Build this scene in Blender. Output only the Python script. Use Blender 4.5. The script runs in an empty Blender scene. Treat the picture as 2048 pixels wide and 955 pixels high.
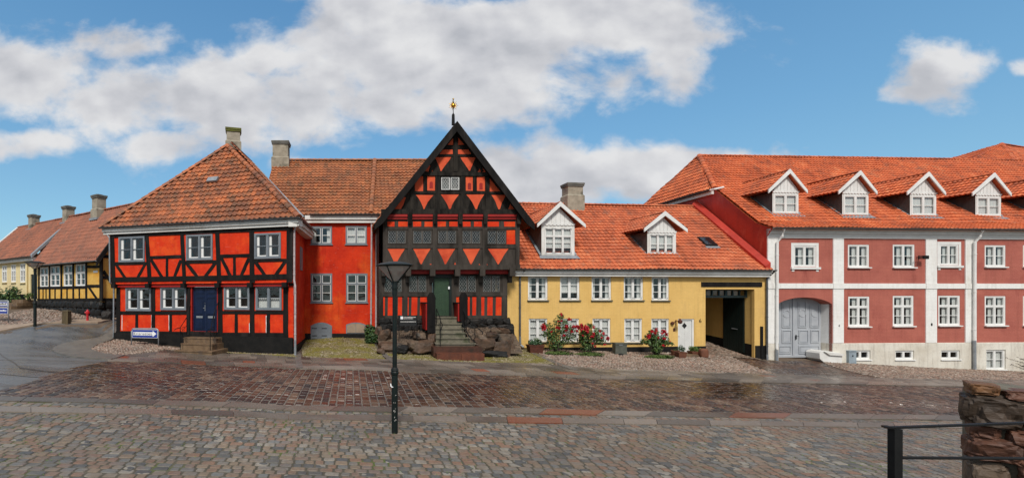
import bpy, bmesh, math, random
import numpy as np
from mathutils import Vector, noise
R = random.Random(7)
SC = bpy.context.scene
COL = SC.collection
F, CX, HZ, CH = 900.0, 720.0, 590.0, 2.7      # focal length, centre, eye line (in photo px) and eye height

def P(px, py, D):
    return Vector(((px-CX)*D/F, D, CH+(HZ-py)*D/F))
def XY(px, D): return ((px-CX)*D/F, D)

# ------------------------------------------------------------------ terrain: a plane falling to the right, bent by measured heights
def _cp():
    pts = []
    for px, py, D in [(588,709,20.9),(400,709,20.9),(232,681,23.6),(300,692,21.9),(612,688,24.4),(680,674,25.2),(745,676,25.2),(660,722,19.2),
                      (1060,698,23.3),(1240,706,23.5),(1390,707,24.1),(1540,721,24.4),(1700,728,24.5),(1870,736,24.8),(2048,743,25.1),(1460,684,27.5),
                      (68,650,23.5),(0,655,24.0),(133,644,25.0),(175,643,25.3),(205,641,27.2),(140,627,29.0),(76,617,31.8),(920,719,20.2),(100,702,19.5),(0,663,22.5),(230,646,25.6)]:
        v = P(px, py, D); pts.append((v.x, v.y, v.z))
    for x, y in [(-8,10),(0,10),(8,10),(16,11),(0,17),(8,16.5),(16,17),(24,17.5),(0,6),(10,6),(-6,6),(-14,8),(30,18),(-10,14),(0,1),(12,1),(-12,1),(24,8)]:
        pts.append((x, y, -0.043*(x-2)))
    pts += [(-30,38,2.2),(-40,45,2.6),(40,27,-1.75),(0,40,.6),(20,45,-.5),(45,40,-1.9),(-12,45,1.4),(-35,20,1.5)]
    return np.array(pts)
_C = _cp()
def _phi(r2): return np.where(r2 > 1e-9, r2*np.log(np.maximum(r2, 1e-9))*.5, 0.0)
def _solve():
    n = len(_C); d = _C[:,None,:2]-_C[None,:,:2]; K = _phi((d**2).sum(-1)) + np.eye(n)*1.5
    Pm = np.c_[np.ones(n), _C[:,:2]]
    A = np.zeros((n+3, n+3)); A[:n,:n] = K; A[:n,n:] = Pm; A[n:,:n] = Pm.T
    b = np.zeros(n+3); b[:n] = _C[:,2]
    return np.linalg.solve(A, b)
_W = _solve()
def zg(x, y):
    x = min(max(x, -42.), 44.); y = min(max(y, 0.), 46.)
    r2 = (_C[:,0]-x)**2+(_C[:,1]-y)**2
    return float(_phi(r2) @ _W[:-3] + _W[-3] + _W[-2]*x + _W[-1]*y)
def G(px, py):
    D = F*CH/(py-HZ)
    for _ in range(60):
        x = (px-CX)*D/F; Dn = F*(CH-zg(x, D))/(py-HZ); D = .5*D+.5*min(max(Dn, 1.), 60.)
    return ((px-CX)*D/F, D)

# ------------------------------------------------------------------ mesh builder
class MB:
    def __init__(s): s.v = []; s.f = []; s.uv = {}
    def add(s, vs, fs, uv=None):
        b = len(s.v); s.v += [tuple(v) for v in vs]
        for f in fs:
            if uv: s.uv[len(s.f)] = uv
            s.f.append(tuple(i+b for i in f))
    def box(s, fr, u0, u1, z0, z1, w0, w1):
        vs = [fr.p(u, w, z) for z in (z0, z1) for w in (w0, w1) for u in (u0, u1)]
        s.add(vs, [(0,1,3,2),(4,6,7,5),(2,3,7,6),(0,4,5,1),(0,2,6,4),(1,5,7,3)])
    def prism(s, fr, pts, w0, w1):
        n = len(pts)
        ar = sum(pts[i][0]*pts[(i+1)%n][1]-pts[(i+1)%n][0]*pts[i][1] for i in range(n))
        if ar < 0: pts = pts[::-1]
        vs = [fr.p(u, w1, z) for u, z in pts]+[fr.p(u, w0, z) for u, z in pts]
        s.add(vs, [tuple(range(n)), tuple(range(2*n-1, n-1, -1))]+[(i, i+n, (i+1)%n+n, (i+1)%n) for i in range(n)])
    def beam(s, fr, a, b, t, w0, w1, j=.012, n=5):
        (ua, za), (ub, zb) = a, b; L = math.hypot(ub-ua, zb-za)
        if L < 1e-4: return
        dx, dz = (ub-ua)/L, (zb-za)/L; nx, nz = -dz, dx
        A = []; B = []
        for i in range(n+1):
            q = i/n; h = t/2
            o1 = h+R.uniform(-j, j); o2 = h+R.uniform(-j, j)
            A.append((ua+dx*L*q+nx*o1, za+dz*L*q+nz*o1)); B.append((ua+dx*L*q-nx*o2, za+dz*L*q-nz*o2))
        s.prism(fr, B+A[::-1], w0, w1)
    def hexa(s, c):   # 8 corner points: bottom ring 0-3 (ccw from above), top ring 4-7
        s.add(c, [(3,2,1,0),(4,5,6,7),(0,1,5,4),(1,2,6,5),(2,3,7,6),(3,0,4,7)])
    def tube(s, pts, r, n=8, cap=True):
        pts = [Vector(p) for p in pts]; rr = r if isinstance(r, (list, tuple)) else [r]*len(pts)
        vs = []
        for i, p in enumerate(pts):
            d = (pts[min(i+1, len(pts)-1)]-pts[max(i-1, 0)])
            if d.length < 1e-6: d = Vector((0,0,1))
            d.normalize(); a = d.cross(Vector((0,0,1)) if abs(d.z) < .95 else Vector((1,0,0))).normalized(); b = d.cross(a)
            for k in range(n):
                t = 2*math.pi*k/n; vs.append(p+(a*math.cos(t)+b*math.sin(t))*rr[i])
        fs = [(i*n+k, i*n+(k+1)%n, (i+1)*n+(k+1)%n, (i+1)*n+k) for i in range(len(pts)-1) for k in range(n)]
        if cap: fs += [tuple(range(n-1, -1, -1)), tuple(range((len(pts)-1)*n, len(pts)*n))]
        s.add(vs, fs)
    def lathe(s, c, prof, n=20):
        c = Vector(c); vs = []
        for r, z in prof:
            for k in range(n):
                t = 2*math.pi*k/n; vs.append(c+Vector((r*math.cos(t), r*math.sin(t), z)))
        fs = [(i*n+k, i*n+(k+1)%n, (i+1)*n+(k+1)%n, (i+1)*n+k) for i in range(len(prof)-1) for k in range(n)]
        fs += [tuple(range(n-1, -1, -1)), tuple(range((len(prof)-1)*n, len(prof)*n))]
        s.add(vs, fs)

WL = {}
def build(mb, name, m, parent=None, smooth=False, origin=None):
    me = bpy.data.meshes.new(name)
    if parent is not None: o3 = WL[parent]
    elif origin is not None: o3 = Vector(origin)
    else:
        xs = [v[0] for v in mb.v]; ys = [v[1] for v in mb.v]; o3 = Vector(((min(xs)+max(xs))/2, (min(ys)+max(ys))/2, min(v[2] for v in mb.v)))
    me.from_pydata([(v[0]-o3.x, v[1]-o3.y, v[2]-o3.z) for v in mb.v], [], mb.f)
    if mb.uv:
        ul = me.uv_layers.new(name='UVMap'); dat = np.zeros((len(me.loops), 2), dtype=np.float32); k = 0
        for i, f in enumerate(mb.f):
            n = len(f); dat[k:k+n] = mb.uv.get(i, (0, 0)); k += n
        ul.data.foreach_set('uv', dat.ravel())
    me.materials.append(MT[m] if isinstance(m, str) else m)
    if smooth: me.polygons.foreach_set('use_smooth', [True]*len(me.polygons))
    me.update()
    ob = bpy.data.objects.new(name, me); COL.objects.link(ob)
    if parent is not None: ob.parent = parent; WL[ob] = o3.copy()
    else: ob.location = o3; WL[ob] = o3
    return ob
def tag(o, label, cat, group=None, kind=None):
    if label: o['label'] = label
    if cat: o['category'] = cat
    if group: o['group'] = group
    if kind: o['kind'] = kind
    return o
def thing(name, label, cat, loc, group=None):
    o = bpy.data.objects.new(name, None); COL.objects.link(o); o.location = loc; WL[o] = Vector(loc); o.empty_display_size = .2
    return tag(o, label, cat, group)
def structure(o): o['kind'] = 'structure'; return o

class Fr:     # an upright plane: u along it, w out of it towards the street, z up
    def __init__(s, A, B):
        s.o = Vector((A[0], A[1], 0)); d = Vector((B[0]-A[0], B[1]-A[1], 0)); s.L = d.length; s.u = d.normalized(); s.n = Vector((s.u.y, -s.u.x, 0))
    def p(s, u, w, z): q = s.o+s.u*u+s.n*w; return Vector((q.x, q.y, z))
    def px(s, c, w=0.0):
        d = Vector(((c[0]-CX)/F, 1, (HZ-c[1])/F)); q = s.o+s.n*w
        t = q.dot(s.n)/d.dot(s.n); h = d*t
        return ((h-s.o).dot(s.u), CH+h.z)
    def rect(s, a, b, w=0.0):
        xm, ym = (a[0]+b[0])/2, (a[1]+b[1])/2
        return (s.px((a[0], ym), w)[0], s.px((b[0], ym), w)[0], s.px((xm, b[1]), w)[1], s.px((xm, a[1]), w)[1])
def crop(x0, y0, k): return lambda x, y: (x0+x/k, y0+y/k)
c1 = crop(0,360,2.513); c2 = crop(190,240,3.979); c3 = crop(200,440,3.41); c4 = crop(570,280,2.17); c5 = crop(740,190,3.294); c6 = crop(740,420,2.984)
d1 = crop(1020,340,4.34); d2 = crop(1020,530,4.775); d3 = crop(1220,360,2.513); d4 = crop(1290,270,4.549); d5 = crop(1530,440,2.985); d6 = crop(1780,280,1.99); d7 = crop(1740,740,4.44)
e2 = crop(100,480,5.306); e3 = crop(340,560,5.967); e4 = crop(740,500,7.958); e5 = crop(780,600,7.958); e6 = crop(1340,620,8.68); e7 = crop(1520,560,5.305); g6 = crop(820,560,5.305); e1 = crop(0,560,7.957)

def wall_cells(mb, fr, u0, u1, z0, z1, holes, depth=.22, w=0.0):
    us = sorted({u0, u1, *[h[0] for h in holes], *[h[1] for h in holes]}); zs = sorted({z0, z1, *[h[2] for h in holes], *[h[3] for h in holes]})
    us = [u for u in us if u0 <= u <= u1]; zs = [z for z in zs if z0 <= z <= z1]
    for a, b in zip(us, us[1:]):
        for c, d in zip(zs, zs[1:]):
            um, zm = (a+b)/2, (c+d)/2
            if any(h[0] < um < h[1] and h[2] < zm < h[3] for h in holes): continue
            mb.add([fr.p(a,w,c), fr.p(b,w,c), fr.p(b,w,d), fr.p(a,w,d)], [(0,1,2,3)])
    for a, b, c, d in holes:
        q = [(a,c),(b,c),(b,d),(a,d)]
        for i in range(4):
            (x0, y0), (x1, y1) = q[i], q[(i+1)%4]
            mb.add([fr.p(x0,w,y0), fr.p(x1,w,y1), fr.p(x1,w-depth,y1), fr.p(x0,w-depth,y0)], [(3,2,1,0)])
def quad(mb, *ps): mb.add(ps, [tuple(range(len(ps)))])

# ------------------------------------------------------------------ materials
MT = {}
def nodes(name):
    m = bpy.data.materials.new(name); m.use_nodes = True; nt = m.node_tree; nt.nodes.clear(); MT[name] = m
    return m, nt, nt.nodes, nt.links
def N(nt, t, **kw):
    n = nt.nodes.new(t)
    for k, v in kw.items():
        if k.startswith('i_'): n.inputs[k[2:].replace('_', ' ')].default_value = v
        elif k.startswith('n_'): n.inputs[int(k[2:])].default_value = v
        else: setattr(n, k, v)
    return n
def c4_(c): return (c[0], c[1], c[2], 1)
def ramp(nt, fac, stops, interp='LINEAR'):
    r = N(nt, 'ShaderNodeValToRGB'); r.color_ramp.interpolation = interp; e = r.color_ramp.elements
    while len(e) < len(stops): e.new(.5)
    for i, (p, c) in enumerate(stops): e[i].position = p; e[i].color = c4_(c)
    nt.links.new(fac, r.inputs[0]); return r.outputs[0]
def mixc(nt, fac, a, b, mode='MIX'):
    m = N(nt, 'ShaderNodeMix', data_type='RGBA', blend_type=mode)
    for s, v in ((0, fac), (6, a), (7, b)):
        if isinstance(v, (int, float)): m.inputs[s].default_value = v
        elif isinstance(v, tuple): m.inputs[s].default_value = c4_(v)
        else: nt.links.new(v, m.inputs[s])
    return m.outputs[2]
def noise_(nt, co, scale, detail=4, rough=.55):
    n = N(nt, 'ShaderNodeTexNoise'); n.inputs['Scale'].default_value = scale; n.inputs['Detail'].default_value = detail; n.inputs['Roughness'].default_value = rough
    nt.links.new(co, n.inputs['Vector']); return n.outputs[0]
def mapr(nt, v, a, b, c=0., d=1.):
    m = N(nt, 'ShaderNodeMapRange'); nt.links.new(v, m.inputs[0])
    for i, x in enumerate((a, b, c, d)): m.inputs[i+1].default_value = x
    return m.outputs[0]
def math_(nt, op, a, b=None):
    m = N(nt, 'ShaderNodeMath', operation=op)
    for i, v in enumerate((a, b)):
        if v is None: continue
        if isinstance(v, (int, float)): m.inputs[i].default_value = v
        else: nt.links.new(v, m.inputs[i])
    return m.outputs[0]
def finish(nt, col, rough=.7, bump=None, bs=.3, bd=.02, spec=.4, metal=0.):
    b = N(nt, 'ShaderNodeBsdfPrincipled'); o = N(nt, 'ShaderNodeOutputMaterial')
    if isinstance(col, tuple): b.inputs['Base Color'].default_value = c4_(col)
    else: nt.links.new(col, b.inputs['Base Color'])
    if isinstance(rough, (int, float)): b.inputs['Roughness'].default_value = rough
    else: nt.links.new(rough, b.inputs['Roughness'])
    b.inputs['Specular IOR Level'].default_value = spec; b.inputs['Metallic'].default_value = metal
    if bump is not None:
        bn = N(nt, 'ShaderNodeBump'); bn.inputs['Strength'].default_value = bs; bn.inputs['Distance'].default_value = bd
        nt.links.new(bump, bn.inputs['Height']); nt.links.new(bn.outputs[0], b.inputs['Normal'])
    nt.links.new(b.outputs[0], o.inputs[0]); return b
def pos(nt): return N(nt, 'ShaderNodeNewGeometry').outputs['Position']
def scaled(nt, co, s):
    m = N(nt, 'ShaderNodeMapping'); m.inputs['Scale'].default_value = s; nt.links.new(co, m.inputs[0]); return m.outputs[0]

def pm(name, a, b, sc=3., rough=.7, bs=.25, bsc=30., spec=.35, metal=0., c=None, stretch=None, lo=.35, hi=.65):
    m, nt, _, _ = nodes(name); co = pos(nt)
    co2 = scaled(nt, co, stretch) if stretch else co
    f = mapr(nt, noise_(nt, co2, sc, 6), lo, hi); col = mixc(nt, f, a, b)
    if c is not None: col = mixc(nt, mapr(nt, noise_(nt, co2, sc*.37, 5), .56, .66), col, c)
    finish(nt, col, rough, noise_(nt, co2, bsc, 4), bs, .02, spec, metal); return m

def plaster(name, a, b, c, sc=1.4, rough=.8, streak=.3, spec=.2):
    m, nt, _, L = nodes(name); co = pos(nt)
    col = mixc(nt, mapr(nt, noise_(nt, co, sc, 7, .62), .36, .64), a, b)
    col = mixc(nt, mapr(nt, noise_(nt, co, sc*.55, 5, .6), .52, .66, 0, .8), col, c)
    dk = lambda k: mixc(nt, 1., col, (k, k, k), 'MULTIPLY')
    col = mixc(nt, mapr(nt, noise_(nt, scaled(nt, co, (2.2,2.2,.22)), 2.6, 6, .65), .50, .72, 0, streak), col, mixc(nt, 1., col, (.45,.42,.42), 'MULTIPLY'))
    col = mixc(nt, mapr(nt, noise_(nt, co, 9, 6, .7), .52, .74, 0, .45), col, mixc(nt, 1., col, (.62,.60,.60), 'MULTIPLY'))
    col = mixc(nt, mapr(nt, noise_(nt, scaled(nt, co, (.5,.5,2.2)), 7, 5, .7), .60, .74, 0, .35), col, mixc(nt, .5, col, (.75,.62,.52)))
    h = math_(nt, 'ADD', noise_(nt, co, 5, 6, .6), math_(nt, 'MULTIPLY', noise_(nt, co, 26, 5, .6), .4))
    finish(nt, col, rough, h, .45, .03, spec); return m

def brickpaint(name, a, b, rough=.65, bs=.35, dirt=None, bw=.25, bh=.075):
    m, nt, _, L = nodes(name); co = pos(nt)
    col = mixc(nt, mapr(nt, noise_(nt, co, 1.3, 6), .35, .68), a, b)
    if dirt: col = mixc(nt, mapr(nt, noise_(nt, scaled(nt, co, (1,1,.35)), 1.1, 6, .65), .58, .72), col, dirt)
    col = mixc(nt, mapr(nt, noise_(nt, scaled(nt, co, (2.2,2.2,.2)), 1.7, 6, .65), .52, .74, 0, .4), col, mixc(nt, 1., col, (.58,.55,.52), 'MULTIPLY'))
    col = mixc(nt, mapr(nt, noise_(nt, co, 7, 6, .7), .54, .74, 0, .35), col, mixc(nt, 1., col, (.70,.68,.66), 'MULTIPLY'))
    sx = N(nt, 'ShaderNodeSeparateXYZ'); L.new(co, sx.inputs[0]); cb = N(nt, 'ShaderNodeCombineXYZ')
    L.new(math_(nt, 'ADD', sx.outputs[0], sx.outputs[1]), cb.inputs[0]); L.new(sx.outputs[2], cb.inputs[1])
    br = N(nt, 'ShaderNodeTexBrick'); L.new(cb.outputs[0], br.inputs['Vector'])
    br.inputs['Scale'].default_value = 1.; br.inputs['Brick Width'].default_value = bw; br.inputs['Row Height'].default_value = bh; br.inputs['Mortar Size'].default_value = .009; br.inputs['Mortar Smooth'].default_value = .6
    br.inputs['Color1'].default_value = (.75,.75,.75,1); br.inputs['Color2'].default_value = (1,1,1,1); br.inputs['Mortar'].default_value = (.3,.3,.3,1)
    col = mixc(nt, .16, col, br.outputs[0], 'MULTIPLY')
    h = math_(nt, 'ADD', math_(nt, 'MULTIPLY', br.outputs[0], .7), math_(nt, 'MULTIPLY', noise_(nt, co, 14, 4), .6))
    finish(nt, col, rough, h, bs, .03, .35); return m

def stonemat(name, stops, rlo=.25, rhi=.6, moss=None, wetscale=.35, dark=.55, spec=.5, streak=1.0, patchy=False):
    # one colour per stone from its own uv, wet patches that are darker and glossier
    m, nt, _, L = nodes(name); co = pos(nt)
    uv = N(nt, 'ShaderNodeUVMap'); sx = N(nt, 'ShaderNodeSeparateXYZ'); L.new(uv.outputs[0], sx.inputs[0])
    rv = math_(nt, 'FRACT', math_(nt, 'ADD', math_(nt, 'MULTIPLY', sx.outputs[0], .62), math_(nt, 'MULTIPLY', noise_(nt, co, .8, 4), .95))) if patchy else sx.outputs[0]
    col = ramp(nt, rv, stops)
    if patchy: col = mixc(nt, mapr(nt, noise_(nt, co, .55, 5, .6), .38, .62, 0, .6), col, mixc(nt, 1., col, (.74,.72,.70), 'MULTIPLY'))
    col = mixc(nt, mapr(nt, noise_(nt, co, 18, 5), .3, .7, 0, .55), col, mixc(nt, 1., col, (.55,.52,.5), 'MULTIPLY'))
    wet = mapr(nt, noise_(nt, scaled(nt, co, (streak, 1, 1)), wetscale, 5, .6), .42, .58)
    col = mixc(nt, wet, col, mixc(nt, 1., col, (dark, dark, dark), 'MULTIPLY'))
    if moss: col = mixc(nt, mapr(nt, noise_(nt, co, 1.1, 6, .65), moss[1], moss[1]+.12), col, moss[0])
    rg = mapr(nt, wet, 0, 1, rhi, rlo)
    rg = math_(nt, 'ADD', rg, mapr(nt, sx.outputs[1], 0, 1, -.06, .1))
    finish(nt, col, rg, noise_(nt, co, 60, 3), .25, .01, spec); return m

def tilemat(name, stops, lichen, amount=.5, sc=.7):
    m, nt, _, L = nodes(name); co = pos(nt)
    uv = N(nt, 'ShaderNodeUVMap'); wn = N(nt, 'ShaderNodeTexWhiteNoise', noise_dimensions='2D'); L.new(uv.outputs[0], wn.inputs['Vector'])
    rnd = wn.outputs['Value']
    f = math_(nt, 'ADD', math_(nt, 'MULTIPLY', rnd, .68), math_(nt, 'SUBTRACT', math_(nt, 'MULTIPLY', mapr(nt, noise_(nt, co, sc, 5), .3, .7), .62), .15))
    col = ramp(nt, f, stops)
    lf = math_(nt, 'ADD', math_(nt, 'MULTIPLY', noise_(nt, co, 2.2, 8, .7), .75), math_(nt, 'MULTIPLY', rnd, .25))
    col = mixc(nt, mapr(nt, lf, .62-.25*amount, .75-.2*amount, 0, .85), col, lichen)
    finish(nt, col, .62, noise_(nt, co, 40, 4), .3, .01, .4); return m

red = (.66,.040,.008)
plaster('red_plaster', red, (.48,.022,.006), (.72,.10,.014), .9, streak=.4)
plaster('red_panel', (.70,.046,.009), (.56,.026,.006), (.74,.085,.014), 1.8, streak=.35)
pm('red_gable', (.70,.105,.036), (.60,.075,.024), 2.2, .8, .3, 20, c=(.46,.045,.015))
pm('dark_red', (.33,.010,.006), (.24,.008,.005), 2, .6, .15, 25)
pm('black_timber', (.006,.0055,.0055), (.014,.012,.011), 4, .8, .5, 40, stretch=(1,1,.25), c=(.024,.02,.018), spec=.15)
pm('grey_timber', (.034,.028,.023), (.060,.050,.042), 4, .8, .6, 40, stretch=(1,1,.25), c=(.018,.015,.012), spec=.2)
pm('gable_timber', (.008,.007,.006), (.032,.027,.022), 5, .85, .6, 40, stretch=(1,1,.3), c=(.005,.0045,.004), lo=.3, hi=.65, spec=.15)
pm('tar', (.006,.006,.006), (.013,.012,.011), 3, .75, .5, 18, spec=.2)
pm('white', (.78,.78,.76), (.68,.68,.66), 2, .55, .06, 30)
pm('cornice', (.76,.75,.72), (.64,.63,.60), 2, .6, .08, 30, c=(.56,.54,.50))
pm('white_wall', (.74,.74,.72), (.62,.61,.58), 1.2, .75, .3, 16, c=(.55,.53,.48))
brickpaint('white_brick', (.86,.855,.83), (.80,.79,.76), .7, .35, (.70,.67,.61))
plaster('base_wall', (.72,.69,.61), (.62,.58,.50), (.55,.50,.41), 1.1, .85, .5)
brickpaint('yellow_wall', (.77,.50,.165), (.70,.44,.135), .7, .28, (.66,.42,.15))
plaster('ochre_panel', (.72,.46,.12), (.64,.37,.08), (.64,.30,.03), 2.0)
plaster('pale_yellow', (.77,.65,.37), (.70,.57,.31), (.72,.60,.36), 1.2)
brickpaint('rose_brick', (.46,.138,.100), (.385,.107,.080), .8, .6, (.32,.076,.058))
brickpaint('party_brick', (.46,.034,.016), (.36,.024,.012), .5, .35, (.54,.09,.05))
pm('slate_blue', (.19,.215,.24), (.15,.172,.195), 3, .5, .1, 30)
pm('gate_paint', (.41,.43,.455), (.35,.37,.40), 2, .55, .15, 30)
pm('navy', (.005,.014,.047), (.004,.011,.035), 3, .42, .08, 30, spec=.3)
pm('door_green', (.032,.066,.034), (.024,.052,.028), 4, .55, .2, 30)
pm('dark_green', (.005,.012,.010), (.003,.008,.007), 3, .5, .2, 20)
pm('teal_trim', (.035,.06,.06), (.025,.045,.046), 3, .5, .15, 20)
pm('lead', (.30,.32,.34), (.22,.24,.26), 4, .5, .25, 15, metal=.2)
pm('dark_lead', (.075,.070,.068), (.05,.048,.047), 3, .6, .25, 15)
pm('zinc', (.34,.36,.38), (.26,.28,.30), 5, .42, .12, 20, metal=.5)
pm('gutter_zinc', (.12,.125,.13), (.085,.09,.095), 5, .45, .12, 20, metal=.4)
pm('pipe_paint', (.48,.42,.42), (.36,.31,.31), 5, .5, .1, 20)
pm('iron', (.005,.005,.005), (.009,.009,.009), 8, .6, .12, 40, spec=.2)
pm('lamp_green', (.004,.009,.0085), (.007,.013,.012), 6, .45, .1, 40, spec=.3, c=(.012,.012,.011))
pm('gold', (.75,.46,.07), (.62,.36,.05), 9, .28, .1, 30, metal=1.)
pm('brick_chimney', (.36,.32,.25), (.25,.22,.17), 3, .9, .6, 14, c=(.13,.12,.09))
pm('cap_stone', (.16,.155,.14), (.10,.10,.09), 3, .9, .5, 14)
pm('moss_cap', (.14,.15,.03), (.09,.09,.03), 5, .95, .5, 14)
pm('step_brown', (.19,.125,.072), (.125,.08,.046), 4, .6, .4, 14, c=(.10,.07,.05))
pm('step_grey', (.19,.17,.125), (.115,.105,.075), 4, .65, .4, 14, c=(.07,.075,.04))
pm('step_red', (.14,.045,.024), (.09,.03,.018), 4, .5, .4, 14, c=(.06,.03,.02))
pm('boulder', (.105,.061,.037), (.054,.035,.023), 3.5, .6, .8, 8, c=(.035,.028,.023))
pm('boulder_grey', (.15,.105,.07), (.08,.058,.042), 3.5, .6, .8, 8, c=(.055,.045,.036))
pm('tar_stone', (.006,.006,.006), (.012,.011,.010), 4, .6, .9, 7, c=(.02,.016,.013), spec=.3)
pm('pier_brown', (.17,.078,.028), (.10,.046,.02), 5, .6, .9, 9, c=(.05,.03,.02), stretch=(1,1,2.2))
pm('pier_dark', (.034,.022,.014), (.062,.040,.026), 5, .6, .9, 7, c=(.02,.016,.014), stretch=(1,1,2.2))
pm('pier_red', (.12,.050,.028), (.075,.034,.022), 5, .6, .9, 9, c=(.05,.032,.024), stretch=(1,1,2.2))
pm('mortar', (.17,.15,.11), (.11,.10,.075), 5, .9, .6, 14)
def wet_road(name):
    m, nt, _, L = nodes(name); co = pos(nt)
    wet = mapr(nt, noise_(nt, scaled(nt, co, (.35,.9,1)), .55, 6, .6), .44, .60)
    col = mixc(nt, mapr(nt, noise_(nt, co, 1.5, 6), .3, .7), (.105,.106,.105), (.15,.148,.143)); col = mixc(nt, wet, col, (.062,.063,.064))
    col = mixc(nt, mapr(nt, noise_(nt, scaled(nt, co, (.2,1,1)), .9, 7, .7), .60, .66, 0, .7), col, (.06,.045,.032))
    finish(nt, col, mapr(nt, wet, 0, 1, .5, .16), noise_(nt, co, 70, 3), .2, .01, .5)
wet_road('asphalt')
pm('tar_seam', (.035,.027,.02), (.05,.04,.03), 3, .4, .3, 30)
pm('soil', (.14,.10,.068), (.085,.062,.043), 2, .85, .6, 20)
pm('joint', (.105,.09,.065), (.062,.056,.04), 3, .8, .5, 25, c=(.085,.11,.028))
pm('joint_dark', (.20,.17,.14), (.12,.10,.085), 1.5, .5, .4, 25)
pm('slab', (.17,.155,.135), (.115,.105,.094), 2.4, .42, .25, 40, spec=.5)
pm('slab_tan', (.36,.27,.19), (.27,.20,.145), 2, .6, .3, 30)
pm('wood_post', (.12,.09,.045), (.07,.05,.028), 6, .8, .5, 30, stretch=(3,3,.5))
pm('hydrant_red', (.52,.012,.018), (.40,.009,.014), 6, .35, .08, 30, spec=.5)
pm('rust', (.10,.03,.017), (.065,.02,.012), 7, .75, .4, 30)
pm('terracotta', (.17,.065,.035), (.11,.042,.024), 7, .75, .3, 30)
pm('box_grey', (.10,.105,.085), (.07,.075,.06), 5, .55, .15, 25)
pm('box_blue', (.30,.36,.40), (.23,.28,.32), 5, .5, .15, 25)
pm('sign_blue', (.010,.035,.27), (.008,.03,.23), 5, .35, .03, 30, spec=.5)
pm('sign_white', (.80,.81,.82), (.74,.75,.76), 5, .35, .03, 30)
pm('sign_black', (.012,.012,.013), (.018,.018,.018), 5, .4, .05, 30)
pm('curtain', (.70,.70,.68), (.56,.56,.55), 8, .9, .3, 10, stretch=(6,6,.3))
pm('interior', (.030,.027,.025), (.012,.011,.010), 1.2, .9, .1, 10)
pm('leaf_dark', (.035,.075,.018), (.06,.11,.025), 9, .5, .2, 20)
pm('leaf_light', (.07,.13,.03), (.11,.17,.04), 9, .5, .2, 20)
pm('leaf_cool', (.03,.07,.03), (.045,.09,.04), 9, .5, .2, 20)
pm('rose_red', (.48,.006,.018), (.34,.004,.012), 20, .55, .2, 30)
pm('twig', (.045,.032,.024), (.07,.05,.036), 9, .8, .3, 20)
pm('moss', (.115,.10,.018), (.085,.07,.022), 2, .9, .6, 30)
pm('low_green', (.055,.10,.02), (.09,.13,.03), 7, .8, .5, 20)
pm('lamp_white', (.72,.70,.66), (.62,.60,.57), 9, .5, .05, 20)
tilemat('tile_old', [(0,(.12,.052,.032)),(.3,(.27,.092,.042)),(.6,(.48,.143,.050)),(1,(.65,.20,.064))], (.085,.058,.038), .62)
tilemat('tile_wing', [(0,(.20,.08,.04)),(.5,(.38,.135,.056)),(1,(.52,.19,.07))], (.12,.075,.045), .48)
tilemat('tile_new', [(0,(.26,.075,.036)),(.3,(.44,.112,.046)),(.7,(.56,.145,.056)),(1,(.66,.22,.095))], (.22,.085,.055), .3)
tilemat('tile_bright', [(0,(.26,.066,.028)),(.3,(.47,.105,.036)),(.7,(.60,.138,.043)),(1,(.70,.22,.085))], (.22,.075,.042), .3)
tilemat('tile_brown', [(0,(.15,.052,.028)),(.5,(.26,.080,.038)),(1,(.36,.11,.05))], (.13,.06,.036), .3)
GREY = [(0,(.105,.108,.108)),(.18,(.17,.16,.14)),(.36,(.225,.182,.135)),(.52,(.265,.20,.142)),(.66,(.185,.19,.182)),(.8,(.265,.158,.105)),(.9,(.215,.175,.135)),(1,(.33,.305,.26))]
stonemat('setts', GREY, .42, .66, wetscale=.3, dark=.8, spec=.35, patchy=True)
stonemat('street_setts', [(0,(.028,.024,.021)),(.25,(.062,.037,.026)),(.5,(.098,.047,.028)),(.75,(.13,.068,.04)),(1,(.20,.135,.09))], .20, .50, wetscale=.22, dark=.55, streak=.45)
stonemat('cobbles', [(0,(.15,.11,.085)),(.3,(.27,.20,.15)),(.6,(.36,.28,.22)),(.85,(.30,.17,.12)),(1,(.45,.40,.34))], .45, .65, wetscale=.5, dark=.75)
stonemat('mossy_cobbles', [(0,(.12,.095,.045)),(.4,(.20,.165,.07)),(.8,(.27,.22,.12)),(1,(.38,.33,.24))], .5, .7, moss=((.15,.13,.018), .46), wetscale=.5, dark=.8)
stonemat('slabs', [(0,(.11,.095,.08)),(.3,(.16,.135,.11)),(.55,(.215,.175,.14)),(.75,(.26,.22,.18)),(.9,(.20,.17,.14)),(.95,(.26,.09,.05)),(1,(.29,.10,.055))], .30, .5, wetscale=.35, dark=.72)

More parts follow.
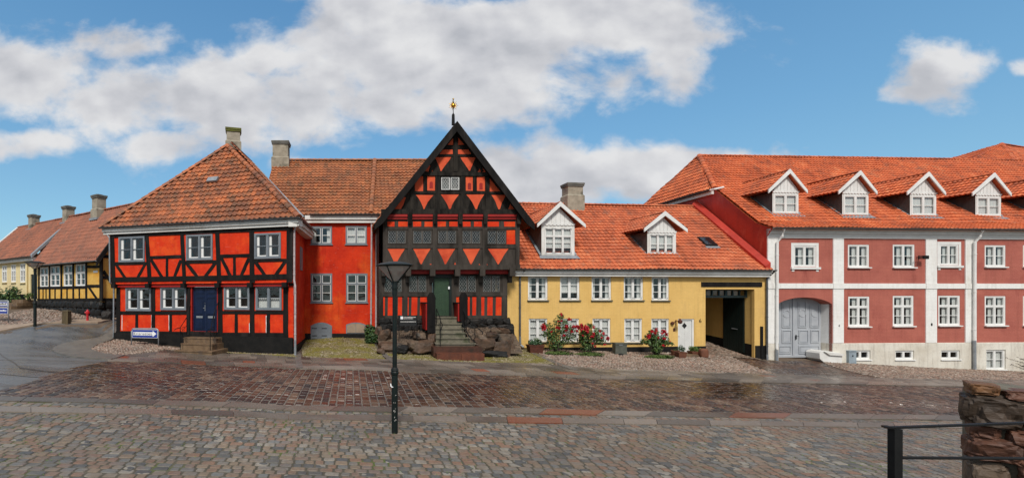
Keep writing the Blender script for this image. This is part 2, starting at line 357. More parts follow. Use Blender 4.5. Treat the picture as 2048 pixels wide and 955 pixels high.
def glassmat(name, tint, base, boost, rough=.03, milk=0.):
    m, nt, _, L = nodes(name)
    tr = N(nt, 'ShaderNodeBsdfTransparent'); tr.inputs[0].default_value = c4_(tint)
    gl = N(nt, 'ShaderNodeBsdfGlossy'); gl.inputs['Roughness'].default_value = rough
    bn = N(nt, 'ShaderNodeBump'); bn.inputs['Strength'].default_value = .22; bn.inputs['Distance'].default_value = .05; L.new(noise_(nt, pos(nt), 1.6, 2), bn.inputs['Height']); L.new(bn.outputs[0], gl.inputs['Normal'])
    fr = N(nt, 'ShaderNodeLayerWeight'); fr.inputs[0].default_value = .5
    fac = math_(nt, 'ADD', math_(nt, 'MULTIPLY', math_(nt, 'POWER', fr.outputs['Facing'], 4.0), boost), base)
    mx = N(nt, 'ShaderNodeMixShader'); L.new(fac, mx.inputs[0]); L.new(tr.outputs[0], mx.inputs[1]); L.new(gl.outputs[0], mx.inputs[2])
    o = N(nt, 'ShaderNodeOutputMaterial'); out = mx.outputs[0]
    if milk:
        df = N(nt, 'ShaderNodeBsdfDiffuse'); df.inputs[0].default_value = (.72,.66,.62,1); m2 = N(nt, 'ShaderNodeMixShader'); m2.inputs[0].default_value = milk; L.new(out, m2.inputs[1]); L.new(df.outputs[0], m2.inputs[2]); out = m2.outputs[0]
    L.new(out, o.inputs[0])
glassmat('glass', (.93,.95,.94), .075, .9)
glassmat('old_glass', (.55,.57,.56), .05, .8)
glassmat('lamp_glass', (.93,.90,.88), .05, .8, .08, .4)
# ------------------------------------------------------------------ shared builders
def window(parent, fr, r, w=0.0, cols=2, transom=None, bars=1, fm='white', sm='white', fw=.07, sw=.045, proud=.02, back=.10, curtain=None, sill=None, sill_out=.08, sill_h=.06, lattice=False, flat=False, hinges=False, topbars=0, surround=None, label=None):
    u0, u1, z0, z1 = r
    mb = MB(); wo, wi = w+proud, w-back
    mb.box(fr, u0, u0+fw, z0, z1, wi, wo); mb.box(fr, u1-fw, u1, z0, z1, wi, wo)
    mb.box(fr, u0+fw, u1-fw, z0, z0+fw, wi, wo); mb.box(fr, u0+fw, u1-fw, z1-fw, z1, wi, wo)
    a0, a1, b0, b1 = u0+fw, u1-fw, z0+fw, z1-fw
    mt = fw*1.0; cw = (a1-a0-(cols-1)*mt)/cols
    for i in range(1, cols): mb.box(fr, a0+i*cw+(i-1)*mt, a0+i*cw+i*mt, b0, b1, wi, wo-.003)
    spans = [(b0, b1, bars)]
    if transom:
        zt = b0+(b1-b0)*transom
        for i in range(cols): mb.box(fr, a0+i*(cw+mt), a0+i*(cw+mt)+cw, zt-mt/2, zt+mt/2, wi, wo)
        spans = [(b0, zt-mt/2, bars), (zt+mt/2, b1, topbars)]
    if flat: root = parent; build(mb, 'window_frame', fm, parent)
    else:
        root = build(mb, 'window', fm, parent)
        if label: root['label'] = label
    pane = MB()
    for c, d, nb in spans:
        for i in range(cols):
            x0 = a0+i*(cw+mt); x1 = x0+cw
            s = MB(); g0, g1 = w-back*.75, w+proud*.4
            s.box(fr, x0, x0+sw, c, d, g0, g1); s.box(fr, x1-sw, x1, c, d, g0, g1)
            s.box(fr, x0+sw, x1-sw, c, c+sw, g0, g1); s.box(fr, x0+sw, x1-sw, d-sw, d, g0, g1)
            for k in range(nb):
                zz = c+(d-c)*(k+1)/(nb+1); s.box(fr, x0+sw, x1-sw, zz-.014, zz+.014, g0+.01, g1-.008)
            build(s, 'casement', sm, root)
            if not lattice: pane.add([fr.p(x0+sw,(g0+g1)/2-.012,c+sw), fr.p(x1-sw,(g0+g1)/2-.012,c+sw), fr.p(x1-sw,(g0+g1)/2-.012,d-sw), fr.p(x0+sw,(g0+g1)/2-.012,d-sw)], [(0,1,2,3)])
            else:
                gw = (g0+g1)/2-.012; pane.add([fr.p(x0+sw,gw,c+sw), fr.p(x1-sw,gw,c+sw), fr.p(x1-sw,gw,d-sw), fr.p(x0+sw,gw,d-sw)], [(0,1,2,3)])
                lt = MB(); A0, A1, C0, C1 = x0+sw, x1-sw, c+sw, d-sw; pu, pz = .125, .185
                nn = int((C1-C0)/pz*1.0+(A1-A0)/pu)+2
                for sg in (1, -1):
                    for k in range(-nn, nn+1):
                        # line z = C0 + k*pz + sg*(pz/pu)*(u-A0), clipped to the light
                        f = lambda u: C0+k*pz+sg*(pz/pu)*(u-A0)
                        pts = []
                        ua, ub = A0, A1
                        za, zb = f(ua), f(ub)
                        if max(za, zb) <= C0 or min(za, zb) >= C1: continue
                        inv = lambda z: A0+(z-C0-k*pz)*sg*pu/pz
                        lo, hi = sorted((inv(C0), inv(C1))); ua, ub = max(ua, lo), min(ub, hi)
                        if ub-ua < .01: continue
                        lt.beam(fr, (ua, f(ua)), (ub, f(ub)), .017, gw+.004, gw+.016, 0, 1)
                build(lt, 'lead_lattice', lattice, root)
    build(pane, 'pane', 'glass' if not lattice else 'old_glass', root)
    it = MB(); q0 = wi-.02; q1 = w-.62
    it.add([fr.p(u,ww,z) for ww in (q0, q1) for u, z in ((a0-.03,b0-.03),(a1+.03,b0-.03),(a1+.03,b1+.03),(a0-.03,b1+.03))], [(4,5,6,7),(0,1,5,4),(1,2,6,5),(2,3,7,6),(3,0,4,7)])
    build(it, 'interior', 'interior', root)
    if curtain:
        def cloth(x0, x1, zz0, zz1, name='curtain'):
            cm = MB(); n = max(4, int((x1-x0)/.05)); wb = wi-.015
            for i in range(n):
                p, q = x0+(x1-x0)*i/n, x0+(x1-x0)*(i+1)/n
                wa, wc = wb-.025*(i % 2), wb-.025*((i+1) % 2)
                cm.add([fr.p(p,wa,zz0), fr.p(q,wc,zz0), fr.p(q,wc,zz1), fr.p(p,wa,zz1)], [(0,1,2,3)])
            build(cm, name, 'curtain', root)
        W_, H_ = a1-a0, b1-b0
        if curtain == 'sides': cloth(a0, a0+W_*.2, b0, b1); cloth(a1-W_*.2, a1, b0, b1)
        elif curtain == 'pairs':
            for i in range(cols):
                x0 = a0+i*(cw+mt); cloth(x0+cw*.55, x0+cw, b0, b1)
        elif curtain == 'left':
            for i in range(cols):
                x0 = a0+i*(cw+mt); s_ = MB(); pwz = (w-back*.75+w+proud*.4)/2-.006; s_.box(fr, x0+sw-.005, x0+sw+cw*.20, b0+sw, b1-sw, pwz-.05, pwz); s_.box(fr, x0+cw-sw-.03, x0+cw-sw+.005, b0+sw, b1-sw, pwz-.05, pwz); s_.box(fr, x0+sw+cw*.20+.002, x0+cw-sw-.032, b0+sw-.005, b0+sw+.05, pwz-.05, pwz); build(s_, 'inner_frame', 'white', root)
        elif curtain == 'full': cloth(a0, a1, b0, b1)
        elif curtain == 'low': cloth(a0, a1, b0, b0+H_*.5)
        elif curtain == 'blind': cloth(a0, a1, b0+H_*.25, b1, 'blind')
    if sill:
        s = MB(); s.box(fr, u0-.05, u1+.05, z0-sill_h, z0-.002, w+.002, w+sill_out); build(s, 'sill', sill, root)
    if hinges:
        h = MB(); e = .012; wv = wo+.004
        for i in range(cols):
            x0 = a0+i*(cw+mt)-.012; x1 = x0+cw+.024
            for x, sg in ((x0, 1), (x1, -1)):
                for z, sz in ((b0-.01, 1), (b1+.01, -1)):
                    xa, xb = sorted((x, x+sg*.11)); za, zb = sorted((z, z+sz*.015))
                    h.box(fr, xa, xb, za, zb, wo-.002, wv)
                    xa, xb = sorted((x, x+sg*.013)); za, zb = sorted((z+sz*.015, z+sz*.1)); h.box(fr, xa, xb, za, zb, wo-.002, wv)
        build(h, 'hinge', 'gutter_zinc', root)
    if surround:
        t = .15; s = MB(); so, si = w+.035, w+.004
        s.box(fr, u0-t, u0-.002, z0-.02, z1+t, si, so); s.box(fr, u1+.002, u1+t, z0-.02, z1+t, si, so); s.box(fr, u0, u1, z1+.002, z1+t, si, so)
        s.box(fr, u0-t-.05, u1+t+.05, z0-.14, z0-.022, si, so+.08); s.box(fr, u0-t+.02, u0-t+.16, z0-.26, z0-.142, si, so+.02); s.box(fr, u1+t-.16, u1+t-.02, z0-.26, z0-.142, si, so+.02)
        build(s, 'surround', surround, root)
    return root

def tiled(mb, O, U, V, poly, tw=.235, th=.32, amp=.028, step=.048, ns=4):
    # pantiles over a convex polygon (u along U, v up the slope V)
    O, U, V = Vector(O), Vector(U).normalized(), Vector(V).normalized(); Nn = U.cross(V).normalized()
    if Nn.z < 0: Nn = -Nn
    def span(v):
        xs = []
        for i in range(len(poly)):
            (a, b), (c, d) = poly[i], poly[(i+1) % len(poly)]
            if (b-v)*(d-v) <= 0 and abs(d-b) > 1e-9: xs.append(a+(c-a)*(v-b)/(d-b))
            elif abs(b-v) < 1e-6: xs.append(a)
        return (min(xs), max(xs)) if xs else None
    v0, v1 = min(p[1] for p in poly), max(p[1] for p in poly)
    prof = lambda u: amp*(math.cos(2*math.pi*u/tw)+.35*math.cos(4*math.pi*u/tw+1.1))
    row = 0; v = v0; du = tw/ns; rr = random.Random(len(mb.v)+5)
    while v < v1-.03:
        vt = min(v+th, v1); e = 1e-4
        s0, s1 = span(min(v+e, v1-e)), span(vt-e)
        if s0 and s1:
            lo, hi = min(s0[0], s1[0]), max(s0[1], s1[1])
            k0, k1 = math.floor(lo/du)-1, math.ceil(hi/du)+1
            bot = []; top = []; us = []
            jit = {}
            for k in range(k0, k1+1):
                u = k*du; t = k//ns
                if t not in jit: jit[t] = (rr.uniform(-.012, .012), rr.uniform(-.006, .010))
                ju, jh = jit[t]
                ub = min(max(u, s0[0]), s0[1]); ut = min(max(u, s1[0]), s1[1])
                hgt = prof(u)+.075*(noise.noise(Vector((u*.33+O.x, v*.4+O.z, O.y)))-.0)
                bot.append(O+U*ub+V*(v+ju)+Nn*(hgt+step+jh)); top.append(O+U*ut+V*vt+Nn*hgt); us.append((ub, ut, t))
            b = len(mb.v); n = len(bot); mb.v += [tuple(p) for p in bot+top]
            low = [p-Nn*(step*1.3) for p in bot]; mb.v += [tuple(p) for p in low]
            for i in range(n-1):
                if us[i+1][0]-us[i][0] < 1e-5 and us[i+1][1]-us[i][1] < 1e-5: continue
                uv = (us[i][2]+.5, row+.5)
                mb.uv[len(mb.f)] = uv; mb.f.append((b+i, b+i+1, b+n+i+1, b+n+i))
                mb.uv[len(mb.f)] = uv; mb.f.append((b+2*n+i, b+2*n+i+1, b+i+1, b+i))
        v += th; row += 1
def plane(O, U, V, poly, mb, down=.05):
    O, U, V = Vector(O), Vector(U).normalized(), Vector(V).normalized(); Nn = U.cross(V).normalized()
    if Nn.z < 0: Nn = -Nn
    mb.add([O+U*a+V*b-Nn*down for a, b in poly], [tuple(range(len(poly)))], uv=(.5,.5))
def roof_poly(mb, pts, tw=.235, th=.32, **k):
    # pts: world corners, first two along the eave
    p = [Vector(q) for q in pts]; U = (p[1]-p[0]).normalized(); nn = None
    for q in p[2:]:
        c = (p[1]-p[0]).cross(q-p[0])
        if c.length > 1e-3: nn = c.normalized(); break
    V = nn.cross(U).normalized()
    if V.z < 0: V = -V
    poly = [((q-p[0]).dot(U), (q-p[0]).dot(V)) for q in p]
    tiled(mb, p[0], U, V, poly, tw, th, **k); plane(p[0], U, V, poly, mb, .06)
def ridge(mb, a, b, r=.11, seg=.36, lift=.02):
    a, b = Vector(a), Vector(b); L = (b-a).length; n = max(1, int(L/seg)); d = (b-a)/n
    side = d.cross(Vector((0,0,1))).normalized(); up = side.cross(d).normalized(); rr = random.Random(int(L*1000))
    for i in range(n):
        p, q = a+d*i, a+d*(i+1.08); uv = (rr.random()*50, rr.random()*50)
        ra, rb = r*rr.uniform(1.08, 1.2), r*.92; vs = []
        for c, x in ((p, ra), (q, rb)):
            for k in range(7):
                t = math.pi*(k/6); vs.append(c+side*math.cos(t)*x+up*(math.sin(t)*x*.9+lift-.03))
        mb.add(vs, [(k, k+1, 8+k, 7+k) for k in range(6)]+[tuple(range(7)), tuple(range(13, 6, -1))], uv=uv)
def gutter(parent, a, b, r=.075, m='gutter_zinc', name='gutter'):
    a, b = Vector(a), Vector(b); d = (b-a).normalized(); side = d.cross(Vector((0,0,1))).normalized(); mb = MB()
    vs = []
    for c in (a, b):
        for k in range(7): t = math.pi*k/6; vs.append(c+side*math.cos(t)*r-Vector((0,0,1))*math.sin(t)*r)
        for k in range(7): t = math.pi*(1-k/6); vs.append(c+side*math.cos(t)*r*.86-Vector((0,0,1))*math.sin(t)*r*.86)
    mb.add(vs, [(k, (k+1) % 14, 14+(k+1) % 14, 14+k) for k in range(14)]+[tuple(range(13, -1, -1)), tuple(range(14, 28))])
    n = int((b-a).length/1.1)
    for i in range(1, n+1):
        c = a+(b-a)*(i/(n+1)); vs = []
        for cc in (c-d*.015, c+d*.015):
            for k in range(7): t = math.pi*k/6; vs.append(cc+side*math.cos(t)*(r+.012)-Vector((0,0,1))*math.sin(t)*(r+.012))
        mb.add(vs, [(k, k+1, 8+k, 7+k) for k in range(6)])
    return build(mb, name, m, parent)
def downpipe(parent, pts, r=.05, m='pipe_paint', shoe=None, rings=True):
    mb = MB(); mb.tube(pts, r, 10)
    if rings:
        for i in range(len(pts)-1):
            a, b = Vector(pts[i]), Vector(pts[i+1])
            if (b-a).length > 1.5:
                for q in (.12, .5, .88): c = a+(b-a)*q; e = (b-a).normalized()*.02; mb.tube([c-e, c+e], r*1.25, 10)
    o = build(mb, 'downpipe', m, parent, smooth=False)
    if shoe:
        s = MB(); s.tube(shoe, r*1.18, 10); build(s, 'shoe', 'zinc', o)
    return o
def chimney(parent, c, wx, wy, z0, z1, rot=0., m='brick_chimney', cap='cap_stone', foot=None, pot=True, flash=True):
    fr = Fr((c[0], c[1]), (c[0]+math.cos(rot), c[1]+math.sin(rot))); mb = MB(); x, y = wx/2, wy/2
    H = z1-z0
    if foot: mb.box(fr, -x-.07, x+.07, z0, z0+foot, -y-.07, y+.07); mb.hexa([fr.p(u,w,z0+foot) for u, w in ((-x-.07,y+.07),(x+.07,y+.07),(x+.07,-y-.07),(-x-.07,-y-.07))]+[fr.p(u,w,z0+foot+.09) for u, w in ((-x,y),(x,y),(x,-y),(-x,-y))])
    mb.box(fr, -x, x, z0+(foot+.09 if foot else 0), z1-.22, -y, y)
    o = build(mb, 'chimney', m, parent)
    k = MB(); k.box(fr, -x-.05, x+.05, z1-.22, z1-.12, -y-.05, y+.05); k.box(fr, -x-.075, x+.075, z1-.12, z1-.002, -y-.075, y+.075)
    if pot: k.box(fr, -x*.5, x*.5, z1, z1+.07, -y*.5, y*.5)
    build(k, 'chimney_cap', cap, o)
    if flash:
        f = MB(); f.box(fr, -x-.16, x+.16, z0-.0, z0+.16, -y-.16, y+.13); build(f, 'flashing', 'lead', o)
    return o
def text(s, fr, u, z, w, h, m, parent, width=None, name='lettering', align='LEFT'):
    cu = bpy.data.curves.new('t', 'FONT'); cu.body = s; cu.size = 1.0; cu.align_x = align; cu.extrude = 0.0
    ob = bpy.data.objects.new('t', cu); COL.objects.link(ob); bpy.context.view_layer.update()
    me = ob.to_mesh(); vs = [v.co.copy() for v in me.vertices]; fs = [tuple(p.vertices) for p in me.polygons]; ob.to_mesh_clear()
    bpy.data.objects.remove(ob); bpy.data.curves.remove(cu)
    x0, x1 = min(v.x for v in vs), max(v.x for v in vs); y0, y1 = min(v.y for v in vs), max(v.y for v in vs)
    sy = h/(y1-y0); sx = (width/(x1-x0)) if width else sy
    mb = MB(); mb.add([fr.p(u+(v.x-x0)*sx, w, z+(v.y-y0)*sy) for v in vs], fs); return build(mb, name, m, parent)
def rock(mb, c, s, seed, power=1.0, rough=.22, sub=3, rot=0.0, freq=1.3):
    bm = bmesh.new(); bmesh.ops.create_icosphere(bm, subdivisions=sub, radius=1.0); o = Vector((seed*3.7, seed*1.3, seed*.7)); vs = []
    cr, sr = math.cos(rot), math.sin(rot)
    for v in bm.verts:
        d = v.co.normalized(); q = Vector([math.copysign(abs(x)**power, x) for x in d])
        k = 1+rough*noise.noise(d*freq+o)+rough*.5*noise.noise(d*freq*2.7+o)+rough*.22*noise.noise(d*freq*7+o)
        x, y, z = q.x*s[0]*k, q.y*s[1]*k, q.z*s[2]*k
        vs.append((c[0]+x*cr-y*sr, c[1]+x*sr+y*cr, c[2]+z))
    bm.verts.index_update(); mb.add(vs, [tuple(v.index for v in f.verts) for f in bm.faces]); bm.free()
def crag(mb, c, s, seed, rot=0.0, sub=4, rough=.05):
    # a broken stone: planes cut from a lump, a little grain on the faces
    rr = random.Random(seed*13+1); pl = []
    for n in ((1,0,0),(-1,0,0),(0,1,0),(0,-1,0),(0,0,1),(0,0,-1)): pl.append((Vector(n)+Vector((rr.uniform(-.25,.25), rr.uniform(-.25,.25), rr.uniform(-.25,.25)))).normalized().to_tuple()+(rr.uniform(.80,1.0),))
    for _ in range(9): n = Vector((rr.gauss(0,1), rr.gauss(0,1), rr.gauss(0,1))).normalized(); pl.append(n.to_tuple()+(rr.uniform(.86,1.12),))
    bm = bmesh.new(); bmesh.ops.create_icosphere(bm, subdivisions=sub, radius=1.0); vs = []; o = Vector((seed*3.1, seed*.7, seed*1.9)); cr, sr = math.cos(rot), math.sin(rot)
    for v in bm.verts:
        d = v.co.normalized(); k = 1.6
        for a, b, e, h in pl:
            t = d.x*a+d.y*b+d.z*e
            if t > .05: k = min(k, h/t)
        k *= 1+rough*noise.noise(d*2.2+o)+rough*.6*noise.noise(d*6+o)+rough*.3*noise.noise(d*15+o)
        x, y, z = d.x*s[0]*k, d.y*s[1]*k, d.z*s[2]*k; vs.append((c[0]+x*cr-y*sr, c[1]+x*sr+y*cr, c[2]+z))
    bm.verts.index_update(); mb.add(vs, [tuple(v.index for v in f.verts) for f in bm.faces]); bm.free()
def leaves(mb, blobs, n, size, seed=1, up=.3):
    rr = random.Random(seed); tot = sum(b[3]*b[4]*b[5] for b in blobs)
    for b in blobs:
        for _ in range(int(n*b[3]*b[4]*b[5]/tot)):
            d = Vector((rr.gauss(0,1), rr.gauss(0,1), rr.gauss(0,1))).normalized()*(rr.random()**.45)
            c = Vector((b[0]+d.x*b[3], b[1]+d.y*b[4], b[2]+d.z*b[5]))
            nrm = (d+Vector((rr.uniform(-1,1), rr.uniform(-1,1), rr.uniform(-.6,1)+up))).normalized()
            a = nrm.cross(Vector((rr.uniform(-1,1), rr.uniform(-1,1), rr.uniform(-1,1)))).normalized(); e = nrm.cross(a); s = size*rr.uniform(.6, 1.3)
            mb.add([c-a*s, c-e*s*.5+nrm*s*.1, c+a*s, c+e*s*.5+nrm*s*.1], [(0,1,2,3)])
def dormer(parent, fr, r, za, wf, wz, u_eave, ztop_in, mats, win, cheek='dark_lead', tm='tile_new', board_t=.2):
    # r = front box (u0,u1,z sill,z eave); za apex height; wf distance of the front from the facade plane; wz(z) where the main roof lies
    u0, u1, zs, ze = r; um = (u0+u1)/2; ue0, ue1 = u_eave; zl = ztop_in
    holes = win['rect']
    body = MB()
    wall_cells(body, fr, u0, u1, zs, ze, [holes], .1, wf)
    apex_in = za-.14
    body.add([fr.p(u0,wf,ze), fr.p(u1,wf,ze), fr.p(um,wf,apex_in)], [(0,1,2)])
    root = build(body, 'dormer', mats, parent)
    for u in (u0, u1): ck = MB(); ck.add([fr.p(u,wf-.002,zs), fr.p(u,wf-.002,ze), fr.p(u,wz(ze),ze), fr.p(u,wz(zs)-.1,zs)], [(0,1,2,3)]); build(ck, 'cheek', cheek, root)
    wf2 = wf+.28
    for sg, ue in ((-1, ue0), (1, ue1)):
        rf = MB(); e0 = fr.p(ue, wf2-.05, zl); e1 = fr.p(ue, wz(zl)-.15, zl); a1 = fr.p(um, wz(za)-.2, za-.03); a0 = fr.p(um, wf2-.05, za-.03)
        roof_poly(rf, [e0, e1, a1, a0] if sg > 0 else [e1, e0, a0, a1], tw=.22, th=.3)
        if sg < 0: ridge(rf, fr.p(um, wf2-.05, za), fr.p(um, wz(za)-.2, za), .085)
        build(rf, 'dormer_roof', tm, root)
        b = MB(); slope = (za-zl)/abs(um-ue); v = board_t
        b.prism(fr, [(um, za+.05), (ue, zl+.03), (ue, zl+.03-v*.95), (um, za+.05-v*1.25)], wf2-.05, wf2)
        build(b, 'bargeboard', 'white', root)
        fl = MB(); u = u0 if sg < 0 else u1; t = .13*sg
        fl.add([fr.p(u,wz(zs)+.04,zs+.02), fr.p(u+t,wz(zs)+.06,zs+.02), fr.p(u+t,wz(ze)+.06,ze+.02), fr.p(u,wz(ze)+.04,ze+.02)], [(0,1,2,3)])
        build(fl, 'flashing', 'lead', root)
    ap = MB(); ap.add([fr.p(u0-.13,wf+.03,zs-.01), fr.p(u1+.13,wf+.03,zs-.01), fr.p(u1+.2,wf+.24,zs-.19), fr.p(u0-.2,wf+.24,zs-.19)], [(0,1,2,3)]); build(ap, 'apron', 'lead', root)
    sc = MB(); n = 9
    for i in range(n):
        a, c = u0-.02+(u1-u0+.04)*i/n, u0-.02+(u1-u0+.04)*(i+1)/n
        sc.prism(fr, [(a,ze+.07),(c,ze+.07),(c,ze),(a+(c-a)*.8,ze-.04),(a+(c-a)*.5,ze-.055),(a+(c-a)*.2,ze-.04),(a,ze)], wf+.004, wf+.035)
    build(sc, 'scalloped_trim', 'white', root)
    bd = MB(); nb = 7; hw = (u1-u0)/2
    for i in range(nb):
        a = u0+.06+(u1-u0-.12)*i/nb; c = a+(u1-u0-.12)/nb-.018
        f = lambda u: ze+.08+(apex_in-ze-.08)*(1-abs(u-um)/hw)
        pts = [(a,ze+.075),(c,ze+.075),(c,f(c)-.02)]+([(um,apex_in-.03)] if a < um < c else [])+[(a,f(a)-.02)]
        if min(f(a), f(c)) > ze+.12: bd.prism(fr, pts, wf+.004, wf+.022)
    build(bd, 'gable_board', 'white', root)
    k = dict(win); k.pop('rect'); window(root, fr, holes, wf, flat=True, **k)
    return root
# ================================================================== corner house: red half timber, hipped roof
frL = Fr(XY(232,23.7), XY(587,20.9)); JW = .20
def steps(lo, hi, n): return [lo+(hi-lo)*i/n for i in range(n+1)]
B3 = Vector((*XY(587,20.9), 0)); A3 = Vector((*XY(232,23.7), 0))
HX = B3.x
house = thing('half_timbered_house', 'red and black half-timbered corner house with a hipped tile roof and navy double door', 'house', (*( (A3+B3)/2 ).xy, zg(*((A3+B3)/2).xy)))
zb = frL.px(c3(700,432))[1]               # storey beam
zt = frL.px(c3(700,72), JW)[1]            # top of the wall
zpl = frL.px(c3(700,782))[1]              # top of the plinth
uL0, uL1 = frL.px(c3(112,600))[0], frL.L
uU0, uU1 = frL.px(c3(72,250), JW)[0], frL.px(c3(1314,250), JW)[0]
lowW = [frL.rect(c3(*a), c3(*b)) for a, b in [((178,458),(350,618)),((415,455),(590,612)),((847,448),(1022,610)),((1063,447),(1240,612))]]
upW = [frL.rect(c3(*a), c3(*b), JW) for a, b in [((130,113),(307,285)),((590,98),(770,272)),((1055,88),(1235,262))]]
doorL = frL.rect(c3(628,452), c3(803,756)); doorL = (doorL[0], doorL[1], frL.px(c3(715,758))[1], doorL[3])
w = MB(); wall_cells(w, frL, uL0, uL1, zpl-.05, zb, lowW+[doorL], .22, 0)
w.add([frL.p(uL0,0,-1), Vector((frL.p(uL0,0,0).x+1.0, 28, -1)), Vector((frL.p(uL0,0,0).x+1.0, 28, zt)), frL.p(uL0,0,zt)], [(0,1,2,3)])
build(w, 'wall', 'red_panel', house)
w = MB(); wall_cells(w, frL, uU0, uU1, zb, zt+.1, upW, .22, JW); w.add([frL.p(uU0,JW,zb), frL.p(uU1,JW,zb), frL.p(uU1,-.3,zb), frL.p(uU0,-.3,zb)], [(0,1,2,3)])
build(w, 'upper_wall', 'red_panel', house)
# side wall towards the recess
sw = MB(); SX = HX+.004
sw.add([(SX,20.9,-.3),(SX,25.4,-.3),(SX,25.4,zt+.2),(SX,20.9,zt+.2)], [(0,1,2,3)]); sw.add([frL.p(uU1,JW,zb), (SX+.01,21.2,zb), (SX+.01,21.2,zt+.1), frL.p(uU1,JW,zt+.1)], [(0,1,2,3)])
build(sw, 'side_wall', 'red_plaster', house)
pl = MB(); pl.box(frL, uL0-.1, uL1-.02, -.6, zpl, -.05, .10); build(pl, 'plinth', 'tar', house)
pl = MB(); frS = Fr((HX, 20.9), (HX, 25.3)); pl.box(frS, .0, 4.4, -.6, .30, -.3, .07); build(pl, 'plinth', 'tar', house)
def T(nm, kind, a, b, t, w0, w1, m, parent, fr, j=.012, wp=None):
    mb = MB(); mb.beam(fr, a, b, t, w0, w1, j); build(mb, nm, m, parent)
def q(x, y, w=JW, f=c3, fr=frL): return fr.px(f(x, y), w)
BT = 'black_timber'
for xt, xb, wd in [(83,95,36),(320,340,32),(560,577,30),(800,815,32),(1034,1040,36),(1294,1294,42)]:
    T('timber_post', 0, (q(xt,180)[0], zt), (q(xb,180)[0], zb+.02), wd/3.41*23/900*.95, JW-.02, JW+.030, BT, house, frL)
for x0, x1, y0, y1 in [(100,335,296,293),(340,568,254,247),(575,808,288,282),(808,1038,246,240),(1038,1290,276,272)]:
    T('timber_rail', 0, q(x0,y0), q(x1,y1), .155, JW-.02, JW+.024, BT, house, frL)
for ax, ay, bx, by in [(112,303,172,395),(308,300,258,392),(348,268,425,390),(552,272,508,388),(588,288,665,388),(792,285,718,385),(828,255,890,382),(1017,258,962,382),(1060,283,1127,378),(1266,280,1198,376)]:
    T('timber_brace', 0, q(ax,ay), q(bx,by), .165, JW-.02, JW+.018, BT, house, frL)
for x, y0, y1 in [(458,262,388),(918,252,380)]: T('timber_stud', 0, q(x,y0), q(x,y1), .15, JW-.02, JW+.021, BT, house, frL)
T('timber_beam', 0, (uU0, q(80,408)[1]+.02), (uU1, q(1300,385)[1]), .24, JW-.02, JW+.045, BT, house, frL, .015, 1)
T('timber_beam', 0, (uU0, zt-.04), (uU1, zt-.04), .22, JW-.02, JW+.04, BT, house, frL)
LT = 'black_timber'
T('timber_beam', 0, (uL0, q(120,445,0)[1]+.02), (uL1, q(1300,436,0)[1]+.02), .17, -.02, .05, LT, house, frL)
mb = MB(); mb.box(frL, uL0+.1, uL1-.2, zb-.16, zb-.02, .0, .12); build(mb, 'cornice_strip', 'dark_red', house)
for x in (120,350,590,820,1040,1275): mb = MB(); u = q(x,420,0)[0]; mb.box(frL, u-.12, u+.12, zb-.2, zb+.02, .0, JW+.12); build(mb, 'beam_end', BT, house)
for x, wd in [(127,36),(366,32),(606,32),(823,36),(1039,38),(1267,38)]: T('timber_post', 0, (q(x,600,0)[0], zb-.2), (q(x,600,0)[0], zpl), wd/3.41*23/900*.9, -.02, .034, LT, house, frL)
for x0, x1, y in [(112,612,631),(818,1284,628)]: T('timber_rail', 0, q(x0,y,0), q(x1,y-1,0), .17, -.02, .028, LT, house, frL)
for x in (252,483,930,1149): T('timber_stud', 0, q(x,635,0), q(x,770,0), .17, -.02, .024, LT, house, frL)
for x0, x1, y0, y1 in [(112,620,768,772),(810,1284,778,782)]: T('timber_beam', 0, q(x0,y0,0), q(x1,y1,0), .2, -.02, .04, LT, house, frL)
for x, y0, y1 in [(353,645,752),(472,645,750),(1020,700,765),(1135,650,768),(152,645,750)]:
    T('plaster_edge', 0, q(x,y0,0), q(x,y1,0), .03, .001, .026, 'cornice', house, frL, .008)
for r, c in zip(upW, ('left','left','left')): window(house, frL, r, JW, 2, None, 1, 'slate_blue', 'slate_blue', .085, .03, .05, .09, curtain=c)
for r, c in zip(lowW, ('left','left','left','low')): window(house, frL, r, 0, 2, None, 1, 'slate_blue', 'slate_blue', .085, .03, .05, .09, curtain=c)
# door
u0, u1, z0, z1 = doorL; dm = MB(); dm.box(frL, u0-.12, u1+.12, zpl-.06, z0-.002, -.05, .045); build(dm, 'threshold', BT, house); dm = MB()
dm.box(frL, u0-.03, u0+.02, z0, z1, -.08, .04); dm.box(frL, u1-.02, u1+.03, z0, z1, -.08, .04); dm.box(frL, u0-.03, u1+.03, z1-.01, z1+.03, -.08, .041)
fd = build(dm, 'door_frame', 'dark_red', house)
um = (u0+u1)/2+.03
for a, b in ((u0+.02, um-.004), (um+.004, u1-.02)):
    d = MB(); d.box(frL, a, b, z0+.02, z1-.02, -.12, -.07)
    pw = .13 if a < um-.1 else .05
    l, r = a+pw, b-.11
    for p, qq in ((.04,.34),(.37,.70),(.73,.80),(.83,.97)):
        s, t = z0+(z1-z0)*p, z0+(z1-z0)*qq; d.box(frL, l, r, s, t, -.07, -.055); d.box(frL, l+.06, r-.06, s+.05, t-.05, -.055, -.035)
    do = build(d, 'door', 'navy', house)
    lb = MB(); lb.box(frL, l+.08, r-.05, z0+(z1-z0)*.30, z0+(z1-z0)*.345, -.035, -.02); build(lb, 'letter_flap', 'zinc', do)
    if a < um-.2:
        hd = MB(); zz = z0+(z1-z0)*.52; hd.tube([frL.p(um-.05,-.05,zz+.16), frL.p(um-.05,-.05,zz-.14)], .018); hd.tube([frL.p(um-.05,-.02,zz), frL.p(um-.14,-.02,zz)], .014); hd.lathe(frL.p(um-.05,-.05,zz+.24), [(0.001,-.02),(.025,0),(.001,.02)], 8); build(hd, 'handle', 'zinc', do)
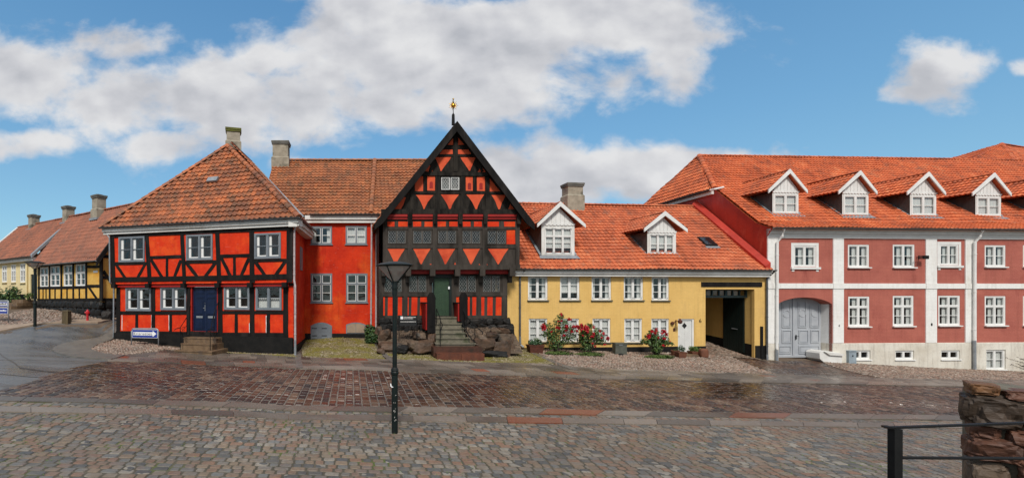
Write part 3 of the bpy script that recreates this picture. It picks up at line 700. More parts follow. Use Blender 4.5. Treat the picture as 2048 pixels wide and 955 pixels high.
am = MB(); am.box(frL, um-.03, um+.05, z0+.02, z1-.02, -.07, -.045); build(am, 'door_astragal', 'navy', house)
np_ = MB(); np_.box(frL, um-.19, um-.05, z1+.07, z1+.15, .05, .065); build(np_, 'number_plate', 'sign_white', house)
np_ = MB(); a = q(780,436,0); np_.box(frL, a[0], a[0]+.17, z1+.07, z1+.15, .05, .062); text('28A', frL, a[0]+.01, z1+.085, .065, .055, 'sign_black', build(np_, 'number_plate', 'sign_white', house))
# roof: three hips meeting at the apex, short ridge going back
EA = P(200,449,23.45); EB = P(598,441,20.35); AP = P(455,291,25.9); EZ = (EA.z+EB.z)/2
EA.z = EB.z = EZ
RB = Vector((AP.x+.6, 29.5, AP.z)); EB2 = Vector((EB.x+.22, 26.0, EZ)); EA2 = Vector((EA.x+1.5, 29.5, EZ))
EV = Vector((EB.x+.25, 25.0, EZ))
rf = MB(); roof_poly(rf, [EA, EB, AP], .265, .345, amp=.038, step=.055)
roof_poly(rf, [EB, EV, RB, AP], .265, .345); roof_poly(rf, [EA2, EA, AP, RB], .265, .345)
ridge(rf, EA, AP, .15, .42); ridge(rf, EB, AP, .15, .42); ridge(rf, AP, RB, .13, .4)
roof = build(rf, 'roof', 'tile_old', house)
fdir = (EB-EA).normalized(); 
sk = MB(); s0 = P(427,361,0.001) 
def on_plane(px_, a, b, c):
    n = (b-a).cross(c-a); d = Vector(((px_[0]-CX)/F, 1, (HZ-px_[1])/F)); o = Vector((0,0,CH)); t = (a-o).dot(n)/d.dot(n); return o+d*t
nL = (EB-EA).cross(AP-EA).normalized()
if nL.z < 0: nL = -nL
vL = nL.cross(fdir).normalized(); vL = vL if vL.z > 0 else -vL
ck_ = on_plane((426.5,361), EA, EB, AP); sk.hexa([ck_+fdir*a+vL*b+nL*h for h in (.02,.13) for a, b in ((-.3,-.16),(.3,-.16),(.3,.16),(-.3,.16))]); build(sk, 'roof_hatch', 'lead', roof)
# cornice and gutter
def eave_board(parent, a, b, h=.2, t=.2, m='cornice', dz=-.06):
    fr = Fr((a.x, a.y), (b.x, b.y)); mb = MB(); z = a.z+dz
    mb.box(fr, 0, fr.L, z-h*.55, z, -.5, -.02); mb.box(fr, 0, fr.L, z-h, z-h*.55-.001, -.5, -.10); build(mb, 'cornice', m, parent)
eave_board(house, EA+fdir*.1, EB-fdir*.05, .30)
gutter(house, EA+Vector((0,-.08,.0)), EB+Vector((.02,-.08,.0)), .075)
eave_board(house, EB+Vector((0,.1,0)), EV, .34); gutter(house, EB+Vector((.07,0,0)), EV+Vector((.07,0,0)), .07)
dx = HX+.02
downpipe(house, [EB+Vector((-.05,.05,-.08)), Vector((HX+.06,20.75,EZ-.55)), Vector((HX+.07,20.66,zb+.1)), Vector((HX+.12,20.62,zb-.15)), Vector((HX+.12,20.62,.62))], .048, 'pipe_paint', [Vector((HX+.12,20.62,.66)), Vector((HX+.12,20.62,.02)), Vector((HX+.14,20.5,-.06))])
downpipe(house, [EA+Vector((.12,.05,-.05)), frL.p(uU0-.02,JW+.05,zt-.15), frL.p(uU0+.02,JW+.06,zb+.1), frL.p(uL0-.10,.07,zb-.1), frL.p(uL0-.12,.07,.5)], .04, 'zinc')
# side windows seen edge-on in the side wall
chimney(house, XY(467,27.3), .78, .62, AP.z-1.3, P(467,259,27.3).z, .25, foot=1.9, cap='moss_cap', pot=False, flash=False)

# ------------------------------------------------------------------ doorstep and its two iron rails
st = thing('doorstep', 'worn brown stone doorstep below the navy double door', 'steps', frL.p(um,.7,zg(*frL.p(um,.7,0).xy)))
d0 = .1
for i, (pl_, pr_, z_, dep) in enumerate([(e3(165,685),e3(548,685),None,.62),(e3(130,758),e3(506,758),None,1.02),(e3(55,840),e3(500,840),None,1.42)]):
    ua = frL.px(pl_, dep)[0]; ub = frL.px(pr_, dep)[0]; zz = frL.px(((pl_[0]+pr_[0])/2, pl_[1]), dep)[1]
    if i == 0: zz = min(zz, z0-.02)
    mb = MB(); mb.box(frL, ua, ub, zz-.5 if i < 2 else zz-.35, zz, d0, dep); mb.box(frL, ua-.02, ub+.02, zz-.05, zz+.002, dep-.3, dep+.025); build(mb, 'step', 'step_brown', st)
for sgn, top, low, foot, lab in ((-1, e3(200,470), e3(122,565), e3(122,838), 'black iron handrail left of the navy door'), (1, e3(525,430), e3(480,600), e3(490,835), 'black iron handrail right of the navy door')):
    mb = MB(); wA, wB = .28, 1.25
    uA, zA = frL.px(top, wA); uB, zB = frL.px(low, wB); zf = frL.px(foot, wB)[1]
    wall_u = (u0-.08) if sgn < 0 else (u1+.08)
    pT = frL.p(uA, wA, zA+.12); pL = frL.p(uB, wB, zB); wt = frL.p(wall_u+.0, .05, zA+.75)
    mb.tube([wt, pT, pL, pL+Vector((-.12,-.14,-.03)), pL+Vector((-.2,-.2,-.09))], .02, 6)
    mb.tube([pL, frL.p(uB, wB, zf)], .018, 6); mb.tube([pT, frL.p(uA, wA, z0-.35)], .018, 6)
    mb.tube([pL+Vector((0,0,-.12)), frL.p((uA+uB)/2, (wA+wB)/2, zf+.55), frL.p(uA, wA, z0+.02)], .013, 6)
    m1 = frL.p((uA+uB)/2, (wA+wB)/2, (zA+zB)/2-.25); ring = [m1+(frL.u*math.cos(t)+Vector((0,0,1))*math.sin(t))*.09+frL.n*.0 for t in steps(0, 2*math.pi*.9, 12)]; mb.tube(ring, .012, 5)
    mb.tube([frL.p(uA, wA, z0+.3), m1, pL+Vector((0,0,-.3))], .011, 5)
    tag(build(mb, 'handrail', 'iron'), lab, 'handrail', 'iron handrails of the stone steps')

# ================================================================== plain red wing in the recess
frW = Fr((HX-.02,25.3), (1.16,25.3)); WZ = P(680,437,25.1).z
wing = thing('plastered_house', 'plain red plastered house set back between the two half-timbered fronts', 'house', (-1,25.3,.3))
WW = [frW.rect(c4(*a), c4(*b)) for a, b in [((112,374),(204,452)),((263,372),(355,452)),((112,578),(205,704)),((265,578),(358,704))]]
cel = frW.rect(c4(112,790), c4(204,864)); cel2 = frW.rect(c4(265,790), c4(350,838))
w = MB(); wall_cells(w, frW, 0, frW.L, -.3, WZ+.1, WW, .14, 0); build(w, 'wall', 'red_plaster', wing)
pl = MB(); pl.box(frW, 0, frW.L, -.4, .36+.2, -.1, .05); build(pl, 'plinth', 'tar', wing)
for i, r in enumerate(WW): window(wing, frW, r, 0, 2, None if i < 2 else .66, 1, 'slate_blue', 'white', .085, .030, .03, .08, curtain='full' if i == 1 else ('sides' if i == 0 else None), sill='slate_blue', sill_h=.05, sill_out=.06)
def hatch(r, open_=False):
    u0, u1, z0, z1 = r; um = (u0+u1)/2; n = 10
    arc = lambda x: z0+(z1-z0)*(.80+.2*(1-((x-um)/((u1-u0)/2))**2))
    fm = MB(); pts = [(u0,z0),(u1,z0)]+[(u1+(u0-u1)*i/n, arc(u1+(u0-u1)*i/n)) for i in range(n+1)]
    fm.prism(frW, pts, -.02, .06); o = build(fm, 'cellar_hatch', 'slate_blue', wing)
    for a, b in ((u0+.05, um-.01), (um+.01, u1-.05)):
        d = MB(); pp = [(a,z0+.05),(b,z0+.05)]+[(b+(a-b)*i/5, arc(b+(a-b)*i/5)-.06) for i in range(6)]; d.prism(frW, pp, .06, .09); build(d, 'leaf', 'slate_blue' if not open_ else 'slab_tan', o)
        if not open_:
            k = MB(); k.box(frW, a+.02, a+.3, z0+.2, z0+.24, .09, .1); k.box(frW, a+.02, a+.3, z1-.35, z1-.31, .09, .1); build(k, 'hinge', 'iron', o)
hatch(cel); hatch(cel2, True)
EY = 25.0; RY = 29.3; RZ = P(700,321,RY).z; wz0 = P(700,428,EY).z
xe0, xe1, xr1 = HX-2.5, 1.5, 6.5
rf = MB(); roof_poly(rf, [(xe0,EY,wz0),(6.0,EY,wz0),(6.0,RY,RZ),(xe0,RY,RZ)], .235, .32, amp=.033, step=.05)
roof_poly(rf, [(xe0,2*RY-EY,wz0),(6.0,2*RY-EY,wz0),(6.0,RY,RZ),(xe0,RY,RZ)], .235, .32)
ridge(rf, (xe0,RY,RZ+.03), (6.0,RY,RZ+.03), .12)
xr = P(740,380,27.0).x
ridge(rf, (xr,EY+.02,wz0+.09), (xr+.35,RY,RZ+.07), .13); ridge(rf, (xr+.02,EY+.02,wz0+.09), (xr+.37,RY,RZ+.07), .12)
wr = build(rf, 'roof', 'tile_wing', wing)
vf = MB(); va = on_plane((500,325), Vector((0,EY,wz0)), Vector((1,EY,wz0)), Vector((0,RY,RZ))); vb = on_plane((604,437), Vector((0,EY,wz0)), Vector((1,EY,wz0)), Vector((0,RY,RZ)))
nw = Vector((0,-(RZ-wz0),RY-EY)).normalized(); dv = (vb-va).normalized(); sv = dv.cross(nw).normalized()
vf.add([va+nw*.09+sv*.16, va+nw*.09-sv*.16, vb+nw*.09-sv*.16, vb+nw*.09+sv*.16], [(0,1,2,3)]); build(vf, 'valley_flashing', 'lead', wr)
eave_board(wing, Vector((HX+.02,EY,wz0)), Vector((1.35,EY,wz0)), .40); gutter(wing, Vector((HX+.3,EY-.08,wz0)), Vector((1.4,EY-.08,wz0)), .07)
xp = frW.px(c4(376,500), .08)[0]; xq = frW.px(c4(396,500), .10)[0]
downpipe(wing, [frW.p(xp+.0,.3,wz0-.03), frW.p(xp,.09,wz0-.5), frW.p(xp-.04,.09,1.0)], .05, 'pipe_paint', [frW.p(xp-.04,.09,1.0), frW.p(xp-.04,.09,.5)])
downpipe(wing, [frW.p(xq+.05,.3,wz0-.08), frW.p(xq,.12,wz0-.55), frW.p(xq-.02,.12,.45)], .05, 'pipe_paint')
chimney(wing, XY(562.5,29.2), .98, .75, RZ-1.3, P(562,285,29.2).z, 0, foot=1.35, pot=False, flash=False)
hs = MB(); hz_ = P(600,470,22.9); hs.box(frS, 2.2, 3.0, 4.0, 5.2, .0, .05); build(hs, 'window', 'slate_blue', house)
# ================================================================== gable house: black carved timber, red infill
frG = Fr(XY(757,22.9), XY(1017,22.9)); UW = .38; BW = .80
gx = (frG.p(0,0,0)+frG.p(frG.L,0,0))/2
gable = thing('gable_house', 'tall black timbered gable house with red triangular infill and a gold star finial', 'house', (gx.x, gx.y, .9))
g = lambda x, y, w=UW, f=c6: frG.px(f(x, y), w)
zS = g(400,350)[1]; zT = g(500,770,UW,c5)[1]; zE = frG.px(c5(500,840), BW)[1]
zP = g(400,645,0)[1]
aL, aR = g(78,200)[0], g(890,200)[0]; lL, lR = g(52,450,0)[0], g(820,450,0)[0]
ap = frG.px(c5(575,170), BW); apu = ap[0]; zA = ap[1]
winU = [frG.rect(c6(*a), c6(*b), UW) for a, b in [((103,118),(217,202)),((253,118),(370,202)),((402,118),(518,202)),((547,118),(662,202)),((697,118),(814,205))]]
winL = [frG.rect(c6(*a), c6(*b), 0) for a, b in [((81,386),(195,492)),((228,386),(342,492)),((525,386),(637,492)),((668,386),(780,492))]]
doorG = frG.rect(c6(372,384), c6(487,630), 0)
w = MB(); wall_cells(w, frG, lL, lR, zP-.1, zS+.1, winL+[doorG], .22, 0)
for u in (lL, lR): w.add([frG.p(u,0,-.5), frG.p(u,-9,-.5), frG.p(u,-9,zT), frG.p(u,0,zT)], [(0,1,2,3)])
build(w, 'wall', 'grey_timber', gable)
w = MB(); wall_cells(w, frG, aL, aR, zS-.02, zT+.05, winU, .22, UW); w.add([frG.p(aL,UW,zS-.02), frG.p(aR,UW,zS-.02), frG.p(aR,-.2,zS-.02), frG.p(aL,-.2,zS-.02)], [(0,1,2,3)])
for u in (aL, aR): w.add([frG.p(u,UW,zS), frG.p(u,-9,zS), frG.p(u,-9,zT+.05), frG.p(u,UW,zT+.05)], [(0,1,2,3)])
build(w, 'upper_wall', 'grey_timber', gable)
wg = frG.rect(c5(463,535), c5(594,630), UW)
def gz(u): return zT+ (zA-.25-zT)*(1-abs(u-apu)/( (aR-aL)/2+.05 if True else 1))
w = MB(); hu0, hu1, hz0, hz1 = wg; half = (aR-aL)/2-.05
zz = lambda u: zT+(zA-.3-zT)*max(0, 1-abs(u-apu)/half)
Q = lambda *p: w.add([frG.p(a, UW+.002, b) for a, b in p], [tuple(range(len(p)))])
Q((apu-half,zT),(hu0,zT),(hu0,zz(hu0))); Q((hu1,zT),(apu+half,zT),(hu1,zz(hu1))); Q((hu0,zT),(hu1,zT),(hu1,hz0),(hu0,hz0)); Q((hu0,hz1),(hu1,hz1),(hu1,zz(hu1)),(apu,zz(apu)),(hu0,zz(hu0)))
build(w, 'gable_wall', 'gable_timber', gable)
def panel(pts, W, f, m='red_gable', out=.006):
    P_ = [frG.px(f(*p), W) for p in pts]; mb = MB(); J = [(a+R.uniform(-.008,.008), b+R.uniform(-.008,.008)) for a, b in P_]; mb.prism(frG, J, W-.05, W+out); build(mb, 'infill_panel', m, gable)
def tri(x0, x1, y0, xa, ya, W, f, m='red_gable', k=.12):
    L_ = []; n = 6
    for i in range(n+1):
        t = i/n; L_.append((x1+(xa+3-x1)*t-(x1-xa)*k*math.sin(math.pi*t)*1.0, y0+(ya-y0)*t))
    for i in range(n+1):
        t = 1-i/n; L_.append((x0+(xa-3-x0)*t+(xa-x0)*k*math.sin(math.pi*t)*1.0, y0+(ya-y0)*t))
    panel([(x0,y0)]+L_[:-1], W, f, m)
rc = lambda a, b, c, d: [(a,c),(b,c),(b,d),(a,d)]
# gable field
panel([(207,672),(256,672),(216,752),(158,752)], UW, c5)
tri(303,418,658,356,750,UW,c5); tri(466,585,655,525,756,UW,c5); tri(634,752,655,700,757,UW,c5); tri(800,896,658,850,762,UW,c5)
panel([(924,718),(965,765),(906,765)], UW, c5); panel([(258,628),(262,650),(238,650)], UW, c5)
panel([(333,534),(350,534),(350,632),(296,632),(296,578)], UW, c5); panel(rc(376,428,534,629), UW, c5); panel(rc(631,677,538,630), UW, c5); panel(rc(704,757,538,631), UW, c5); panel([(788,548),(857,634),(788,634)], UW, c5)
tri(428,541,410,468,500,UW,c5,k=.05); tri(588,697,410,656,498,UW,c5,k=.05)
panel([(395,461),(413,503),(356,503)], UW, c5); panel([(731,468),(766,510),(710,510)], UW, c5)
panel([(478,360),(545,360),(545,389),(457,389)], UW, c5); panel([(580,360),(648,360),(668,389),(580,389)], UW, c5)
panel([(552,279),(549,329),(508,329)], UW, c5); panel([(580,279),(621,326),(580,328)], UW, c5)
for x, y in ((403,590),(655,598),(731,598)):
    P_ = [frG.px(c5(x-11,y+24), UW), frG.px(c5(x+11,y+24), UW)]+[frG.px(c5(x+11*math.cos(t), y-11-9*math.sin(t)), UW) for t in steps(0, math.pi, 6)]
    mb = MB(); mb.prism(frG, P_, UW, UW+.012); build(mb, 'blind_niche', 'dark_red', gable)
# first floor
for a, b in [(105,147),(168,225),(257,305),(325,373),(404,453),(472,523),(554,600),(620,667),(702,770),(800,872)]: panel(rc(a,b,68,98), UW, c6, 'red_panel')
for a, b, x in [(105,208,152),(257,362,305),(402,508,450),(553,657,603),(703,826,765)]: tri(a,b,230,x,322,UW,c6,'red_gable',.03)
panel(rc(814,868,120,203), UW, c6, 'red_panel')
for x0, x1, xa, y0, y1 in [(348,372,362,332,318),(497,516,508,334,310),(688,706,695,334,314),(645,660,652,330,318)]: panel([(x0,y0),(x1,y0),(xa,y1)], UW, c6, 'red_gable')
for a, b in [(66,88),(105,138),(166,191),(210,231),(246,282),(298,340),(510,535),(580,594),(610,633),(656,682),(699,731),(750,783)]: panel([(a+2,518),(b+1,518),(b,627),(a,627)], 0, c6, 'red_panel')
GT = 'grey_timber'
def TG(nm, a, b, t, W, out, m=GT, j=.012): T(nm, 0, a, b, t, W-.02, W+out, m, gable, frG, j)
for x, y in [(238,225),(387,225),(536,225),(684,225),(879,205)]: TG('timber_post', (g(x,y)[0], zT-.02), (g(x,y)[0], zS), .21, UW, .05)
TG('timber_post', (aL+.11, zT), (aL+.11, zS), .22, UW, .05)
for y, t, x1 in ((108,.12,880),(217,.16,880)): TG('timber_rail', (aL, g(400,y)[1]), (aR, g(400,y)[1]), t, UW, .035)
for a, b, y in [(157,157,83),(315,315,83),(463,463,83),(610,610,83),(785,785,83)]: TG('timber_stud', g(a,66), g(a,100), .12, UW, .02)
TG('timber_beam', (aL-.03, zS+.08), (aR+.03, zS+.08), .24, UW, .08, GT, .015)
TG('tie_beam', (aL-.1, zT), (aR+.15, zT), .24, UW, .16, 'gable_timber', .015)
y1_, y2_ = g(100,28)[1], g(100,56)[1]
xs_ = [104,236,386,535,684,890]
for a, b in zip(xs_, xs_[1:]):
    u0, u1 = g(a+(0 if a == 104 else 14),40)[0], g(b-14,40)[0]; mb = MB(); mb.box(frG, u0, u1, (y1_+y2_)/2, y1_, UW, UW+.15); mb.box(frG, u0, u1, y2_, (y1_+y2_)/2-.002, UW, UW+.09); build(mb, 'moulded_board', 'dark_red', gable)
for x in (90,238,387,536,684,882):
    u = g(x,40)[0]; mb = MB(); mb.prism(frG, [(u-.09,y2_-.25),(u+.09,y2_-.25),(u+.11,y1_+.02),(u-.11,y1_+.02)], UW, UW+.2); build(mb, 'bracket', 'gable_timber', gable)
ya, yb = g(300,356,.1)[1], g(300,380,.1)[1]
for a, b in [(98,215),(242,356),(388,503),(537,653),(685,832)]:
    mb = MB(); u0, u1 = g(a,368,.15)[0], g(b,368,.15)[0]; mb.box(frG, u0, u1, yb, ya-.002, 0, .22); build(mb, 'moulded_board', 'dark_red', gable)
for x in (84,228,372,520,669,846):
    mb = MB(); u = g(x,365,UW)[0]; mb.box(frG, u-.13, u+.13, yb-.12, ya+.1, .0, UW+.13); mb.prism(frG, [(u-.09,yb-.45),(u+.09,yb-.45),(u+.1,yb-.12),(u-.1,yb-.12)], .0, .16); build(mb, 'beam_end', GT, gable)
for x in (66,212,358,502,652,800): TG('timber_post', (g(x,430,0)[0], zS-.15), (g(x,430,0)[0], zP), .2, 0, .045)
for a, b in ((52,358),(502,818)): TG('timber_rail', g(a,503,0), g(b,503,0), .17, 0, .05)
for a, b in ((52,340),(510,815)): TG('timber_beam', g(a,637,0), g(b,637,0), .17, 0, .07)
GM = 'gable_timber'
for x, y0, y1 in [(278,610,758),(445,530,758),(611,535,758),(773,545,758)]: TG('timber_post', g(x,y0,UW,c5), g(x,y1,UW,c5), .20, UW, .05, GM)
TG('king_post', g(564,250,UW,c5), g(562,505,UW,c5), .21, UW, .055, GM)
TG('timber_beam', g(350,519,UW,c5), g(782,523,UW,c5), .19, UW, .07, GM)
TG('timber_rail', g(238,642,UW,c5), g(896,644,UW,c5), .12, UW, .03, GM)
for y, a, b in [(344,492,640),(399,440,690)]: TG('timber_rail', g(a,y,UW,c5), g(b,y,UW,c5), .10, UW, .03, GM)
for a, b in [((425,420),(395,505)),((705,420),(740,505)),((545,410),(490,505)),((585,410),(640,505)),((255,660),(215,755)),((898,680),(870,760))]: TG('timber_brace', g(*a,UW,c5), g(*b,UW,c5), .15, UW, .012, GM)
TG('timber_stud', g(363,534,UW,c5), g(363,632,UW,c5), .13, UW, .03, GM); TG('timber_stud', g(690,534,UW,c5), g(690,632,UW,c5), .12, UW, .03, GM)
LW = 'lead_white'; pm('lead_white', (.50,.50,.48), (.34,.34,.33), 9, .5, .05, 20)
pm('lead_dim', (.21,.21,.20), (.13,.13,.125), 9, .5, .05, 20)
for i, r in enumerate(winU): window(gable, frG, r, UW, 2, None, 0, GT, 'lead_dim', .05, .018, .02, .06, lattice='lead_dim' if i != 4 else 'lead_dim', curtain=None)
for r in winL: window(gable, frG, r, 0, 2, None, 0, GT, 'lead_dim', .06, .018, .01, .06, lattice='lead_dim')
window(gable, frG, wg, UW, 2, None, 0, GM, 'white', .05, .03, .02, .06, lattice=LW, curtain='full')
# door, boarded in herringbone
u0, u1, z0, z1 = doorG; u0 += .02; mb = MB(); mb.box(frG, u0, u0+.07, z0, z1-.16, -.1, .01); mb.box(frG, u1-.12, u1, z0, z1-.16, -.1, .01); mb.box(frG, u0, u1, z1-.16, z1, -.12, .0); build(mb, 'door_frame', 'dark_green', gable)
mb = MB(); a, b, n = u0+.07, u1-.12, 13; hgt = z1-.16-z0
mb.box(frG, a, b, z0, z1-.16, -.12, -.09)
c_ = [a+(b-a)*k/4 for k in range(5)]; dh = .13; ph = hgt/n
for i in range(n+1):
    for k in range(4):
        s0, s1 = (0, dh) if k % 2 else (dh, 0); zl = z0+i*ph-dh
        pts = [(c_[k]+.003, max(z0, zl+s0+.012)), (c_[k+1]-.003, max(z0, zl+s1+.012)), (c_[k+1]-.003, min(z1-.17, zl+s1+ph)), (c_[k]+.003, min(z1-.17, zl+s0+ph))]
        if pts[2][1]-pts[1][1] > .01 and pts[3][1]-pts[0][1] > .01: mb.prism(frG, pts, -.09, -.072)
do = build(mb, 'door', 'door_green', gable)
mb = MB(); mb.box(frG, u1-.18, u1-.1, z0+hgt*.70, z0+hgt*.77, .01, .03); build(mb, 'door_notice', 'sign_white', do)
# bargeboards and roof
LO, RO = frG.px(c5(30,838), BW), frG.px(c5(1086,852), BW); zlo = (LO[1]+RO[1])/2; th_ = .42
for o, s in ((LO, -1), (RO, 1)):
    mb = MB(); L_ = math.hypot(apu-o[0], zA-zlo); nx, nz = -s*(zA-zlo)/L_*-1, abs(apu-o[0])/L_
    n = 10; top = [(apu+(o[0]-apu)*i/n, zA+(zlo-zA)*i/n) for i in range(n+1)]
    v = th_*L_/abs(apu-o[0])*.74
    mb.prism(frG, top+[(a_, b_-v*(1 if 0 < i < n else (1.0 if i == 0 else .62))+R.uniform(-.012,.012)) for i, (a_, b_) in reversed(list(enumerate(top)))], BW-.09, BW); build(mb, 'bargeboard', 'black_timber', gable)
    sf = MB(); sf.add([frG.p(apu,BW-.05,zA-.05), frG.p(o[0],BW-.05,zlo-.05), frG.p(o[0],-.1,zlo-.05), frG.p(apu,-.1,zA-.05)], [(0,1,2,3)]); build(sf, 'soffit', 'black_timber', gable)
    rf = MB(); e0, e1 = frG.p(o[0],UW-.1,zlo-.04), frG.p(o[0],-9,zlo-.04); a0, a1 = frG.p(apu,UW-.1,zA-.04), frG.p(apu,-9,zA-.04)
    roof_poly(rf, [e0,e1,a1,a0] if s > 0 else [e1,e0,a0,a1], .24, .33)
    if s > 0: ridge(rf, a0+Vector((0,.3,0)), a1, .1)
    build(rf, 'roof', 'tile_old', gable)
# finial
fb = P(906,250,22.1+BW-.8); fb = frG.p(frG.px((906.5,248), BW-.3)[0], BW-.3, frG.px((906.5,250), BW-.3)[1]); S = 22.4/900
fin = MB(); fin.tube([fb, fb+Vector((0,0,.52))], [.085,.07], 8); fin.tube([fb+Vector((0,0,.52)), fb+Vector((0,0,.60))], [.055,.02], 8); fin.tube([fb+Vector((0,0,.6)), fb+Vector((0,0,1.28))], .018, 6)
fo = build(fin, 'finial', 'iron', gable)
st_ = MB(); cc = fb+Vector((0,0,.97)); st_.lathe(cc-Vector((0,0,.10)), [(.001,0),(.06,.02),(.10,.07),(.105,.11),(.08,.17),(.03,.2),(.001,.205)], 14)
for k in range(14):
    t = 2*math.pi*k/14; d = Vector((math.cos(t),0,math.sin(t))); L_ = .21 if k % 2 else .26; st_.tube([cc+d*.07, cc+d*L_], [.026,.003], 5)
for k in range(8):
    t = 2*math.pi*k/8; d = Vector((math.cos(t)*.7,-.7,math.sin(t)*.7)); st_.tube([cc+d*.06, cc+d*.2], [.022,.003], 5)
st_.lathe(fb+Vector((0,0,1.24)), [(.001,0),(.035,.02),(.045,.05),(.03,.08),(.001,.095)], 10)
build(st_, 'gilt_star', 'gold', fo, True)
# tarred boulder plinth
pl = MB(); pl.box(frG, lL-.02, lR+.02, -.5, zP-.02, -.3, .02)
k = 0
for (ua, ub) in ((lL, doorG[0]-.3), (doorG[1]+.2, lR+.02)):
    zrow = zP-.16
    while zrow > -.3:
        u = ua
        while u < ub:
            wd = R.uniform(.28, .6); c = frG.p(min(u+wd/2, ub), .03, zrow); crag(pl, c, (wd*.56, .16, .19), k, 0, 3, .08); u += wd; k += 1
        zrow -= .3
build(pl, 'stone_plinth', 'tar_stone', gable)

# ------------------------------------------------------------------ stone stair, its carved posts, rails
um = (doorG[0]+doorG[1])/2
st = thing('stone_staircase', 'worn stone staircase climbing to the green door, its two lowest steps reddish', 'staircase', frG.p(um,2.2,-.1))
zd = doorG[2]-.02
tops = [378,444,495,545,598,655]; lefts = [258,262,268,272,275,272]; rights = [520,545,570,590,640,690]
prev = None
stairs = []; pm('step_darkred', (.075,.030,.018), (.045,.02,.013), 4, .5, .4, 14, c=(.03,.018,.012))
for i, y in enumerate(tops):
    dep = .62+.30*i; pl_, pr_ = g6(lefts[i], y+12), g6(rights[i], y+12); ua = frG.px(pl_, dep)[0]; ub = frG.px(pr_, dep)[0]; zz = frG.px(((pl_[0]+pr_[0])/2, g6(0, y+10)[1]), dep)[1]
    stairs.append((ua, ub, zz, dep))
for i, (ua, ub, zz, dep) in enumerate(stairs):
    mb = MB(); mb.box(frG, ua, ub, zz-.6, zz-.05, 0.02, dep); mb.box(frG, ua-.02, ub+.02, zz-.055, zz, dep-.34, dep+.05); build(mb, 'step', 'step_grey', st)
for y0, x0, x1, yb, dep in [(712,250,766,770,2.75),(778,285,790,836,3.25)]:
    ua, ub = frG.px(g6(x0,y0), dep)[0], frG.px(g6(x1,y0), dep)[0]; zz = frG.px(g6(520,y0), dep)[1]; mb = MB()
    um2 = (ua+ub)/2+.03
    if y0 > 750: mb.box(frG, ua, um2-.006, zz-.4, zz, 1.6, dep); mb.box(frG, um2+.006, ub, zz-.4, zz, 1.6, dep)
    else: mb.box(frG, ua, ub, zz-.4, zz, 1.6, dep)
    build(mb, 'step', 'step_red' if y0 > 750 else 'step_darkred', st)
def bench_end(xc, yt, yb, red, dep, lab):
    u = frG.px(g6(xc,400), dep)[0]; zt_ = frG.px(g6(xc,yt), dep)[1]; zb_ = frG.px(g6(xc,yb), dep)[1]; h = .19
    t = thing('stair_cheek', lab, 'stair post', frG.p(u, dep, zb_), 'carved posts flanking the stone stair')
    mb = MB(); pts = [(u-h,zb_),(u+h,zb_),(u+h,zt_-.35),(u+h+.02,zt_-.3),(u+h*.8,zt_-.12),(u+h*.4,zt_),(u-h*.4,zt_),(u-h*.8,zt_-.12),(u-h-.02,zt_-.3),(u-h,zt_-.35)]
    mb.prism(frG, pts, dep-.09, dep+.07); mb.prism(frG, [(u-h*.55,zb_+.3),(u+h*.55,zb_+.3),(u+h*.55,zt_-.55),(u,zt_-.4),(u-h*.55,zt_-.55)], dep+.07, dep+.09); build(mb, 'carved_post', 'black_timber', t)
    (x0, y0), (x1, y1) = red; ua = frG.px(g6(x0,y0), dep*.7)[0]; ub = frG.px(g6(x1,y0), dep*.7)[0]; za, zb2 = frG.px(g6(x0,y0), dep*.7)[1], frG.px(g6(x0,y1), dep*.7)[1]
    mb = MB(); mb.box(frG, ub-.16, ub, zb2, za, .05, dep-.09); build(mb, 'red_side_wall', 'dark_red', t)
    mb = MB(); mb.box(frG, ub-.24, ub+.04, za+.002, za+.05, .05, dep-.09); build(mb, 'coping', 'black_timber', t)
bench_end(226,130,555,((145,245),(190,520)), 1.5, 'black carved post with red side wall left of the stair')
bench_end(568,130,420,((475,245),(533,430)), 1.0, 'black carved post with red side wall right of the stair')
def rail(pts, lab, extra=()):
    mb = MB(); W_ = [frG.p(frG.px(g6(x,y), d)[0], d, frG.px(g6(x,y), d)[1]) for x, y, d in pts]; mb.tube(W_, .024, 6)
    for (x, y, d, yb_) in extra:
        a = frG.px(g6(x,y), d); b = frG.px(g6(x,yb_), d); mb.tube([frG.p(a[0],d,a[1]), frG.p(b[0],d,b[1])], .018, 6)
    tag(build(mb, 'handrail', 'iron'), lab, 'handrail', 'iron handrails of the stone steps')
rail([(280,300,1.0),(318,395,1.3),(325,440,1.6),(345,470,1.9),(318,560,2.3)], 'bent black iron handrail on the left edge of the stone staircase', [(280,300,1.0,470),(322,440,1.6,600),(322,540,2.25,705)])
rail([(555,300,1.0),(600,385,1.4),(680,470,1.9),(760,540,2.3),(775,555,2.35),(765,570,2.4)], 'curving black iron handrail on the right edge of the stone staircase', [(570,330,1.1,500),(600,385,1.4,520),(688,480,1.95,710)])
rail([(548,430,1.2),(575,500,1.6),(625,590,2.0),(690,660,2.3)], 'low black iron stringer under the right staircase handrail')
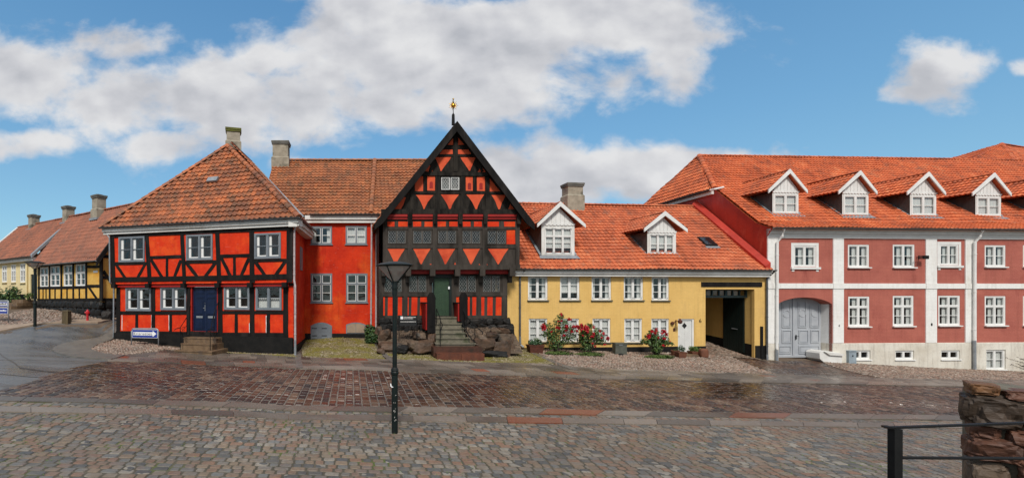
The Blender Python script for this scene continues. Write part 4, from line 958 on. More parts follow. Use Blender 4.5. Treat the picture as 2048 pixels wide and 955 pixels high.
# banks of boulders on both sides of the stair
def bank(lab, pts, big, gravel):
    t = thing('boulder_bank', lab, 'boulder bank', pts, 'boulder banks beside the stair'); 
    mb = MB(); (ua, ub, dep, zt_, zb_) = gravel; n = 14; vs = []
    for i in range(n+1):
        for j in range(7):
            u = ua+(ub-ua)*i/n; q_ = j/6; d = q_*dep; z = zt_(u)*(1-q_**1.5)+zb_*q_**1.5+.05*noise.noise(Vector((u*2, d*2, 3)))
            vs.append(frG.p(u, d, z))
    mb.add(vs, [(i*7+j, (i+1)*7+j, (i+1)*7+j+1, i*7+j+1) for i in range(n) for j in range(6)]); build(mb, 'earth', 'soil', t)
    pb = MB(); rr = random.Random(5)
    for _ in range(420):
        u, q_ = rr.uniform(ua, ub), rr.random(); d = q_*dep*.95; z = zt_(u)*(1-q_**1.5)+zb_*q_**1.5; s = rr.uniform(.035,.085); rock(pb, frG.p(u,d,z+.02), (s*1.3,s,s*.7), rr.random()*90, 1, .25, 1, rr.random()*3)
    o = build(pb, 'gravel', 'boulder_grey', t); o['kind'] = 'stuff'
    for i, (x, y, sx, sz, d, m) in enumerate(big):
        a = frG.px((x, y), d); k_ = (22.9-d)/900
        b = MB(); crag(b, frG.p(a[0], d-.1, a[1]), (sx*k_*1.02, .30, sz*k_*1.0), i*7+x, R.uniform(-.2,.2)); build(b, 'boulder', m, t, False)
b0 = frG.px((760,690), 1.9)
bank('low bank of brown boulders left of the stair', frG.p(.9,1.4,0), [(770,670,13,12,1.0,'boulder'),(774,694,17,11,1.7,'boulder'),(806,697,14,9,1.9,'tar_stone'),(826,692,10,9,1.9,'boulder_grey'),(846,692,21,12,1.9,'boulder'),(797,691,9,7,1.8,'boulder_grey'),(863,680,9,14,1.6,'boulder'),(762,702,9,6,2.0,'boulder'),(758,660,6,8,.5,'boulder_grey'),(840,672,12,8,1.2,'boulder_grey')], (-.05, frG.px((864,600),1)[0], 1.9, lambda u: P(0,661,22.4).z-.05, .0))
bank('high bank of brown boulders right of the stair', frG.p(5.9,1.2,0), [(973,690,23,13,1.9,'boulder'),(1003,697,20,17,1.9,'boulder'),(1005,676,15,9,1.5,'boulder_grey'),(985,671,13,7,1.6,'boulder'),(1018,682,8,14,1.4,'boulder'),(962,676,11,9,1.7,'boulder_grey'),(990,708,26,7,2.1,'tar_stone'),(1010,662,12,6,.9,'boulder'),(960,700,10,8,2.0,'boulder'),(994,662,10,5,.9,'boulder_grey'),(1024,698,7,15,1.5,'boulder'),(1020,664,7,9,.7,'tar_stone')], (frG.px((946,690),2)[0], lR+.1, 1.9, lambda u: P(0,656,22.4).z, -.0))
# information board
D_ = 21.3; frI = Fr(XY(798,D_), XY(834,D_)); zi0, zi1 = P(0,651,D_).z, P(0,630,D_).z
ib = thing('information_sign', 'small black information board with white lettering in front of the left boulder bank', 'sign', frI.p(frI.L/2,0,P(0,670,D_).z))
mb = MB(); mb.box(frI, .02, frI.L-.02, zi0, zi1, -.015, .015); bo = build(mb, 'board', 'sign_black', ib)
for u in (0.0, frI.L): mb = MB(); mb.tube([frI.p(u,-.02,P(0,672,D_).z-.25), frI.p(u,-.02,zi1+.02)], .018, 6); build(mb, 'leg', 'iron', ib)
mb = MB(); mb.box(frI, .07, .19, zi1-.18, zi1-.05, .016, .02); build(mb, 'emblem', 'sign_white', bo)
mb = MB(); rr = random.Random(3)
for z, a, b in ((zi1-.085,.22,.80),(zi1-.15,.22,.66),(zi1-.30,.07,.80)):
    u = a
    while u < b: l_ = rr.uniform(.015,.05); mb.box(frI, u, min(u+l_, b), z-.016, z+.016, .016, .018); u += l_+rr.uniform(.007,.02)
build(mb, 'lettering', 'lamp_white', bo)
# ================================================================== yellow house
YA, YB = XY(1035,23.4), XY(1532.5,24.5); dY = (Vector(YB)-Vector(YA)).normalized(); YA = tuple(Vector(YA)-dY*1.2)
frY = Fr(YA, YB); YL = frY.L
yel = thing('yellow_house', 'long low yellow house with white windows, red tiles and a dark gateway', 'house', frY.p(YL/2,0,-.3))
y = lambda p, w=0: frY.px(p, w)
zy0 = y((1250,693))[1]; zyt = y((1250,548))[1]
gate = (y((1411,600))[0], y((1509,600))[0], -1.2, y((1460,578))[1])
upr = [frY.rect(d2(*a), d2(*b)) for a, b in [((172,105),(360,332)),((478,105),(665,332)),((780,105),(967,332)),((1087,107),(1272,332))]]+[frY.rect((1303.5,553),(1338,600))]
lwr = [frY.rect(d2(*a), d2(*b)) for a, b in [((180,508),(357,731)),((482,508),(660,731)),((788,508),(960,735)),((1092,508),(1262,735))]]+[frY.rect((1302.8,636.6),(1338,683))]
dr = frY.rect((1356,637),(1388.5,706)); 
w = MB(); wall_cells(w, frY, 0, YL, -1.3, zyt+.1, upr+lwr+[dr, gate], .16, 0); build(w, 'wall', 'yellow_wall', yel)
for a, b in ((1.2, dr[0]-.02), (dr[1]+.02, gate[0]), (gate[1]+.03, YL)): pl = MB(); pl.box(frY, a, b, -1.4, zy0+(.12 if a > 15 else 0), -.2, .03); build(pl, 'plinth', 'tar', yel)
for i, r in enumerate(upr): window(yel, frY, r, -.06, 2, None, 2, 'white', 'white', .065, .035, .02, .07, curtain=('sides','blind','sides','pairs','sides')[i], sill='box_grey', sill_out=.14, hinges=True)
for i, r in enumerate(lwr): window(yel, frY, r, -.06, 2, None, 2, 'white', 'white', .065, .035, .02, .07, curtain='full', sill='box_grey', sill_out=.14, hinges=True)
# front door
u0, u1, z0, z1 = dr; mb = MB(); mb.box(frY, u0, u0+.05, z0, z1, -.12, -.03); mb.box(frY, u1-.09, u1, z0, z1, -.12, -.03); mb.box(frY, u0+.05, u1-.09, z1-.06, z1, -.12, -.03); build(mb, 'door_frame', 'white', yel)
mb = MB(); a, b = u0+.05, u1-.09; mb.box(frY, a, b, z0+.02, z1-.06, -.13, -.10); umd = (a+b)/2; zd1 = z0+(z1-z0)*.80; s_ = .095
zz = z0-.9
while zz < z1:
    for (x0, x1, sg) in ((a+.02, umd-.006, -1), (umd+.006, b-.02, -1)):
        h_ = (x1-x0)*.9; p = [(x0, zz+h_), (x1, zz), (x1, zz+s_-.02), (x0, zz+h_+s_-.02)]
        p = [(q0, min(max(q1, z0+.04), z1-.08)) for q0, q1 in p]
        if p[3][1]-p[0][1] > .004 or p[2][1]-p[1][1] > .004: mb.prism(frY, p, -.10, -.085)
    zz += s_
do = build(mb, 'door', 'white', yel)
mb = MB(); mb.prism(frY, [(umd-.15,zd1),(umd-.01,zd1-.16),(umd+.13,zd1),(umd-.01,zd1+.16)], -.085, -.075); build(mb, 'diamond_pane', 'sign_black', do)
mb = MB(); zh = z0+(z1-z0)*.49; mb.tube([frY.p(a+.06,-.085,zh), frY.p(a+.06,-.04,zh), frY.p(a-.03,-.04,zh)], .012, 6); build(mb, 'handle', 'iron', do)
text('6', frY, y((1398,645))[0], y((1398,644.5))[1], .012, .2, 'iron', yel, .13)
mb = MB(); a = y((1346,645)); mb.box(frY, a[0], a[0]+.12, a[1]-.45, a[1]-.28, .002, .02); build(mb, 'plaque', 'rust', yel)
ln = MB(); c_ = frY.p(y((1352,641))[0]-.02, .0, y((1352,641))[1]); ln.tube([c_+frY.n*.02-Vector((0,0,.25)), c_+frY.n*.02+Vector((0,0,.05))], .025, 6); ln.tube([c_+frY.n*.03, c_+frY.n*.35-frY.u*.05], .018, 6)
ln.lathe(c_+frY.n*.36-frY.u*.05-Vector((0,0,.14)), [(.03,0),(.10,.05),(.11,.16),(.04,.24),(.01,.28)], 8); ln.tube([c_+frY.n*.05-frY.u*.02, c_+frY.n*.05-frY.u*.20-Vector((0,0,.1))], .012, 5); ln.lathe(c_+frY.n*.05-frY.u*.22-Vector((0,0,.2)), [(.02,0),(.09,.03),(.10,.10),(.02,.17)], 8)
lo = build(ln, 'wall_lamp', 'rust', yel)
# gateway: lintel, transom lights, passage, open leaf
mb = MB(); a, b = y((1402,567))[0], y((1523,567))[0]; zl = y((1460,568))[1]; mb.box(frY, a, b, zl-.13, zl+.12, -.05, .045); build(mb, 'lintel', 'black_timber', yel)
tz1 = gate[3]; tz0 = y((1460,594))[1]
tr = MB(); g0, g1 = gate[0], gate[1]; tr.box(frY, g0, g1, tz0-.02, tz0+.10, -.55, -.42); tr.box(frY, g0, g1, tz1-.06, tz1, -.55, -.43)
for k in range(8): u = g0+(g1-g0)*k/7; tr.box(frY, u-(.03 if k not in (0,4,7) else .06), u+(.03 if k not in (0,4,7) else .06), tz0+.10, tz1-.06, -.54, -.44)
to = build(tr, 'gate_transom', 'teal_trim', yel)
mb = MB(); quad(mb, frY.p(g0,-.5,tz0+.1), frY.p(g1,-.5,tz0+.1), frY.p(g1,-.5,tz1-.06), frY.p(g0,-.5,tz1-.06)); build(mb, 'pane', 'glass', to)
ps = MB(); pd = 8.5; zc = tz1+.05
quad(ps, frY.p(g1+.03,-.1,-1.3), frY.p(g1+.03,-pd,-1.3), frY.p(g1+.03,-pd,zc), frY.p(g1+.03,-.1,zc)); quad(ps, frY.p(g0,-.1,-1.3), frY.p(g0,-pd,-1.3), frY.p(g0,-pd,zc), frY.p(g0,-.1,zc)); quad(ps, frY.p(g0,-pd,-1.3), frY.p(g1+.03,-pd,-1.3), frY.p(g1+.03,-pd,zc), frY.p(g0,-pd,zc)); build(ps, 'passage_wall', 'yellow_wall', yel)
ps = MB(); quad(ps, frY.p(g0,-.1,zc), frY.p(g1+.03,-.1,zc), frY.p(g1+.03,-pd,zc), frY.p(g0,-pd,zc)); build(ps, 'passage_ceiling', 'grey_timber', yel)
ps = MB(); zq = P(1440,668,27.0).z
ps.add([frY.p(g1+.01,-.15,-1.3), frY.p(g1+.01,-pd,-1.3), frY.p(g1+.01,-pd,zq+.45), frY.p(g1+.01,-.15,zq-.35)], [(0,1,2,3)]); build(ps, 'passage_plinth', 'tar', yel)
lf = MB(); frD = Fr(tuple(frY.p(g1-.02,-.58,0).xy), tuple(frY.p(g1-.10,-1.80,0).xy)); zgl = zg(*frY.p(g1,-1.2,0).xy)
lf.box(frD, 0, frD.L, zgl+.02, tz0-.03, -.03, .03)
for k in range(9): u = frD.L*(k+.5)/9; lf.box(frD, u-frD.L/18+.008, u+frD.L/18-.008, zgl+.03, tz0-.04, -.045, -.03); lf.box(frD, u-frD.L/18+.008, u+frD.L/18-.008, zgl+.03, tz0-.04, .03, .045)
lo = build(lf, 'gate_leaf', 'dark_green', yel)
mb = MB(); zb_ = zgl+1.3; mb.tube([frD.p(frD.L*.28,.06,zb_), frD.p(frD.L*.55,.06,zb_+.03)], .02, 6); mb.tube([frD.p(frD.L*.28,-.06,zb_), frD.p(frD.L*.55,-.06,zb_+.03)], .02, 6); build(mb, 'bolt', 'zinc', lo)
mb = MB(); a = y((1518,660))[0]; mb.tube([frY.p(a+.12,.03,y((1520,727))[1]), frY.p(a+.12,.03,y((1520,652))[1])], .07, 8); build(mb, 'pipe_guard', 'iron', yel)
# roof
oe = .35; E0, E1 = frY.p(-.8,oe,0), frY.p(YL-.02,oe,0)
zey = (P(1040,536,23.1).z+P(1530,541,24.15).z)/2; E0.z = E1.z = zey
rw = -4.6; zr = (P(1060,405,27.6).z+P(1410,410,29.0).z)/2
K0, K1 = frY.p(-.8,rw,zr), frY.p(YL-.02,rw,zr)
rf = MB(); roof_poly(rf, [E0,E1,K1,K0], .225, .30, amp=.03, step=.05); ridge(rf, K0, K1, .11)
B0, B1 = frY.p(-.8,2*rw-oe,zey), frY.p(YL-.02,2*rw-oe,zey); roof_poly(rf, [B1,B0,K0,K1], .225, .3)
yr = build(rf, 'roof', 'tile_new', yel)
tanY = (zr-zey)/(oe-rw); wzY = lambda z: oe-(z-zey)/tanY
eave_board(yel, E0, E1, .30); gutter(yel, E0+Vector((0,-.08,0)), E1+Vector((.15,-.07,0)), .07)
a = y((1040,600),.08)[0]
downpipe(yel, [frY.p(a+.12,oe+.02,zey-.06), frY.p(a,.08,zey-.42), frY.p(a,.08,.55)], .048, 'gutter_zinc', [frY.p(a,.08,.58), frY.p(a+.02,.08,.15), frY.p(a+.14,.2,.02)])
a = YL-.06
downpipe(yel, [frY.p(a+.12,oe+.05,zey-.06), frY.p(a,.10,zey-.45), frY.p(a,.10,-.55)], .048, 'gutter_zinc', [frY.p(a,.10,-.5), frY.p(a+.02,.10,-.95), frY.p(a+.10,.2,-1.0)])
def place_dormer(parent, fr, wz, box_px, win_px, apex_px, el_px, er_px, **kw):
    # find the distance at which the sill line meets the roof
    w_ = 0.
    for _ in range(60):
        z = fr.px(((box_px[0][0]+box_px[1][0])/2, box_px[1][1]), w_)[1]; w_ = .6*w_+.4*wz(z)
    wf = w_+.03; r = fr.rect(*box_px, wf); za = fr.px(apex_px, wf+.28)[1]; l, rr_ = fr.px(el_px, wf+.23), fr.px(er_px, wf+.23)
    win = kw.pop('win'); win = dict(win); win['rect'] = fr.rect(*win_px, wf)
    return dormer(parent, fr, r, za, wf, wz, (l[0], rr_[0]), (l[1]+rr_[1])/2, 'white_wall', win, **kw)
wn3 = dict(cols=3, fm='white', sm='white', fw=.05, sw=.03, proud=.02, back=.06, hinges=True)
place_dormer(yel, frY, wzY, ((1083,449),(1149,510)), ((1089,455),(1144,508)), (1122.5,404.5), (1074,449), (1170.5,449), win=dict(wn3, transom=.69, bars=2, curtain='blind'))
place_dormer(yel, frY, wzY, ((1294.5,464),(1352,509)), ((1299,468),(1348,507)), (1331,423.5), (1287.5,459.5), (1374,457), win=dict(wn3, bars=1, curtain='blind'))
def on_roof(px_, e0, e1, k0): return on_plane(px_, e0, e1, k0)
pa = on_roof((1413,485), E0, E1, K0); U_ = (E1-E0).normalized(); V_ = (K0-E0); V_ = (V_-U_*V_.dot(U_)).normalized(); N_ = U_.cross(V_)
sk = MB(); sk.hexa([pa+U_*a_+V_*b_+N_*h for h in (.0,.13) for a_, b_ in ((-.36,-.42),(.36,-.42),(.36,.42),(-.36,.42))]); so = build(sk, 'skylight', 'iron', yr)
sk = MB(); quad(sk, *[pa+U_*a_+V_*b_+N_*.136 for a_, b_ in ((-.29,-.35),(.29,-.35),(.29,.35),(-.29,.35))]); build(sk, 'pane', 'glass', yr)
sk = MB(); sk.hexa([pa+U_*a_+V_*b_+N_*h for h in (.05,.07) for a_, b_ in ((-.42,-.6),(.42,-.6),(.42,-.43),(-.42,-.43))]); build(sk, 'flashing', 'lead', yr)
chimney(yel, frY.p(y((1143,400), rw)[0], rw+.1, 0).xy, .98, .70, zr-.55, P(1143,363,27.7).z, .1, foot=1.0, flash=False)

# ================================================================== rose brick house on the right
RA, RBp = XY(1533.5,24.5), XY(2048,25.2); dR = (Vector(RBp)-Vector(RA)).normalized(); frR = Fr(RA, tuple(Vector(RBp)+dR*17)); RL = frR.L
rh = thing('brick_house', 'large rose painted brick house with white pilasters, four white dormers and an arched grey gate', 'house', frR.p(RL/2,0,-1.2))
r_ = lambda p, w=0: frR.px(p, w)
zb1 = r_((1750,686))[1]; zc0 = r_((1750,477))[1]; zc1 = r_((1750,459))[1]; s0, s1 = r_((1750,577))[1], r_((1750,566))[1]
gu0, gu1 = r_((1555.5,650))[0], r_((1664,650))[0]; zspr = r_((1600,608))[1]; zcr = r_((1600,594))[1]
wr = [((1587.6,491),(1632,533)), ((1695.8,489),(1738,534)), ((1785.6,488.6),(1829,534)), ((1879.5,488.5),(1917,530)), ((1969.4,490),(2011,533)), ((2046,490),(2088,533))]
wl = [((1696.5,592.4),(1738.6,652)), ((1785.6,591),(1827,651)), ((1876.5,590.7),(1919.7,650)), ((1969.4,591.5),(2011,650)), ((2046,591.5),(2088,650))]
wb = [((1702,699.6),(1739,718)), ((1788.6,700),(1826,718)), ((1880,699.6),(1918,717.5)), ((1970,698.6),(2009,738))]
rr1 = [frR.rect(*k) for k in wr]; rr2 = [frR.rect(*k) for k in wl]; rr3 = [frR.rect(*k) for k in wb]
gateH = (gu0, gu1, -2.0, zcr+.05)
w = MB(); wall_cells(w, frR, 0, RL, zb1, zc1+.2, rr1+rr2+[gateH], .16, 0)
n = 16; um = (gu0+gu1)/2; arc = lambda u: zspr+(zcr-zspr)*(1-((u-um)/((gu1-gu0)/2))**2)**.75 if abs(u-um) < (gu1-gu0)/2-1e-6 else zspr
us = steps(gu0, gu1, n)
for a, b in zip(us, us[1:]):
    w.add([frR.p(a,0,arc(a)), frR.p(b,0,arc(b)), frR.p(b,0,gateH[3]), frR.p(a,0,gateH[3])], [(0,1,2,3)]); w.add([frR.p(a,0,arc(a)), frR.p(b,0,arc(b)), frR.p(b,-.62,arc(b)), frR.p(a,-.62,arc(a))], [(3,2,1,0)])
build(w, 'wall', 'rose_brick', rh)
w = MB(); wall_cells(w, frR, gu1, RL, -2.3, zb1, rr3, .16, .05); wall_cells(w, frR, 0, gu0, -2.3, zb1, [], .1, .05)
for a, b in ((gu1, RL), (0, gu0)): w.add([frR.p(a,.05,zb1), frR.p(b,.05,zb1), frR.p(b,-.02,zb1+.03), frR.p(a,-.02,zb1+.03)], [(0,1,2,3)])
w.add([frR.p(gu1,.05,-2.3), frR.p(gu1,-.62,-2.3), frR.p(gu1,-.62,zb1), frR.p(gu1,.05,zb1)], [(3,2,1,0)]); w.add([frR.p(gu0,.05,-2.3), frR.p(gu0,-.62,-2.3), frR.p(gu0,-.62,zb1), frR.p(gu0,.05,zb1)], [(0,1,2,3)])
build(w, 'base_course', 'base_wall', rh)
w = MB(); w.add([frR.p(gu1,-.001,zb1), frR.p(gu1,-.62,zb1), frR.p(gu1,-.62,zspr), frR.p(gu1,-.001,zspr)], [(3,2,1,0)]); build(w, 'gate_reveal', 'white_brick', rh); w = MB(); w.add([frR.p(gu0,-.001,zb1), frR.p(gu0,-.62,zb1), frR.p(gu0,-.62,zspr), frR.p(gu0,-.001,zspr)], [(0,1,2,3)]); build(w, 'gate_reveal', 'white_brick', rh)
pils = [(1534,1556),(1665,1686),(1850,1872),(1929,1951),(2052,2074)]
for a, b in pils:
    ua, ub = max(r_((a,600))[0], 0), r_((b,600))[0]; mb = MB(); zbot = zb1+.032
    mb.box(frR, ua, ub, zbot, s0-.002, -.03, .045); mb.box(frR, ua, ub, s1+.002, zc0-.002, -.03, .045); mb.box(frR, ua-.01, ub+.01, s0, s1, -.03, .075); build(mb, 'pilaster', 'white_brick', rh)
pe = [r_((a,600))[0] for p in pils for a in p][1:]+[RL]
for a, b in zip(pe[::2], pe[1::2]): mb = MB(); mb.box(frR, a+.012, b-.012, s0+.01, s1-.01, -.03, .05); build(mb, 'string_course', 'white_brick', rh)
mb = MB(); mb.box(frR, 0, RL, zc0, zc0+.22, -.03, .06); mb.box(frR, 0, RL, zc0+.222, zc1-.12, -.03, .13); mb.box(frR, 0, RL, zc1-.118, zc1-.0, -.03, .22); build(mb, 'cornice', 'white', rh)
for i, r in enumerate(rr1): window(rh, frR, r, -.03, 2, None, 1, 'white', 'white', .07, .035, .02, .07, curtain='pairs', sill='white' if i not in (0, 3) else None, sill_out=.14, surround='white' if i in (0, 3) else None)
for i, r in enumerate(rr2): window(rh, frR, r, -.03, 2, .66, 1, 'white', 'white', .07, .035, .02, .07, curtain='pairs', sill='white', sill_out=.14)
for i, r in enumerate(rr3): window(rh, frR, r, -.02, 2, None, 0 if i < 3 else 1, 'white', 'white', .075, .03, .02, .07, curtain='full' if i == 3 else None, sill='white', sill_out=.12)
# grey double gate in the arch
zgt = r_((1600,714), -.5)[1]; gm = MB(); wd = -.58
n = 16; us = steps(gu0, gu1, n); top = [(u, arc(u)) for u in us]
gm.prism(frR, [(gu0,zgt),(gu1,zgt)]+top[::-1], wd-.06, wd); gbase = build(gm, 'gate', 'gate_paint', rh)
ud = r_((1587,650), -.5)[0]; ud2 = r_((1590.5,650), -.5)[0]
def gp(x0, x1, y0, y1, arched=False, circle=None):
    a, b = frR.px(e7(x0,500), wd)[0], frR.px(e7(x1,500), wd)[0]; z_1, z_0 = frR.px(e7(400,y0), wd)[1], frR.px(e7(400,y1), wd)[1]; mb = MB()
    for (A_, B_, C_, D_) in ((a,b,z_0,z_0+.045),(a,b,z_1-.045,z_1),(a,a+.045,z_0+.045,z_1-.045),(b-.045,b,z_0+.045,z_1-.045)): mb.box(frR, A_, B_, C_, D_, wd, wd+.035)
    mb.box(frR, a+.085, b-.085, z_0+.085, z_1-.085, wd, wd+.02)
    if circle:
        zc_ = frR.px(e7(400,circle), wd)[1]; uc = (a+b)/2; rr_ = .19; ring = [frR.p(uc+rr_*math.cos(t), wd+.02, zc_+rr_*math.sin(t)) for t in steps(0, 2*math.pi, 20)]; mb.tube(ring, .022, 6)
    build(mb, 'gate_panel', 'gate_paint', gbase)
gp(228,322,232,500,circle=355); gp(400,488,225,500,circle=350); gp(525,628,255,500,circle=350)
gp(228,332,527,665); gp(405,510,527,668); gp(532,625,527,665); gp(192,325,692,775); gp(408,628,692,778)
mb = MB(); mb.box(frR, ud, ud2, zgt+.05, arc(ud)-.03, wd, wd+.05); mb.box(frR, gu0+.02, gu1-.02, zgt, zgt+.10, wd, wd+.06); build(mb, 'gate_rail', 'gate_paint', gbase)
mb = MB(); a = frR.px(e7(372,600), wd); mb.box(frR, a[0]-.03, a[0]+.03, a[1]-.13, a[1]+.12, wd+.05, wd+.065); mb.tube([frR.p(a[0],wd+.07,a[1]+.05), frR.p(a[0]+.12,wd+.1,a[1]+.05)], .014, 6); build(mb, 'handle', 'iron', gbase)
gs = MB(); a0_, a1_ = r_((1639,715), .2)[0], r_((1683,715), .2)[0]; zt_ = r_((1660,701), .2)[1]; gs.prism(frR, [(a0_,zt_-.42),(a0_+.25,zt_-.62),(a1_-.25,zt_-.80),(a1_,zt_-.75),(a1_+.02,zt_-.18),(a1_-.12,zt_-.10),(a1_-.4,zt_-.06),(a0_+.3,zt_+.02),(a0_+.05,zt_-.02),(a0_-.02,zt_-.12)], -.5, .22); gs.prism(frR, [(a0_+.2,zt_-.03),(a1_-.1,zt_-.13),(a1_+.05,zt_-.20),(a1_+.0,zt_-.27),(a0_+.5,zt_-.22)], .2, .30); build(gs, 'guard_stone', 'white_wall', rh)
text('4', frR, r_((1674.5,652))[0], r_((1675,653))[1], .05, .14, 'iron', rh, .1)
mb = MB(); a = r_((1861,648)); mb.box(frR, a[0]-.04, a[0]+.04, a[1]-.07, a[1]+.07, .046, .06); build(mb, 'number_plate', 'iron', rh)
# street-sign bracket: dark framed arm sticking out from the wall
br = MB(); a = r_((1832,515), .05); fo = .5; pA = frR.p(a[0]+.05,0,a[1]); 
br.box(frR, a[0]-.22, a[0]-.18, a[1]-.09, a[1]+.10, .3, .33); br.box(frR, a[0]-.22, a[0]+.06, a[1]+.06, a[1]+.10, .3, .33); br.box(frR, a[0]-.22, a[0]+.06, a[1]-.09, a[1]-.06, .3, .33); br.box(frR, a[0]+.06, a[0]+.34, a[1]-.09, a[1]+.10, .28, .36)
br.tube([frR.p(a[0]+.2,0,a[1]), frR.p(a[0]+.2,.3,a[1])], .03, 6); br.tube([frR.p(a[0]+.1,0,a[1]+.03), frR.p(a[0]+.1,.3,a[1]+.03)], .02, 6)
build(br, 'wall_bracket', 'iron', rh)
# roof with sprocketed eaves and a half hip over the left gable
oeR = .38; zeR = zc1+.02; rwR = -6.7; zrR = P(1405,311,31.3).z
kW, kz = -.55, zeR+.46
E0, E1 = frR.p(-.05,oeR,zeR), frR.p(RL,oeR,zeR); M0, M1 = frR.p(-.05,kW,kz), frR.p(RL,kW,kz); K1 = frR.p(RL,rwR,zrR)
tanR = (zrR-kz)/(kW-rwR); wzR = lambda z: kW-(z-kz)/tanR
zH = P(1436,377,28.0).z; wH = wzR(zH); H0 = frR.p(-.05,wH,zH); KA = frR.p(1.75,rwR,zrR)
rf = MB(); roof_poly(rf, [E0,E1,M1,M0], .225, .30, amp=.03, step=.05); roof_poly(rf, [M0,M1,K1,KA,H0], .225, .30, amp=.03, step=.05)
Hb = frR.p(-.05, 2*rwR-wH, zH); roof_poly(rf, [frR.p(-.3,2*rwR-wH,zH-.08), frR.p(-.3,wH,zH-.08), KA], .225, .3, amp=.03, step=.05)
ridge(rf, H0, KA, .15, .38); ridge(rf, KA, K1, .11); ridge(rf, Hb, KA, .12)
rb = MB(); roof_poly(rf, [frR.p(RL,2*rwR-oeR,zeR), frR.p(-.05,2*rwR-oeR,zeR), Hb, KA, K1], .225, .3)
ro = build(rf, 'roof', 'tile_bright', rh)
gutter(rh, E0+Vector((0,-.07,0)), E1+Vector((0,-.07,0)), .075)
pw = MB(); prof = [(oeR-.05,zeR-.05),(kW,kz-.08),(wH,zH-.08),(2*rwR-wH,zH-.08),(2*rwR-oeR,zeR-.05),(2*rwR-oeR,-1.5),(-.0,-1.5),(-.0,zeR-.5)]
pw.add([frR.p(.0,w_,z) for w_, z in prof], [tuple(range(len(prof)))]); build(pw, 'party_wall', 'party_brick', rh)
cb_ = MB(); frH = Fr(tuple(frR.p(-.12,2*rwR-wH,0).xy), tuple(frR.p(-.12,wH,0).xy)); cb_.box(frH, .1, frH.L-.1, zH-.36, zH-.16, -.1, .06); build(cb_, 'gable_cornice', 'white', rh)
gutter(rh, frR.p(-.36,2*rwR-wH,zH-.10), frR.p(-.36,wH+.02,zH-.10), .07)
sp = MB(); sp.tube([frR.p(-.36,wH,zH-.14), frR.p(-.3,wH+.25,zH-.14), frR.p(.25,wH+.3,zH-.02)], .055, 8); build(sp, 'spout', 'white', rh)
# raised strip where the yellow roof meets the brick wall
cp = MB(); e0 = frR.p(-.16,.35,zey+.18); nn_ = frY.p(YL-.16,rw,zr+.12)
p0, p1 = frY.p(YL-.30,oe-.1,zey+.1), frY.p(YL-.30,rw,zr+.05); q0, q1 = frY.p(YL-.0,oe-.1,zey+.42), frY.p(YL-.0,rw,zr+.38)
cp.hexa([p0-Vector((0,0,.15)), q0-Vector((0,0,.4)), q1-Vector((0,0,.4)), p1-Vector((0,0,.15)), p0+Vector((0,0,.12)), q0, q1, p1+Vector((0,0,.12))]); build(cp, 'mortar_fillet', 'party_brick', yel)
dw = dict(cols=2, bars=1, fm='white', sm='white', fw=.07, sw=.035, proud=.02, back=.06, curtain='full')
for bx, apx, l_, rt in [(((1545,384),(1597,427)),(1576.5,339),(1536,379),(1614,383)), (((1684.5,386),(1737,430)),(1716,342),(1676,381.5),(1753,385)), (((1820,387),(1872.5,431)),(1848,344.5),(1813,383.5),(1890,386.5)), (((1951,389.5),(2002,432)),(1981,346.5),(1943.5,385.5),(2021,388)), (((2078,391),(2129,433)),(2108,348),(2070,387),(2148,390))]:
    (x0, y0), (x1, y1) = bx
    place_dormer(rh, frR, wzR, bx, ((x0+2,y0+4),(x1-2,y1-1)), apx, l_, rt, win=dw, tm='tile_bright', cheek='dark_lead')
a = r_((1554,600), .12)[0]
downpipe(rh, [frR.p(a+.12,oeR+.02,zeR-.08), frR.p(a+.12,.3,zeR-.45), frR.p(a,.14,zeR-.75), frR.p(a-.02,.12,-.2)], .06, 'white', [frR.p(a-.02,.12,-.25), frR.p(a-.02,.13,-1.0), frR.p(a-.0,.25,-1.1)])
a = r_((1948,600), .12)[0]
downpipe(rh, [frR.p(a+.1,oeR+.02,zeR-.08), frR.p(a+.1,.3,zeR-.4), frR.p(a,.16,zeR-.7), frR.p(a,.13,.15)], .06, 'white', [frR.p(a,.13,.2), frR.p(a,.14,-1.38), frR.p(a+.14,.34,-1.46)])
# hipped wing behind
bw = thing('rear_building', 'hipped orange tile roof of a building rising behind the rose brick house', 'building', P(2010,400,47))
AX = P(2003,289,47); ez = P(0,330,43).z-.6; mb = MB()
e = [Vector((AX.x-10,39,ez)), Vector((AX.x+8,39,ez)), Vector((AX.x+12,55,ez)), Vector((AX.x-10,55,ez))]
e = [P(1860,321,40.5), P(2062,332,40.5), Vector((P(2062,332,40.5).x+14,52,0)), Vector((P(1860,321,40.5).x-2,56,0))]; zz_ = P(0,326,40.5).z-1.6
for v in e: v.z = zz_
AX = Vector((P(2003,288,48).x, 48, P(2003,288,48).z)); K2 = AX+Vector((16,4.6,0)); e[2] = e[1]+Vector((16,4.6,0))
rf = MB(); roof_poly(rf, [e[0],e[1],AX], .24, .33); roof_poly(rf, [e[1],e[2],K2,AX], .24, .33); roof_poly(rf, [e[3],e[0],AX], .24, .33); ridge(rf, e[1], AX, .2, .5); ridge(rf, e[0], AX, .12); ridge(rf, AX, K2, .14); build(rf, 'roof', 'tile_bright', bw)
mb = MB(); mb.hexa([Vector((v.x,v.y,-1)) for v in e]+[Vector((v.x,v.y,zz_-.05)) for v in e]); build(mb, 'wall', 'rose_brick', bw)
